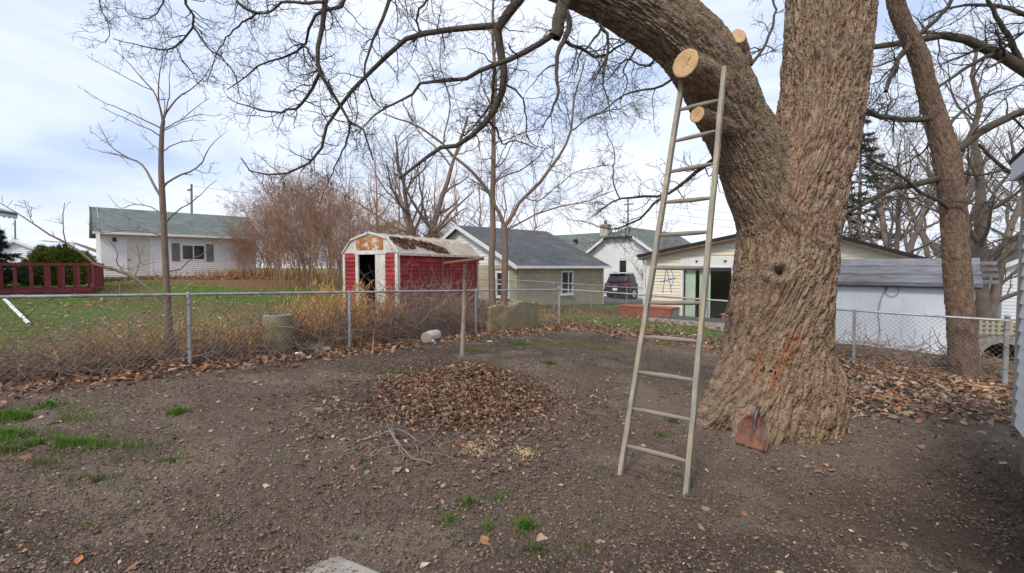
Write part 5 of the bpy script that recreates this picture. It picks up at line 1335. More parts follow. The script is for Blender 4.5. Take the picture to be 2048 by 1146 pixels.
def sapling():
    d = 7.05
    t = thing('young_tree', 'slim young bare tree with upswept branches behind the left fence', 'tree', P(345, 720, d))
    tr = spline(px([(348, 735, d, .07), (342, 690, d, .058), (337, 640, d, .05), (333, 560, d, .046), (329, 480, d, .042), (325, 400, d, .042), (322, 330, d, .036), (324, 262, d, .03), (327, 240, d, .024)]), 30)
    put_tubes('trunk', [(tr[None, :, :3], tr[None, :, 3])], [14], M['sapling'], t)
    c1 = lambda pts: [(x * .349, y * .349) for x, y in pts]; c2 = lambda pts: [(x * .349, 360 + y * .349) for x, y in pts]
    B = []
    def b(r, r0, r1, dd=None):
        o = rng.uniform(-.7, .7) if dd is None else dd
        B.append(traced(r, (d, d + o), r0, r1, 12, .004))
    b(c1([(915, 1120), (880, 1050), (835, 970), (800, 930), (735, 905), (640, 840), (565, 710)]), .022, .004)
    b(c1([(735, 905), (690, 890), (600, 875), (490, 845)]), .009, .003, .3)
    b(c1([(640, 840), (570, 790), (510, 750)]), .006, .003, .3)
    b(c1([(925, 1085), (970, 1035), (1040, 1000), (1115, 972), (1160, 930), (1200, 840), (1300, 750)]), .018, .003)
    b(c1([(1115, 972), (1190, 990), (1210, 930)]), .006, .003, 0.)
    b(c1([(925, 870), (900, 850), (850, 810), (800, 750)]), .008, .003)
    b(c1([(930, 870), (1000, 825), (1080, 808), (1185, 800)]), .009, .003)
    b(c1([(925, 780), (850, 740), (720, 680), (640, 645), (580, 615)]), .009, .003)
    b(c1([(925, 735), (830, 690), (700, 630), (600, 590), (500, 525)]), .010, .003)
    b(c1([(930, 755), (1000, 720), (1080, 690), (1185, 690)]), .008, .003)
    b(c1([(930, 740), (1030, 690), (1120, 620), (1200, 560)]), .009, .003)
    b(c1([(1030, 690), (1150, 655), (1220, 665), (1280, 655)]), .006, .003, .2)
    b(c1([(930, 690), (915, 600), (880, 520), (830, 470), (760, 380), (650, 280)]), .014, .003)
    b(c1([(880, 520), (790, 480), (640, 400), (500, 320)]), .008, .003, .2)
    b(c1([(930, 690), (910, 580), (910, 460), (920, 380), (940, 290)]), .012, .004)
    b(c1([(935, 690), (980, 600), (1050, 540), (1140, 470), (1220, 370), (1260, 310)]), .014, .004)
    b(c1([(938, 690), (965, 560), (970, 440), (975, 310)]), .010, .003)
    b(c1([(935, 690), (945, 580), (900, 470), (850, 360)]), .008, .003)
    b(c2([(955, 720), (880, 640), (760, 555), (690, 520), (560, 490), (500, 440), (400, 370), (340, 335), (250, 300), (190, 250), (110, 195), (0, 130)]), .034, .005, -.6)
    b(c2([(380, 358), (360, 250), (370, 130)]), .009, .004, 0.); b(c2([(190, 250), (165, 190), (140, 115)]), .006, .003, 0.); b(c2([(175, 215), (185, 155)]), .005, .003, 0.)
    b(c2([(920, 320), (860, 300), (720, 290), (590, 300), (520, 290)]), .010, .003)
    b(c2([(915, 185), (850, 150), (770, 140), (690, 160), (620, 85)]), .009, .003)
    b(c2([(940, 260), (1000, 190), (1090, 130), (1150, 80), (1240, 0)]), .012, .003)
    b(c2([(960, 525), (1030, 510), (1100, 450), (1160, 430), (1220, 370), (1280, 320)]), .012, .003)
    b(c2([(915, 320), (810, 270), (740, 220), (620, 180)]), .008, .003)
    b(c2([(700, 510), (670, 470), (670, 410), (610, 330), (520, 250)]), .008, .003, -.2)
    b(c2([(770, 550), (800, 470), (790, 410), (780, 370)]), .005, .003, -.2)
    b(c2([(560, 490), (640, 520), (760, 500), (850, 480), (920, 470)]), .006, .003, .1)
    Pm, Rm = stack(B)
    for i in range(len(Pm)): put_tubes('branch', [(Pm[i:i + 1], Rm[i:i + 1])], [6], M['sapling'], t)
    p1, r1 = grow(Pm, Rm, 4, .24, 48, .2, .06, 5, .6, .0028, .25); p2, r2 = grow(p1, r1, 2, .1, 45, .2, .06, 3, .8, .0022)
    put_tubes('twigs', [(p1, r1), (p2, r2)], [4, 3], M['sapling'], t)
sapling()

def mid_trees():
    d = 16.3
    t = thing('slender_tree', 'slender bare tree just right of the red shed, straight stem', 'tree', P(985, 622, d))
    a = traced([(985, 630), (983, 520), (986, 470), (985, 400), (987, 320), (987, 235), (991, 160), (985, 60), (990, -60)], (d, d), .125, .03, 20); put_tubes('trunk', [(a[0][None], a[1][None])], [10], M['sapling'], t)
    p1, r1 = grow(a[0][None], a[1][None], 34, 2.2, 52, .16, .04, 8, .4, .008, .35); p2, r2 = grow(p1, r1, 6, .9, 45, .2, .03, 5, .5, .006); p3, r3 = grow(p2, r2, 4, .4, 45, .2, .03, 3, .6, .005)
    put_tubes('crown', [(p1, r1), (p2, r2), (p3, r3)], [5, 3, 3], M['sapling'], t)
    t = thing('forked_tree', 'bare tree forking low in front of the tan block wall', 'tree', P(1008, 622, d))
    a = traced([(1007, 632), (1010, 540), (1010, 490), (1008, 448)], (d, d), .125, .105, 12); put_tubes('trunk', [(a[0][None], a[1][None])], [10], M['sapling'], t)
    B = [traced([(1008, 452), (988, 405), (960, 360), (920, 322), (887, 289), (832, 253), (766, 227)], (d, 15.5), .075, .02, 14, .02),
         traced([(1008, 452), (1030, 420), (1048, 396), (1107, 330), (1140, 264), (1147, 205), (1170, 120)], (d, 16.5), .075, .02, 14, .02),
         traced([(1010, 462), (1050, 440), (1100, 418), (1170, 403), (1230, 380)], (d, 15.8), .035, .012, 14, .015),
         traced([(1050, 395), (1080, 400), (1150, 345), (1220, 330)], (d, 16), .025, .008, 14, .015),
         traced([(1140, 264), (1190, 230), (1240, 215), (1300, 190)], (16.4, 17), .03, .01, 14, .02),
         traced([(887, 289), (900, 200), (880, 120), (890, 40)], (15.8, 16), .03, .01, 14, .02)]
    Pm, Rm = stack(B)
    for i in range(len(Pm)): put_tubes('branch', [(Pm[i:i + 1], Rm[i:i + 1])], [7], M['sapling'], t)
    p1, r1 = grow(Pm, Rm, 19, 1.5, 50, .2, .02, 7, .4, .007, rcap=.014); p2, r2 = grow(p1, r1, 5, .7, 45, .22, .02, 5, .5, .005); p3, r3 = grow(p2, r2, 3, .3, 45, .2, .03, 3, .6, .004)
    put_tubes('crown', [(p1, r1), (p2, r2), (p3, r3)], [4, 3, 3], M['sapling'], t)
mid_trees()

# ------------------------------------------------------------------ background bare trees: templates, then copies
def bare_tree(name, label, cat, h, r, spread, mt, nl1=12, stems=1, group=None, k=(7, 6, 4), tmin=.3, lean=.1, fine=1.0):
    t = thing(name, label, cat, (0, 0, 0), group)
    Pt, Rt = [], []
    for s in range(stems):
        az = rng.uniform(0, 6.28); ln_ = (lean if stems == 1 else spread * .55) * rng.uniform(.4, 1.2)
        az0 = rng.uniform(0, 6.28); r_off = (.22 * s ** .5 if stems > 6 else .1 * (stems > 1)); b0 = np.array([math.cos(az0) * r_off, math.sin(az0) * r_off, 0]); p = [b0 - np.array([0, 0, .2])]
        hh = h * rng.uniform(.7, 1.0)
        for i in range(1, 12):
            f = i / 11; p.append(b0 + np.array([math.cos(az) * ln_ * f ** 1.3 * hh * .5, math.sin(az) * ln_ * f ** 1.3 * hh * .5, hh * f]) + rng.normal(0, .02 * h * f, 3) * .5)
        Pt.append(np.array(p)); Rt.append(r * rng.uniform(.6, 1.0 if stems > 1 else .95) * np.linspace(1.1, .18, 12))
    Pt, Rt = np.array(Pt), np.array(Rt)
    p1, r1 = grow(Pt, Rt, k[0], h * .36 * spread, 48, .14, .07, 8, .55, .006 * fine, tmin)
    p2, r2 = grow(p1, r1, k[1], .42, 46, .18, .05, 6, .5, .005 * fine, .1, rel=True); p3, r3 = grow(p2, r2, k[2], .42, 44, .2, .04, 4, .55, .004 * fine, .1, rel=True)
    p4, r4 = grow(p3, r3, 3, .5, 40, .2, .04, 3, .7, .0035 * fine, .1, rel=True)
    put_tubes('trunk', [(Pt, Rt)], [9], mt, t); put_tubes('crown', [(p1, r1), (p2, r2), (p3, r3), (p4, r4)], [4, 3, 3, 3], mt, t)
    return t
def place(t, x, d, rz=0, sc=1.0, label=None, first=[], dz=-.1, group=None):
    p = P(x, 535, d); z = gz(p[0], p[1]) + dz
    if t not in first:
        first.append(t); t.location = (p[0], p[1], z); t.rotation_euler = (0, 0, rz); t.scale = (sc,) * 3
        if label: t['label'] = label
        return t
    return copy_tree(t, (p[0], p[1], z), rz, sc, label, group)
big = bare_tree('bare_tree', 'wide many-limbed bare tree standing behind the red shed roof', 'tree', 10, .26, 1.25, M['greytree'], k=(16, 7, 5), tmin=.12, stems=3)
place(big, 838, 29, .4, 1.05)
place(big, 1790, 24, 2.0, .95, 'grey many-limbed bare tree rising behind the pale metal shed')
place(big, 1690, 34, 3.2, 1.05, 'bare tree partly hidden behind the huge maple trunk')
place(big, 1975, 17, 4.4, .95, 'dense bare tree between the second trunk and the grey wall')
place(big, 2120, 21, 5.3, 1.0, 'bare tree rising behind the eave at the right edge')
place(big, 1880, 30, 1.0, 1.1, 'bare tree directly behind the second trunk')
tall = bare_tree('bare_tree', 'tall thin bare tree left of the wide tree behind the shed', 'tree', 9, .13, .9, M['brush'], k=(24, 6, 4), tmin=.2)
place(tall, 755, 26, .2, 1.0)
place(tall, 912, 27, 1.9, 1.0, 'thin bare tree at the left end of the block outbuilding roof')
place(tall, 700, 30, 3.1, .95, 'thin bare tree above the left slope of the shed roof')
place(tall, 960, 26, 2.4, .95, 'thin bare tree behind the slender straight stem')
place(tall, 1070, 36, 5.1, 1.15, 'thin bare tree above the white house roof left of its chimney')
place(tall, 800, 33, 5.9, 1.1, 'thin bare tree just left of the wide tree trunk')
place(tall, 870, 36, 3.3, 1.2, 'thin bare tree behind the right part of the shed roof')
place(tall, 1010, 33, 1.2, 1.15, 'thin bare tree above the middle of the block outbuilding roof')
place(tall, 660, 36, .7, 1.1, 'thin bare tree behind the right end of the brown thicket')
place(tall, 620, 31, 4.0, .85, 'thin bare tree rising out of the middle of the brown thicket')
th = bare_tree('brush_thicket', 'x', 'shrub', 5.6, .024, 1.4, M['brush'], stems=13, k=(11, 5, 4), tmin=.15, group='brown brush between garage and shed', fine=.9)
for i, (x, d, s) in enumerate([(490, 27, .55), (515, 26, .72), (545, 23, .9), (585, 21, 1.0), (625, 22, 1.0), (660, 20, .95), (700, 22, .9), (745, 24, .8), (455, 30, .42), (540, 27, .9), (600, 27, 1.1), (680, 26, 1.0), (800, 27, .8), (860, 28, .8), (910, 30, .75), (505, 38, .55), (550, 36, .6), (590, 38, .62), (630, 36, .6), (668, 37, .6), (700, 36, .6)]):
    place(th, x, d, i * 1.3, s, 'bare reddish-brown brush thicket between the garage and the red shed', group='brown brush between garage and shed')
sm = bare_tree('small_bare_tree', 'small twiggy bare tree beside the parked car and white house', 'tree', 4.2, .07, 1.5, M['greytree'], k=(16, 6, 4), tmin=.2, stems=2)
place(sm, 1292, 25, .7, 1.0)
rd = bare_tree('rusty_shrub', 'rust-brown bare shrub behind the roof of the cream house', 'shrub', 5.0, .05, 1.0, M['brush'], stems=8, k=(9, 6, 4), tmin=.2)
place(rd, 1345, 34, .5, .95)
far = bare_tree('far_tree', 'hazy far bare tree on the horizon', 'tree', 9, .2, 1.1, M['fartree'], stems=2, k=(14, 6, 4), tmin=.15, group='far bare trees on the horizon', fine=3.0)
for i in range(34):
    x = [20, 55, 90, 125, 160, -20, 230, 290, 350, 410, 60, 110, 1000, 1050, 1100, 1150, 1330, 1380, 1430, 1480, 1530, 1700, 1740, 1830, 1930, 1990, 2040, 780, 860, 930, 470, 540, 610, 680][i]
    place(far, x, rng.uniform(75, 120), i * 1.7, rng.uniform(.55, .85), 'hazy far bare tree on the horizon', group='far bare trees on the horizon')

# evergreens
def needles(C, D, L_, w, col, n_each, droop=.0):
    """many short needle blades along directions"""
    M_ = len(C); b = np.repeat(np.arange(M_), n_each); m = len(b)
    d = nrm(D[b] + rng.normal(0, .55, (m, 3))); s = nrm(np.cross(d, rng.normal(size=(m, 3))))
    l = (L_ * rng.uniform(.6, 1.2, m))[:, None]; c = C[b] + rng.normal(0, .02, (m, 3))
    V = np.stack([c - s * w, c + s * w, c + d * l], 1).reshape(-1, 3); T = np.arange(m * 3).reshape(-1, 3)
    cc = np.array(col)[None] * rng.uniform(.55, 1.35, (m, 1)) * np.array([1, 1, 1]); cc = np.repeat(np.concatenate([cc, np.ones((m, 1))], 1), 3, axis=0)
    return V, T, cc
def spruce(name, label, x, d, h, base_w, z0=.6, zb=None):
    p = P(x, 535, d); zg = gz(p[0], p[1]) if zb is None else zb
    o = np.array([p[0], p[1], zg]); t = thing(name, label, 'tree', o)
    MB().tube([o, o + [0, 0, h * .5], o + [0, 0, h]], [.17, .1, .02], 10).build('trunk', M['greytree'], t)
    Pb, Rb = [], []
    for i in range(95):
        f = rng.uniform(z0 / h, .97); L_ = base_w * (1 - f) ** .85 * rng.uniform(.75, 1.1) + .15; az = rng.uniform(0, 6.28); dv = np.array([math.cos(az), math.sin(az), 0]); zz = h * f
        Pb.append([o + [0, 0, zz] + dv * L_ * q + np.array([0, 0, -.28 * L_ * q + .18 * L_ * q * q]) for q in np.linspace(0, 1, 6)]); Rb.append(np.linspace(.03, .006, 6))
    Pb, Rb = np.array(Pb), np.array(Rb)
    p1, r1 = grow(Pb, Rb, 12, .34, 48, .1, -.05, 4, .4, .004, .15, rel=True, flat=.5)
    put_tubes('boughs', [(Pb, Rb), (p1, r1)], [5, 3], M['greytree'], t)
    C = p1.reshape(-1, 3); D = np.repeat(nrm(p1[:, -1] - p1[:, 0]), 4, axis=0)
    V, T, cc = needles(C, D, .16, .014, (.045, .075, .045), 9)
    tag(put('needles', np_mesh('needles', V, tris=T, attrs={'col': cc}), M['needle'], t), kind='stuff')
spruce('spruce_tree', 'dark spruce standing behind the fork of the maple and the second trunk', 1715, 27, 11, 3.2)
spruce('spruce_tree', 'dark spruce boughs at the left edge below the awning', -42, 16.5, 2.7, 1.3, .3)
def yew():
    c = P(122, 535, 19.0); z = gz(c[0], c[1]); o = np.array([c[0], c[1], z]); t = thing('evergreen_bush', 'rounded dark green evergreen bush between red railing and garage', 'bush', o)
    n = 5200; v = nrm(rng.normal(size=(n, 3))); v[:, 2] = np.abs(v[:, 2]); r = rng.uniform(.78, 1.0, n) * (1 + .75 * (fbm(v * 2.6, 3, 8) - .5))
    C = o + v * r[:, None] * np.array([1.25, 1.1, 1.42])
    V, T, cc = needles(C, v + np.array([0, 0, .5]), .15, .022, (.13, .16, .028), 7)
    tag(put('foliage', np_mesh('foliage', V, tris=T, attrs={'col': cc}), M['needle'], t), kind='stuff')
    St = np.array([[o + np.array([math.cos(a) * .1, math.sin(a) * .1, 0]), o + np.array([math.cos(a) * .5, math.sin(a) * .5, .7]), o + np.array([math.cos(a) * .9, math.sin(a) * .9, 1.2])] for a in np.linspace(0, 6, 9)])
    put_tubes('stems', [(St, np.tile(np.array([.04, .03, .015]), (9, 1)))], [6], M['greytree'], t)
yew()

# ------------------------------------------------------------------ utility poles and wires
def poles():
    tops = []
    for x, d, y, lab, name in ((1256, 44, 398, 'grey utility pole far off behind the white house roof', 'utility_pole'), (383, 40, 368, 'thin utility pole behind the white garage roof', 'utility_pole'), (30, 60, 440, 'distant utility pole near the left edge', 'utility_pole')):
        p = P(x, 535, d); tp = P(x, y, d); t = thing(name, lab, 'pole', (p[0], p[1], 0))
        MB().tube([(p[0], p[1], -.5), tp], [.12, .08], 10).build('shaft', M['pole'], t)
        a = Fr((p[0], p[1], 0), GB); MB().box(a, -.5, .5, -.05, .05, tp[2] - .55, tp[2] - .43).build('crossarm', M['pole'], t)
        tops.append(tp)
    for k, (x0, y0, d0, x1, y1, d1) in enumerate([(1256, 402, 44, 2100, 430, 40), (1256, 416, 44, 2100, 452, 40), (1256, 428, 44, 2100, 470, 40), (1256, 402, 44, 383, 372, 40)]):
        a, b = P(x0, y0, d0), P(x1, y1, d1); q = np.array([a + (b - a) * f - np.array([0, 0, 1.0 * 4 * f * (1 - f)]) for f in np.linspace(0, 1, 20)])
        w_ = MB().tube(q, .012, 4).build('overhead_wire', M['plastic'])
        tag(w_, ['topmost overhead wire right of the far utility pole', 'middle overhead wire right of the far utility pole', 'lowest overhead wire right of the far utility pole', 'long overhead wire between the two far utility poles'][k], 'wire', 'overhead wires')
poles()

# ------------------------------------------------------------------ ladder
def gc_beam(name, p0, p1, a, b, mt, parent, n=24, warp=.004):
    """a bar with gently uneven faces and coordinates along its length"""
    p0, p1, a, b = (np.array(v, dtype=float) for v in (p0, p1, a, b))
    ring = [(-1, -.8), (-.8, -1), (.8, -1), (1, -.8), (1, .8), (.8, 1), (-.8, 1), (-1, .8)]
    V, A = [], []; L_ = np.linalg.norm(p1 - p0); off = rng.uniform(0, 20)
    for i in range(n):
        f = i / (n - 1); c = p0 + (p1 - p0) * f + rng.normal(0, warp * .3, 3); k = 1 + rng.normal(0, .02)
        for (u, v) in ring: V.append(c + a * u * k + b * v * k); A.append((u * .03 + off, v * .03, f * L_))
    Q = [(i * 8 + j, i * 8 + (j + 1) % 8, (i + 1) * 8 + (j + 1) % 8, (i + 1) * 8 + j) for i in range(n - 1) for j in range(8)]
    T = [(0, j + 1, j) for j in range(1, 7)] + [((n - 1) * 8, (n - 1) * 8 + j, (n - 1) * 8 + j + 1) for j in range(1, 7)]
    return put(name, np_mesh(name, np.array(V), np.array(Q), np.array(T), attrs={'gc': np.array(A)}), mt, parent)
def ladder():
    L0, L1 = G(1240, 950), P(1365, 162, 4.36); R0, R1 = G(1372, 988), P(1449, 136, 4.16)
    t = thing('wooden_ladder', 'weathered grey wooden ladder leaning against the sawn maple limb', 'ladder', (L0 + R0) / 2)
    L0[2] -= .03; R0[2] -= .03
    wd = nrm(R0 - L0); up = nrm(R1 - R0); nr = nrm(np.cross(up, wd))
    gc_beam('rail', L0, L1, wd * .019, nr * .034, M['oldwood'], t); gc_beam('rail', R0, R1, wd * .019, nr * .034, M['oldwood'], t)
    ys = [205, 257, 320, 383, 447, 515, 585, 657, 733, 812, 893]
    for i, yl in enumerate(ys):
        # rung heights: even steps along both rails
        f = .073 + (10 - i) * .0842
        a, b = L0 + (L1 - L0) * f, R0 + (R1 - R0) * f
        q = np.array([a + (b - a) * s for s in np.linspace(-.03, 1.03, 9)]); q[:, 2] += rng.normal(0, .0008, 9) + rng.normal(0, .006) * np.linspace(-1, 1, 9)
        r = np.array([.013, .016, .019, .0205, .0205, .0205, .019, .016, .013]) * rng.uniform(.88, 1.0)
        V, Q, A = tubes(q[None], r[None], 12); put('rung', np_mesh('rung', V, Q, attrs={'gc': A}, smooth=True), M['rungwood'], t)
ladder()

# ------------------------------------------------------------------ shovel leaning on the trunk
def shovel():
    tip_l, tip_r = G(1472, 888), G(1535, 909); tip_l[2] += .01; tip_r[2] += .01
    top = P(1518, 814, 4.30)
    base = (tip_l + tip_r) / 2
    t = thing('rusty_shovel', 'rusty scoop shovel blade with broken-off handle leaning on the maple base', 'shovel', base)
    wd = nrm(tip_r - tip_l); W = np.linalg.norm(tip_r - tip_l); up = nrm(top - base); nr = nrm(np.cross(wd, up)); 
    if nr[1] > 0: nr = -nr
    Hh = W * 1.02; V, Q = [], []; m, n = 15, 17
    for j in range(m):
        f = j / (m - 1)
        hw = W / 2 * (1.0 if f < .45 else math.sqrt(max(0, 1 - ((f - .45) / .57) ** 2.4)))
        for i in range(n):
            s = -1 + 2 * i / (n - 1)
            dish = -.055 * (1 - s ** 2) * (.35 + .65 * math.sin(math.pi * min(1, f * .9 + .1))) + .022 * math.exp(-(s / .14) ** 2) * sstep(.0, .5, f)
            V.append(base + wd * (s * hw) + up * (f * Hh) + nr * (dish + .03))
    for j in range(m - 1):
        for i in range(n - 1): Q.append((j * n + i, j * n + i + 1, (j + 1) * n + i + 1, (j + 1) * n + i))
    o = put('blade', np_mesh('blade', np.array(V), np.array(Q), smooth=True), M['rustysteel'], t); md = o.modifiers.new('solid', 'SOLIDIFY'); md.thickness = .004
    s0 = base + up * Hh * .52 + nr * .012; s1 = top
    MB().tube([s0, base + up * Hh * .8 + nr * .03, base + up * Hh * 1.05 + nr * .035, s1], [.006, .017, .021, .019], 14).build('socket', M['shovelgrip'], t, smooth=True)
    MB().tube([s1 - up * .01, s1 + up * .012], [.0165, .016], 12).build('broken_handle', M['rungwood'], t)
shovel()

# ------------------------------------------------------------------ clothes pole
def clothes_pole():
    b = G(924, 713); t = thing('clothes_pole', 'rust-streaked clothesline post with one slanting pipe arm behind the leaf pile', 'post', b)
    tp = P(931, 522, b[1])
    MB().tube([b - [0, 0, .2], b, (b + tp) / 2 + [.004, 0, 0], tp], [.037, .037, .035, .034], 16).build('post', M['rustpole'], t, smooth=True)
    a0, a1 = P(889, 527, b[1] + .05), P(967, 517, b[1] - .25)
    MB().tube([a0, (a0 + a1) / 2, a1], .029, 14).build('arm', M['rustarm'], t, smooth=True)
    MB().tube([tp - [0, 0, .05], tp + [0, 0, .03]], .042, 14).build('clamp', M['rustarm'], t)
    for s in (.12, .88):
        c = a0 + (a1 - a0) * s; MB().tube([c + [0, 0, -.02], c + [0, 0, -.07], c + [.02, 0, -.09]], .006, 6).build('line_hook', M['plastic'], t)
clothes_pole()

# ------------------------------------------------------------------ small things
def lump(center, radii, seed, nu=28, nv=18, rough=.25, fr=2.5, flatbase=True):
    V, Q = [], []
    for j in range(nv + 1):
        ph = math.pi * j / nv
        for i in range(nu):
            th = 2 * math.pi * i / nu; V.append((math.sin(ph) * math.cos(th), math.sin(ph) * math.sin(th), math.cos(ph)))
    V = np.array(V); k = 1 + rough * (fbm(V * fr + seed, 4, seed) - .5) * 2
    sq = np.sign(V) * np.abs(V) ** .75
    V = np.array(center) + sq * k[:, None] * np.array(radii)
    for j in range(nv):
        for i in range(nu): Q.append((j * nu + i, (j + 1) * nu + i, (j + 1) * nu + (i + 1) % nu, j * nu + (i + 1) % nu))
    return V, np.array(Q)
def small_things():
    # concrete drum behind the left fence
    b = P(558, 716, 8.0); b[2] = gz(b[0], b[1])
    t = thing('concrete_drum', 'squat weathered concrete drum behind the left chain-link fence', 'drum', b)
    n = 32; hs = np.linspace(-.05, .66, 14); V, Q = [], []
    for k, z in enumerate(hs):
        for i in range(n):
            th = 2 * math.pi * i / n; r = .235 * (1 - .03 * math.sin(k)) ; V.append((b[0] + r * math.cos(th), b[1] + r * math.sin(th), b[2] + z))
    V = np.array(V); nr = nrm(V - np.c_[np.full((len(V), 2), b[:2]), V[:, 2]]); V += nr * (.035 * (fbm(V * 7, 4, 5) - .5))[:, None]
    for k in range(13):
        for i in range(n): Q.append((k * n + i, k * n + (i + 1) % n, (k + 1) * n + (i + 1) % n, (k + 1) * n + i))
    put('drum', np_mesh('drum', V, np.array(Q), smooth=True), M['oldconc'], t)
    top = V[-n:]; c = top.mean(0) - [0, 0, .03]; inn = top * .8 + top.mean(0) * .2
    VV = np.vstack([top, inn + [0, 0, .012], inn - [0, 0, .05], [c - [0, 0, .03]]]); QQ = [(i, (i + 1) % n, n + (i + 1) % n, n + i) for i in range(n)] + [(n + i, n + (i + 1) % n, 2 * n + (i + 1) % n, 2 * n + i) for i in range(n)]; TT = [(2 * n + i, 2 * n + (i + 1) % n, 3 * n) for i in range(n)]
    put('rim', np_mesh('rim', VV, np.array(QQ), np.array(TT)), M['concrete'], t)
    # broken concrete lumps beside it
    def one(name, lab, cat, c, rad, seed, mt, rough=.3):
        V, Q = lump(c, rad, seed, rough=rough); return tag(put(name, np_mesh(name, V, Q, smooth=True), mt), lab, cat)
    p = G(618, 702); one('concrete_chunk', 'broken pale concrete chunk beside the concrete drum', 'rubble', p + [0, .15, .04], (.26, .16, .10), 4, M['concrete'])
    p = G(648, 704); one('concrete_chunk', 'small concrete chunk at the right end of the rubble', 'rubble', p + [0, .1, .02], (.10, .09, .06), 6, M['concrete'])
    p = G(598, 711); tt = MB().tube([p + [-.055, 0, .03], p + [.055, .01, .03]], .028, 14).build('white_can', M['whiteplastic']); tag(tt, 'white can lying at the foot of the left fence', 'can')
    p = G(980, 684); V, Q = lump(p + [0, 0, .01], (.06, .05, .012), 3, rough=.15); tag(put('white_lid', np_mesh('white_lid', V, Q, smooth=True), M['whiteplastic']), 'flat white lid lying on the soil left of the mossy slab', 'lid')  # a loose white lid lying flat, not a plate
    # birch log end
    p = G(855, 686); a, c2 = p + [-.02, -.05, .11], p + [.12, .40, .11]
    t = thing('birch_log', 'short white birch log lying end-on by the left fence', 'log', p)
    MB().tube([a, (a + c2) / 2 + [0, 0, .01], c2], [.118, .122, .115], 20).build('bark', M['log'], t, smooth=False)
    MB().tube([a - nrm(c2 - a) * .006, a + nrm(c2 - a) * .002], .112, 20).build('cut_end', M['plywood'], t)
    MB().tube([a + [.1, .05, -.05], a + [.16, -.02, -.08]], [.04, .035], 10).build('branch_stub', M['log'], t)
    # mossy slab standing against the fence
    A, B = G(990, 668), G(1083, 655); A[2] -= .02; B[2] = A[2]
    d = (B - A)[:2]; Ls = np.linalg.norm(d); f = Fr((A[0], A[1], A[2] - .1), d); f.o = f.o - f.v * .12
    V, Q = [], []; nu, nw = 40, 20
    for side in (0, 1):
        for j in range(nw + 1):
            for i in range(nu + 1):
                u = Ls * i / nu; hgt = .74 + .04 * math.sin(i * .3) + .02 * math.sin(i * 1.7) + .05 * (i / nu); w_ = hgt * j / nw
                V.append(f.pt(u, .0 if side else -.18, w_))
    V = np.array(V); V += (np.repeat([[-1], [1]], (nw + 1) * (nu + 1), axis=0)) * f.v[None] * (.05 * (fbm(V * 4, 4, 3) - .5))[:, None]
    o_ = (nw + 1) * (nu + 1); st = nu + 1
    for s in (0, 1):
        for j in range(nw):
            for i in range(nu):
                q = (s * o_ + j * st + i, s * o_ + j * st + i + 1, s * o_ + (j + 1) * st + i + 1, s * o_ + (j + 1) * st + i); Q.append(q if s else q[::-1])
    for i in range(nu): Q.append((nw * st + i, nw * st + i + 1, o_ + nw * st + i + 1, o_ + nw * st + i))
    for j in range(nw):
        Q.append((j * st, (j + 1) * st, o_ + (j + 1) * st, o_ + j * st)); Q.append((j * st + nu, o_ + j * st + nu, o_ + (j + 1) * st + nu, (j + 1) * st + nu))
    tag(put('mossy_slab', np_mesh('mossy_slab', V, np.array(Q), smooth=False), M['oldconc']), 'yellow-brown mossy stone slab standing near the far fence corner', 'slab')
    # sawn stump by the left post
    p = G(345, 747); t = thing('small_stump', 'small sawn stump at the foot of the left fence post', 'stump', p)
    MB().tube([p - [0, 0, .05], p + [0, 0, .06]], [.062, .052], 16).build('bark', M['bark2'] if False else M['sapling'], t); MB().tube([p + [0, 0, .058], p + [0, 0, .063]], .049, 16).build('cut_face', M['plywood'], t)
    # white plastic pipe in the left lawn
    a, c2 = G(8, 618), G(58, 650); q = MB().tube([a + [0, 0, .28], c2 + [0, 0, .03]], .035, 10).build('white_pipe', M['whiteplastic']); tag(q, 'white plastic pipe slanting down into the left lawn', 'pipe')
    # step slab at the bottom edge
    c = G(675, 1112)
    e1, e2 = G(590, 1146) - c, G(748, 1146) - c
    d1, d2 = nrm(e1[:2]), nrm(e2[:2])
    z = c[2] - .05; h = .066
    def pp(a, b, zz): return (c[0] + d1[0] * a + d2[0] * b, c[1] + d1[1] * a + d2[1] * b, zz)
    mb = MB().hexa([pp(0, 0, z), pp(0, .9, z), pp(.9, .9, z), pp(.9, 0, z), pp(0.0, 0.0, z + h), pp(0, .9, z + h), pp(.9, .9, z + h), pp(.9, 0, z + h)])
    o = mb.build('concrete_paver', M['concrete'], bevel=.018); tag(o, 'grey concrete paver corner at the bottom edge', 'paver')
    # boards in the leaves, right
    for (x0, y0, x1, y1, lab, wd) in ((1932, 772, 1978, 778, 'short split raw board lying in leaves by the second trunk', .07), (1958, 776, 2010, 781, 'long thin raw board lying in leaves by the right fence end', .035)):
        a, b = G(x0, y0), G(x1, y1); u = nrm(b - a); v = np.array([-u[1], u[0], 0])
        tag(MB().beam(a + [0, 0, .03], b + [0, 0, .025], v * wd, [0, 0, .012]).build('raw_board', M['rawboard']), lab, 'board')
    p = G(1545, 520)
    # rocks in the leaf bank, right
    for i, (x, y, r, lab) in enumerate([(1808, 724, .16, 'grey rock in the leaf bank before the pale shed'), (1840, 716, .13, 'mossy tan rock right of the grey one in the leaf bank'), (1790, 712, .10, 'small rock at the back of the leaf bank')]):
        p = G(x, y); one('rock', lab, 'rock', p + [0, 0, .02], (r, r * .8, r * .5), 20 + i, M['concrete'] if i != 1 else M['oldconc'])
small_things()

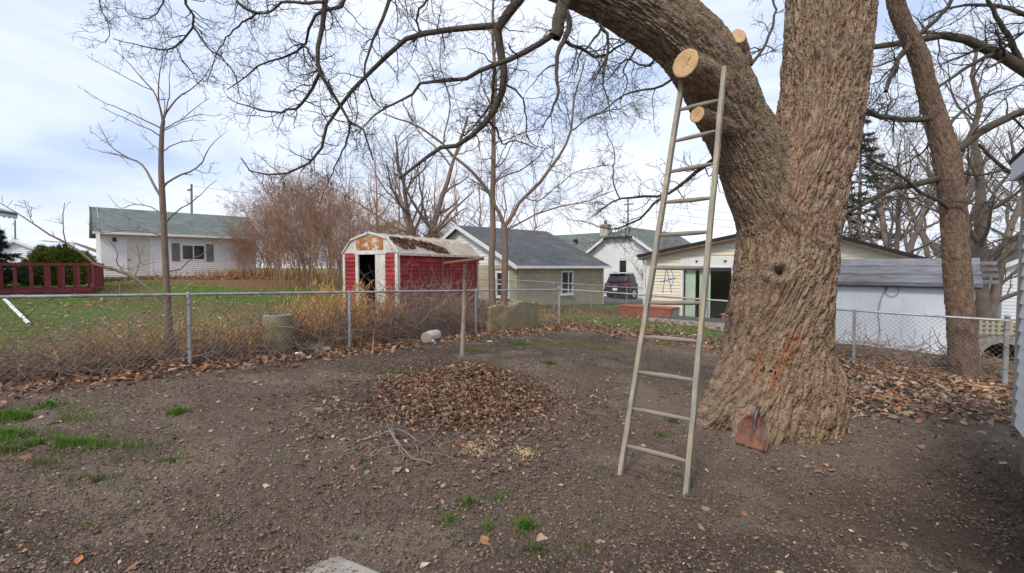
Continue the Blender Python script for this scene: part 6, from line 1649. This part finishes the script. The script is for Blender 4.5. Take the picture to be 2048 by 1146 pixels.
# fallen branches on the soil
def fallen_branch():
    o = G(800, 890); t = thing('fallen_branch', 'pale dead forked branch lying on the soil in front of the leaf pile', 'branch', o)
    c3 = lambda pts, hs: np.array([G(680 + x * .2618, 660 + y * .2618) + [0, 0, h] for (x, y), h in zip(pts, hs)])
    segs = [([(380, 840), (440, 910), (500, 970), (580, 1010), (660, 1030), (710, 1045)], [.10, .06, .04, .03, .025, .02], .016, .011),
            ([(400, 850), (420, 900), (455, 950), (490, 1000), (430, 1060)], [.10, .07, .05, .03, .02], .013, .008),
            ([(180, 850), (250, 850), (330, 840), (395, 845)], [.02, .03, .06, .10], .013, .012),
            ([(395, 845), (460, 835), (540, 850), (610, 885)], [.10, .08, .05, .03], .012, .009),
            ([(230, 985), (350, 940), (460, 925), (580, 925), (650, 890)], [.02, .04, .06, .05, .03], .008, .006),
            ([(650, 890), (720, 830), (780, 770), (840, 700), (960, 665)], [.03, .05, .07, .08, .06], .009, .004),
            ([(580, 925), (600, 960), (575, 1000)], [.05, .04, .03], .007, .004), ([(360, 830), (370, 770), (430, 690)], [.1, .16, .2], .006, .003),
            ([(400, 830), (420, 770)], [.1, .18], .005, .003), ([(610, 955), (720, 970), (820, 985), (900, 1055)], [.02, .03, .03, .02], .006, .003), ([(820, 985), (840, 1050)], [.03, .02], .004, .003),
            ([(185, 890), (300, 895), (390, 880)], [.02, .02, .04], .007, .005)]
    for pts, hs, r0, r1 in segs:
        q = spline(c3(pts, hs), 14) + rng.normal(0, .005, (14, 3)); put_tubes('stick', [(q[None], np.linspace(r0, r1, 14)[None] * .72 * rng.uniform(.85, 1.15, (1, 14)))], [7], M['fallen'], t)
M['fallen'] = mat_bark('dead_branch_bark', (.28, .235, .20), (.15, .12, .10), None, 30, .4)
fallen_branch()

# ------------------------------------------------------------------ leaves, litter, grass, weeds
PAL = np.array([(.30, .16, .09), (.38, .19, .095), (.22, .125, .08), (.42, .30, .21), (.17, .105, .075), (.33, .235, .17), (.46, .20, .09), (.50, .40, .29), (.13, .085, .065), (.27, .20, .155)])
def leaf_cloud(pos, size, weights, tilt=.5, curl=.35, rise=.012):
    n = len(pos); az = rng.uniform(0, 6.28, n); s = size * rng.uniform(.55, 1.3, n)
    up = nrm(np.stack([rng.normal(0, tilt, n), rng.normal(0, tilt, n), np.ones(n)], 1)); x = nrm(np.cross(up, np.stack([np.cos(az), np.sin(az), np.zeros(n)], 1))); y = np.cross(up, x)
    asp = rng.uniform(.5, .95, n); cu = curl * rng.uniform(-.4, 1.2, n)
    sh = [(0, -.55, 0), (-.42, -.12, 1), (-.3, .28, .8), (0, .6, .25), (.3, .28, .8), (.42, -.12, 1)]
    V = np.empty((n, 6, 3))
    for k, (a, b, c) in enumerate(sh): V[:, k] = pos + x * (a * s * asp)[:, None] + y * (b * s)[:, None] + up * (c * cu * s * .6 + rise)[:, None]
    b = np.arange(n)[:, None] * 6; Q = np.concatenate([b + np.array([[0, 3, 2, 1]]), b + np.array([[0, 5, 4, 3]])])
    c = PAL[rng.choice(len(PAL), n, p=np.array(weights) / sum(weights))] * rng.uniform(.7, 1.25, (n, 1)); c = np.repeat(np.c_[c, np.ones(n)], 6, axis=0)
    return V.reshape(-1, 3), Q, c
def leaf_fine(pos, size, weights):
    n = len(pos); az = rng.uniform(0, 6.28, n); s = size * rng.uniform(.6, 1.25, n); up = nrm(np.stack([rng.normal(0, .3, n), rng.normal(0, .3, n), np.ones(n)], 1)); x = nrm(np.cross(up, np.stack([np.cos(az), np.sin(az), np.zeros(n)], 1))); y = np.cross(up, x)
    asp = rng.uniform(.32, .55, n); cu = rng.uniform(-.2, .9, n); cl_ = rng.uniform(-.5, .6, n); m = 8; prof = np.array([.06, .55, .9, 1., .9, .62, .3, .03]); V = np.empty((n, m, 3, 3)); C = np.empty((n, m, 3, 4))
    base = PAL[rng.choice(len(PAL), n, p=np.array(weights) / sum(weights))] * rng.uniform(.75, 1.2, (n, 1)); jag = rng.uniform(.82, 1.15, (n, m, 2))
    for i in range(m):
        t = i / (m - 1) - .5; zc = cl_ * (t * t * 4 - .3) * s * .25
        for j, a in enumerate((-1, 0, 1)):
            wv = a * asp * prof[i] * s * (jag[:, i, 0 if a < 0 else 1] if a else 1); V[:, i, j] = pos + y * (t * 1.1 * s)[:, None] + x * wv[:, None] + up * (zc + abs(a) * cu * prof[i] * s * .3)[:, None]
            C[:, i, j, :3] = base * (1.18 if a == 0 else rng.uniform(.8, 1.1, (n, 1))); C[:, i, j, 3] = 1
    b = np.arange(n)[:, None] * m * 3; q = np.array([[i * 3 + j, i * 3 + j + 1, i * 3 + j + 4, i * 3 + j + 3] for i in range(m - 1) for j in range(2)]); Q = (b[:, None, :] + q[None]).reshape(-1, 4)
    return V.reshape(-1, 3), Q, C.reshape(-1, 4)
def on_ground(X, Y, dz=0): return np.stack([X, Y, H(X, Y) + dz], 1)
def leaf_obj(name, clouds, label=None, cat=None, kind='stuff', parent=None):
    V, Q, C = merge(clouds); o = put(name, np_mesh(name, V, Q, attrs={'col': C}), M['leaf'], parent); tag(o, label if parent is None else None, None, None, kind); return o
WB = [5, 3, 5, 3, 4, 3, 1, 1.5, 4, 4]; WO = [6, 3.5, 5, 2, 3, 2.5, 1.8, 1, 2, 3]; WP = [1, 1, 1, 4, 1, 3, .6, 5, .5, 2]
def leaf_pile():
    c = np.array([(922 - 1024) / F_PX * 5.75, 5.85]); o = np.array([c[0], c[1], gz(*c)])
    t = thing('leaf_pile', 'broad raked pile of brown dead leaves in the middle of the yard', 'leaf pile', o)
    def hp(X, Y):
        u = (X - c[0]) / 1.05; v = (Y - c[1]) / 1.2; v2 = (Y - c[1] - .5) / .55; u2 = (X - c[0] - .12) / .7
        return .10 * np.exp(-(u * u + v * v) * 1.7) + .17 * np.exp(-(u2 * u2 + v2 * v2) * 1.5)
    g = np.linspace(-1, 1, 60); X, Y = np.meshgrid(g, g); X, Y = X.ravel(), Y.ravel(); XX, YY = c[0] + X * 1.3, c[1] + Y * 1.45
    nz = fbm(np.stack([XX, YY, 0 * XX], 1) * 7, 3, 6) - .5
    edge = sstep(1.05, .75, np.hypot(X, Y))
    Z = H(XX, YY) + hp(XX, YY) * (1 + .35 * nz) * edge - .035 * (1 - edge) - .012
    i = np.arange(59)[:, None] * 60; j = np.arange(59)[None]
    Q = np.stack([i + j, i + j + 1, i + 61 + j, i + 60 + j], -1).reshape(-1, 4)
    put('leaf_bed', np_mesh('leaf_bed', np.stack([XX, YY, Z], 1), Q), M['litter'], t)
    n = 16000; a = rng.uniform(0, 6.28, n); r = np.sqrt(rng.uniform(0, 1, n)) * 1.22; x, y = c[0] + np.cos(a) * r * 1.02, c[1] - .08 + np.sin(a) * r * 1.2
    keep = rng.uniform(0, 1, n) < sstep(1.2, .55, r + .18 * (fbm(np.stack([x, y, 0 * x], 1) * 2.5, 3, 16) - .5) * 2)
    x, y = x[keep], y[keep]; pos = np.stack([x, y, H(x, y) + hp(x, y) + rng.uniform(-.01, .03, len(x))], 1)
    leaf_obj('leaves', [leaf_cloud(pos, .048, [7, 1.6, 8, 1.6, 7, 4, .5, 1.0, 6, 4], .75, .7)], parent=t)
M['litter'] = mat('leaf_litter_bed', (.15, .10, .075), (.09, .065, .05), 30, .95, .6, 60)
leaf_pile()

def soil_crumbs():
    n = 42000; Y = 2.25 + 6.0 * rng.uniform(0, 1, n) ** 1.7; X = rng.uniform(-1.15, 1.12, n) * Y
    f = fbm(np.stack([X, Y, 0 * X], 1) * 1.1, 3, 44); rt = np.hypot(X - TREE_XY[0], Y - TREE_XY[1])
    k = (rng.uniform(0, 1, n) < sstep(.3, .6, f) * sstep(.8, 1.7, rt) + .08) & (side_of_fence(X, Y) < -.2); X, Y = X[k], Y[k]; n = len(X)
    r = .0036 + .0088 * rng.uniform(0, 1, n) ** 2.2; r *= .7 + .12 * Y; c = on_ground(X, Y, .010 + 0 * X); c[:, 2] += r * .3
    base = np.array([(1, 0, 0), (.3, .9, .1), (-.8, .5, 0), (-.7, -.6, .1), (.4, -.9, 0), (.1, .05, .9)]); V = c[:, None, :] + base[None] * r[:, None, None] * rng.uniform(.65, 1.3, (n, 6, 3))
    a = rng.uniform(0, 6.28, n); ca, sa = np.cos(a)[:, None], np.sin(a)[:, None]; d = V - c[:, None]; V = c[:, None] + np.stack([d[..., 0] * ca - d[..., 1] * sa, d[..., 0] * sa + d[..., 1] * ca, d[..., 2]], -1)
    T = (np.arange(n)[:, None, None] * 6 + np.array([(0, 1, 5), (1, 2, 5), (2, 3, 5), (3, 4, 5), (4, 0, 5)])[None]).reshape(-1, 3)
    C = np.array([.155, .116, .089])[None] * rng.uniform(.5, 1.6, (n, 1)); C = np.repeat(np.c_[C, np.ones(n)], 6, axis=0)
    tag(put('soil_crumbs', np_mesh('soil_crumbs', V.reshape(-1, 3), tris=T, attrs={'col': C}), M['crumb']), 'loose dark soil crumbs all over the bare yard', kind='stuff')
M['crumb'] = mat_attr('soil_crumb', .95, .05)
soil_crumbs()
def scatter_leaves():
    cl = []
    # sparse over the soil yard
    n = 1300; X = rng.uniform(-8, 7, n); Y = rng.uniform(2.2, 12, n); k = side_of_fence(X, Y) < 0; cl.append(leaf_cloud(on_ground(X[k], Y[k], .01), .04, WB, .4))
    n = 19000; X = rng.uniform(-8, 7, n); Y = 2.2 + 9.5 * rng.uniform(0, 1, n) ** 1.2; k = (side_of_fence(X, Y) < 0); cl.append(leaf_cloud(on_ground(X[k], Y[k], .012), .017, [3, 2, 4, 4, 4, 4, 1, 4, 3, 5], .6, .3))
    n = 900; X = rng.uniform(-6, 6, n); Y = 2.2 + 7 * rng.uniform(0, 1, n) ** 1.2; k = (side_of_fence(X, Y) < 0); cl.append(leaf_cloud(on_ground(X[k], Y[k], .014), .03, WP, .4, .2))
    n = 150; X = rng.uniform(-5, 5, n); Y = rng.uniform(2.3, 6, n); cl.append(leaf_fine(on_ground(X, Y, .016), .062, [4, 2, 4, 4, 2, 4, 1.4, 3, 1, 4]))
    # drift along the left fence, orange-brown
    n = 5200; s = rng.uniform(-3.2, 10.3, n); o = rng.normal(.1, .42, n); p = F0[None] + GA[None] * s[:, None] + np.array([-GA[1], GA[0]])[None] * o[:, None]; cl.append(leaf_cloud(on_ground(p[:, 0], p[:, 1], .012), .095, WO, .55, .5))
    # along the far fence and before the patio
    n = 3600; s = rng.uniform(0, 9, n); o = rng.normal(.4, .55, n); p = FC[None] + GB[None] * s[:, None] + GA[None] * o[:, None]; cl.append(leaf_cloud(on_ground(p[:, 0], p[:, 1], .012), .095, WO, .5, .5))
    # thick carpet right of the maple, up to the fence and house
    n = 9500; X = rng.uniform(3.2, 9.5, n); Y = rng.uniform(4.9, 10.5, n); f = fbm(np.stack([X, Y, 0 * X], 1) * .9, 3, 77)
    k = (rng.uniform(0, 1, n) < sstep(4.9, 5.9, Y + .5 * (f - .5) * 2 + .25 * (X - 4.5) * .3)) & (X > 1.0 + .42 * Y); cl.append(leaf_cloud(on_ground(X[k], Y[k], .014), .085, [4, 3, 4, 5, 3, 5, 1.5, 3, 2, 5], .5, .5))
    n = 420; a = rng.uniform(0, 6.28, n); r = np.abs(rng.normal(.75, .28, n)); cl.append(leaf_cloud(on_ground(TREE_XY[0] + np.cos(a) * r * 1.15, TREE_XY[1] + np.sin(a) * r, .012), .035, WB, .6, .5))
    n = 4200; a = rng.uniform(0, 6.28, n); r = np.abs(rng.normal(1.05, .55, n)); cl.append(leaf_cloud(on_ground(-.68 + np.cos(a) * r * .98, 5.45 + np.sin(a) * r * 1.1, .012), .042, [7, 1.6, 8, 1.6, 7, 4, .5, 1.0, 6, 4], .6, .6))
    n = 5200; X = rng.uniform(-8, 6, n); Y = rng.uniform(3.6, 11.5, n); f = fbm(np.stack([X, Y, 0 * X], 1) * .8, 3, 99); k = (side_of_fence(X, Y) < 0) & (rng.uniform(0, 1, n) < sstep(.35, .7, f + .05 * (Y - 6))); cl.append(leaf_cloud(on_ground(X[k], Y[k], .012), .034, WB, .5, .5))
    # lawn beyond the left fence
    n = 4200; X = rng.uniform(-18, 0, n); Y = rng.uniform(6, 20, n); k = side_of_fence(X, Y) > .2; cl.append(leaf_cloud(on_ground(X[k], Y[k], .03), .085, [3, 4, 1, 4, 1, 2, 3, 4, .5, 2], .4, .5))
    # leaf strip below the garage
    n = 5200; s = rng.uniform(-2, 9, n); o = rng.uniform(.2, 4.5, n); p = np.array([-20.9, 22.8])[None] + GA[None] * s[:, None] + GB[None] * o[:, None]; cl.append(leaf_cloud(on_ground(p[:, 0], p[:, 1], .03), .14, WO, .55, .5))
    # around shed and outbuilding
    n = 3000; X = rng.uniform(-6, 9, n); Y = rng.uniform(12, 22, n); k = side_of_fence(X, Y) > .1; cl.append(leaf_cloud(on_ground(X[k], Y[k], .02), .10, WO, .5, .5))
    leaf_obj('fallen_leaves', cl, 'brown fallen leaves strewn over the soil and lawns')
    # leaves caught on the shed roof
    ff, fs, He, Wd, Ln, k1, kw, pk = SHED
    n = 1500; v = rng.uniform(.05, 2.3, n); q = rng.uniform(0, 1, n); q = q * sstep(2.5, .5, v) ** .3
    u = Wd + .06 - q * (k1 + .06); w_ = He + q * kw + .05
    kk = (fbm(np.stack([v * 2, q * 2, 0 * q], 1), 3, 9) + .25 * (1 - abs(q - .6)) > .56)
    pos = np.array([ff.pt(a, -b, c) for a, b, c in zip(u[kk], v[kk], w_[kk])])
    leaf_obj('roof_leaves', [leaf_cloud(pos, .09, [3, 1, 6, 1, 6, 1, .5, .3, 5, 2], .7, .5, .02)], 'clump of dead brown leaves caught on the red shed roof')
scatter_leaves()

def blades(pos, hgt, wd, col, lean=.45, var=.35):
    n = len(pos); az = rng.uniform(0, 6.28, n); d = np.stack([np.cos(az), np.sin(az), np.zeros(n)], 1); s = np.stack([-np.sin(az), np.cos(az), np.zeros(n)], 1); h = hgt * rng.uniform(.5, 1.25, n); ln_ = np.abs(rng.normal(0, lean, n)) * h
    w_ = (wd * rng.uniform(.7, 1.2, n))[:, None]; up = np.array([[0, 0, 1.]])
    m = pos + up * (h * .6)[:, None] + d * (ln_ * .35)[:, None]; tp = pos + up * (h * .95)[:, None] + d * ln_[:, None]
    V = np.stack([pos - s * w_, pos + s * w_, m + s * w_ * .7, m - s * w_ * .7, tp], 1).reshape(-1, 3); b = np.arange(n)[:, None] * 5
    Q = b + np.array([[0, 1, 2, 3]]); T = b + np.array([[3, 2, 4]])
    c = np.array(col) * rng.uniform(1 - var, 1 + var, (n, 1)) * (1 + rng.normal(0, .08, (n, 3))); return V, Q, T, np.repeat(np.c_[np.clip(c, 0, 1), np.ones(n)], 5, axis=0)
def grass_obj(name, sets, label, mt=None):
    V = np.vstack([s[0] for s in sets]); off = np.cumsum([0] + [len(s[0]) for s in sets[:-1]]); Q = np.vstack([s[1] + o for s, o in zip(sets, off)]); T = np.vstack([s[2] + o for s, o in zip(sets, off)]); C = np.vstack([s[3] for s in sets])
    tag(put(name, np_mesh(name, V, Q, T, attrs={'col': C}), mt or M['grass']), label, kind='stuff')
def grasses():
    sets = []
    GR = (.10, .20, .025); DG = (.13, .15, .05); YM = (.19, .19, .025)
    def tuft(x, y, rx, ry, n, hg=.07, col=GR, wd=.0028, lean=.5):
        n = int(n * 1.7); c = G(x, y); a = rng.uniform(0, 6.28, n); r = np.abs(rng.normal(0, .62, n)); X, Y = c[0] + np.cos(a) * r * rx, c[1] + np.sin(a) * r * ry
        k = fbm(np.stack([X, Y, 0 * X], 1) * 6, 2, 5) > .42; q = k & (rng.uniform(0, 1, n) < .22); k &= ~q; sets.append(blades(on_ground(X[k], Y[k], -.003), hg, wd, col, lean)); sets.append(blades(on_ground(X[q], Y[q], -.003), hg * .8, wd, (.24, .2, .09), lean * 1.6))
    tuft(20, 838, .75, .16, 1500, .09); tuft(90, 820, .25, .2, 300, .06); tuft(110, 890, .75, .10, 1300, .08); tuft(20, 872, .4, .12, 600, .07); tuft(20, 905, .5, .12, 600, .06, DG)
    tuft(60, 930, .5, .15, 500, .05, DG); tuft(190, 965, .25, .12, 350, .06, DG); tuft(340, 925, .10, .06, 120, .05); tuft(205, 925, .2, .1, 200, .05, DG)
    tuft(357, 829, .11, .08, 260, .085); tuft(1355, 845, .11, .06, 320, .075); tuft(1320, 872, .06, .05, 70, .04); tuft(1455, 900, .05, .05, 60, .03)
    tuft(1005, 1010, .16, .12, 330, .065); tuft(938, 1008, .08, .08, 130, .075); tuft(900, 1045, .05, .06, 60, .06); tuft(1050, 1060, .07, .07, 150, .08); tuft(975, 1060, .05, .1, 80, .05); tuft(1070, 1105, .09, .06, 90, .05, (.08, .13, .05), .004); tuft(1140, 1130, .08, .06, 100, .05, DG); tuft(1180, 1100, .12, .08, 120, .05, DG)
    tuft(960, 1012, .04, .05, 40, .06)
    tuft(1040, 690, .32, .28, 900, .06); tuft(1100, 728, .13, .1, 350, .06); tuft(945, 701, .22, .10, 900, .025, YM); tuft(1000, 715, .3, .2, 500, .025, YM); tuft(730, 731, .16, .09, 600, .022, YM); tuft(1125, 680, .35, .25, 600, .03, YM); tuft(800, 745, .15, .1, 250, .03, GR); tuft(680, 765, .1, .1, 150, .04, GR); tuft(705, 732, .12, .06, 300, .02, YM)
    tuft(1330, 690, .5, .5, 500, .035, YM); tuft(1240, 720, .6, .4, 500, .03, YM); tuft(1190, 837, .06, .05, 60, .05); tuft(1735, 762, .25, .12, 160, .05, GR); tuft(1790, 762, .2, .1, 120, .05, GR)
    for i in range(130): tuft(rng.uniform(0, 1380), rng.uniform(745, 1080), .04, .04, rng.integers(8, 30), .03, GR if i % 3 else DG)
    # broad-leaf weed by the root
    for (x, y, n) in ((1440, 830, 60), (1448, 838, 40), (100, 812, 60)): tuft(x, y, .09, .07, n, .07, (.07, .17, .03), .012, .8)
    grass_obj('yard_grass', sets, 'scattered green grass tufts and moss on the bare soil')
    # left lawn, right lawn
    sets = []
    n = 46000; X = rng.uniform(-19, 1, n); Y = 6 + 15 * rng.uniform(0, 1, n) ** 1.3; q = np.stack([X, Y, 0 * X], 1); f = fbm(q * .5, 3, 41)
    k = (side_of_fence(X, Y) > .45) & (rng.uniform(0, 1, n) < sstep(.36, .5, f)) & ~((X > -5.5) & (Y > 11.5)); sets.append(blades(on_ground(X[k], Y[k], -.005), .07, .0055, (.16, .28, .035), .6))
    n = 16000; X = rng.uniform(0, 9, n); Y = rng.uniform(11, 24, n); f = fbm(np.stack([X, Y, 0 * X], 1) * .6, 3, 47); dd = side_of_fence(X, Y)
    k = (dd > 1.0) & (rng.uniform(0, 1, n) < sstep(.38, .52, f)) & (((X - FC[0]) * GA[0] + (Y - FC[1]) * GA[1]) > .8); k &= ~(((X - YH.o[0]) * YH.v[0] + (Y - YH.o[1]) * YH.v[1] < 3.2) & ((X - YH.o[0]) * YH.u[0] + (Y - YH.o[1]) * YH.u[1] > .3))
    sets.append(blades(on_ground(X[k], Y[k], -.005), .07, .006, (.15, .25, .035), .6))
    grass_obj('lawn_grass', sets, 'short green lawn grass beyond the chain-link fences')
    # dry weeds: tan drooping stalks near shed and along the fence
    sets = []
    def weeds(x, y, rx, ry, n, hg, col=(.56, .29, .095)):
        c = G(x, y); X, Y = c[0] + rng.normal(0, rx, n), c[1] + rng.normal(0, ry, n); sets.append(blades(on_ground(X, Y, 0), hg, .0055, col, .85, .35))
    for (x, y, rx, ry, n, hg) in ((640, 690, .5, .3, 300, .6), (600, 690, .35, .3, 200, .5), (650, 672, .5, .4, 200, .7), (690, 672, .4, .4, 300, .8), (560, 690, .4, .3, 160, .5), (500, 690, .5, .3, 160, .4), (800, 660, .8, .4, 120, .5), (205, 715, .12, .1, 40, .55), (280, 722, .1, .08, 30, .45), (260, 690, .3, .3, 40, .4), (450, 665, .6, .6, 130, .4), (420, 690, .5, .3, 70, .3), (985, 640, .2, .2, 60, .5)): weeds(x, y, rx, ry, n, hg)
    def droop(s0, s1, o0, o1, n, hg):
        s_ = rng.uniform(s0, s1, n); o_ = rng.uniform(o0, o1, n); p = F0[None] + GA[None] * s_[:, None] + np.array([-GA[1], GA[0]])[None] * o_[:, None]; st = on_ground(p[:, 0], p[:, 1], 0); m = 7; hh = hg * rng.uniform(.55, 1.15, n); az = rng.uniform(0, 6.28, n); out = np.empty((n, m, 3))
        for i in range(m):
            f = i / (m - 1); out[:, i] = st + np.stack([np.cos(az) * .28 * f ** 2.2 * hh, np.sin(az) * .28 * f ** 2.2 * hh, hh * (f - .18 * f ** 4)], 1)
        b = np.repeat(np.arange(n), 16); t_ = rng.uniform(.3, 1, len(b)); i0 = np.minimum((t_ * 6).astype(int), 5); pos = out[b, i0] + (out[b, i0 + 1] - out[b, i0]) * (t_ * 6 - i0)[:, None]
        q = len(pos); a = rng.uniform(0, 6.28, q); dd = np.stack([np.cos(a) * .5, np.sin(a) * .5, -rng.uniform(.2, 1.2, q)], 1); l = rng.uniform(.05, .15, q)[:, None]; sd_ = np.stack([-np.sin(a), np.cos(a), 0 * a], 1) * rng.uniform(.006, .014, q)[:, None]; dd = nrm(dd)
        V = np.stack([pos, pos + dd * l * .5 + sd_, pos + dd * l, pos + dd * l * .5 - sd_], 1).reshape(-1, 3); Q = np.arange(q * 4).reshape(-1, 4); c = np.array([.62, .35, .12]) * rng.uniform(.6, 1.25, (q, 1)); sets.append((V, Q, np.zeros((0, 3), dtype=int), np.repeat(np.c_[np.clip(c, 0, 1), np.ones(q)], 4, axis=0)))
        V, Q, A = tubes(out, np.tile(np.linspace(.005, .0025, m), (n, 1)), 3); sets.append((V, Q, np.zeros((0, 3), dtype=int), np.tile(np.array([.46, .29, .13, 1.]), (len(V), 1))))
    droop(1.7, 3.9, .25, 1.3, 210, 1.05); droop(2.2, 3.6, .6, 1.8, 110, 1.35); droop(3.9, 6.0, .4, 1.4, 60, .95); droop(.2, 1.7, .2, 1.4, 60, .6); droop(-2.6, .2, .1, .9, 26, .6); droop(7.0, 7.3, .5, .8, 4, .8)
    c0 = np.array([-20.9, 22.8])
    for s, o, n in ((5.0, 1.0, 160), (6.0, 1.4, 240), (6.8, 1.5, 260), (7.6, 2.0, 260), (8.4, 2.6, 260), (9.2, 3, 260), (10, 3.6, 240), (2.8, .8, 60)):
        p = c0 + GA * s + GB * o; X, Y = p[0] + rng.normal(0, .7, n), p[1] + rng.normal(0, .7, n); sets.append(blades(on_ground(X, Y, 0), .55, .012, (.45, .27, .12), .9, .3))
    grass_obj('dry_weeds', sets, 'tan dry weeds standing along the left fence and before the thicket', M['straw'])
grasses()

def brambles():
    P_, R_ = [], []
    def tangle(n, s0, s1, o0, o1, hgt, L_, wander=.35):
        s = rng.uniform(s0, s1, n); o = rng.uniform(o0, o1, n); p = F0[None] + GA[None] * s[:, None] + np.array([-GA[1], GA[0]])[None] * o[:, None]
        z = rng.uniform(0, 1, n) ** 1.4 * hgt; pos = on_ground(p[:, 0], p[:, 1], 0); pos[:, 2] += z
        d = rng.normal(size=(n, 3)); d[:, 2] = np.abs(d[:, 2]) * .9; d = nrm(d); m = 6; out = np.empty((n, m, 3)); out[:, 0] = pos; l = L_ * rng.uniform(.5, 1.3, n)
        for i in range(1, m):
            d = d + wander * rng.normal(size=(n, 3)); d[:, 2] -= .11; d = nrm(d); out[:, i] = out[:, i - 1] + d * (l / (m - 1))[:, None]
        gzv = H(out[..., 0], out[..., 1]); out[..., 2] = np.maximum(out[..., 2], gzv + .005)
        P_.append(out); R_.append(np.tile(np.linspace(.0042, .0018, m), (n, 1)) * rng.uniform(.7, 1.4, (n, 1)))
    tangle(2300, 1.2, 6.4, .08, 1.3, .5, .8); tangle(900, 3.4, 6.3, .1, 1.4, .95, 1.0); tangle(900, -3.2, 1.3, .04, .8, .32, .75); tangle(200, -3.2, 1.3, .1, 1.0, .7, 1.0); tangle(200, 6.3, 9.1, .3, .9, .16, .5)
    V, Q, A = merge([tubes(np.vstack(P_), np.vstack(R_), 3)]); tag(put('bramble_tangle', np_mesh('bramble_tangle', V, Q, attrs={'gc': A}), M['bramble']), 'brown bramble tangle crowding behind the left chain-link fence', kind='stuff')
    # bindweed stems on the shed wall
    fs = SHED[1]; q = []
    for i in range(60):
        u = rng.uniform(.2, 4.0); w0 = rng.uniform(0, .3); pts = [fs.pt(u, .05, w0)]; uu, ww = u, w0
        for k in range(9): uu += rng.normal(0, .09); ww += rng.uniform(.02, .2); pts.append(fs.pt(np.clip(uu, 0, 4.1), .05 + abs(rng.normal(0, .03)), min(ww, 1.9)))
        q.append(pts)
    q = np.array(q); V, Q, A = tubes(q, np.full(q.shape[:2], .004), 3); tag(put('wall_vines', np_mesh('wall_vines', V, Q, attrs={'gc': A}), M['fallen']), 'pale dead vines straggling up the red shed side wall', kind='stuff')
    # brush heap before the pale shed
    n = 420; m = 7; X = rng.uniform(7.2, 10.6, n); c = np.stack([X, 0 * X], 1); A0 = FC + GB * 6.3 + GA * 1.25; p = A0[None] + GB[None] * rng.uniform(-.4, 3.0, n)[:, None] + GA[None] * rng.normal(0, .35, n)[:, None]
    pos = on_ground(p[:, 0], p[:, 1], 0); pos[:, 2] += rng.uniform(0, .32, n); d = nrm(rng.normal(size=(n, 3)) * np.array([1, 1, .35])); out = np.empty((n, m, 3)); out[:, 0] = pos
    for i in range(1, m): d = nrm(d + .25 * rng.normal(size=(n, 3))); out[:, i] = out[:, i - 1] + d * .1
    out[..., 2] = np.maximum(out[..., 2], H(out[..., 0], out[..., 1]) + .01)
    V, Q, A = tubes(out, np.full(out.shape[:2], .006), 3); tag(put('brush_heap', np_mesh('brush_heap', V, Q, attrs={'gc': A}), M['bramble']), 'low heap of dead brush before the pale metal shed', kind='stuff')
    # twigs strewn on the soil
    n = 420; m = 5; X = rng.uniform(-6, 5, n); Y = rng.uniform(2.3, 9, n); az = rng.uniform(0, 6.28, n); out = np.empty((n, m, 3)); L_ = rng.uniform(.05, .28, n) ** 1.3
    for i in range(m): out[:, i, 0] = X + np.cos(az) * L_ * i / 4; out[:, i, 1] = Y + np.sin(az) * L_ * i / 4; az = az + rng.normal(0, .2, n)
    out[..., 2] = H(out[..., 0], out[..., 1]) + .014; V, Q, A = tubes(out, np.tile(np.linspace(.0035, .0018, m), (n, 1)), 4); tag(put('strewn_twigs', np_mesh('strewn_twigs', V, Q, attrs={'gc': A}), M['twig']), 'small broken twigs strewn over the soil', kind='stuff')
    # sawdust
    cl = []
    for (x, y, r, n) in ((1052, 908, .15, 420), (945, 895, .2, 240), (985, 880, .16, 120), (960, 905, .3, 160)):
        c = G(x, y); a = rng.uniform(0, 6.28, n); rr = np.abs(rng.normal(0, .5, n)) * r; cl.append(leaf_cloud(on_ground(c[0] + np.cos(a) * rr, c[1] + np.sin(a) * rr, .012), .014, [0, 0, 0, 1, 0, 0, 0, 5, 0, 0], .5, .3))
    V, Q, C = merge(cl); C[:, :3] = np.array([.62, .47, .28])[None] * rng.uniform(.75, 1.15, (len(C), 1)); tag(put('sawdust', np_mesh('sawdust', V, Q, attrs={'col': C}), M['leaf']), 'pale sawdust spilled on the soil before the leaf pile', kind='stuff')
brambles()
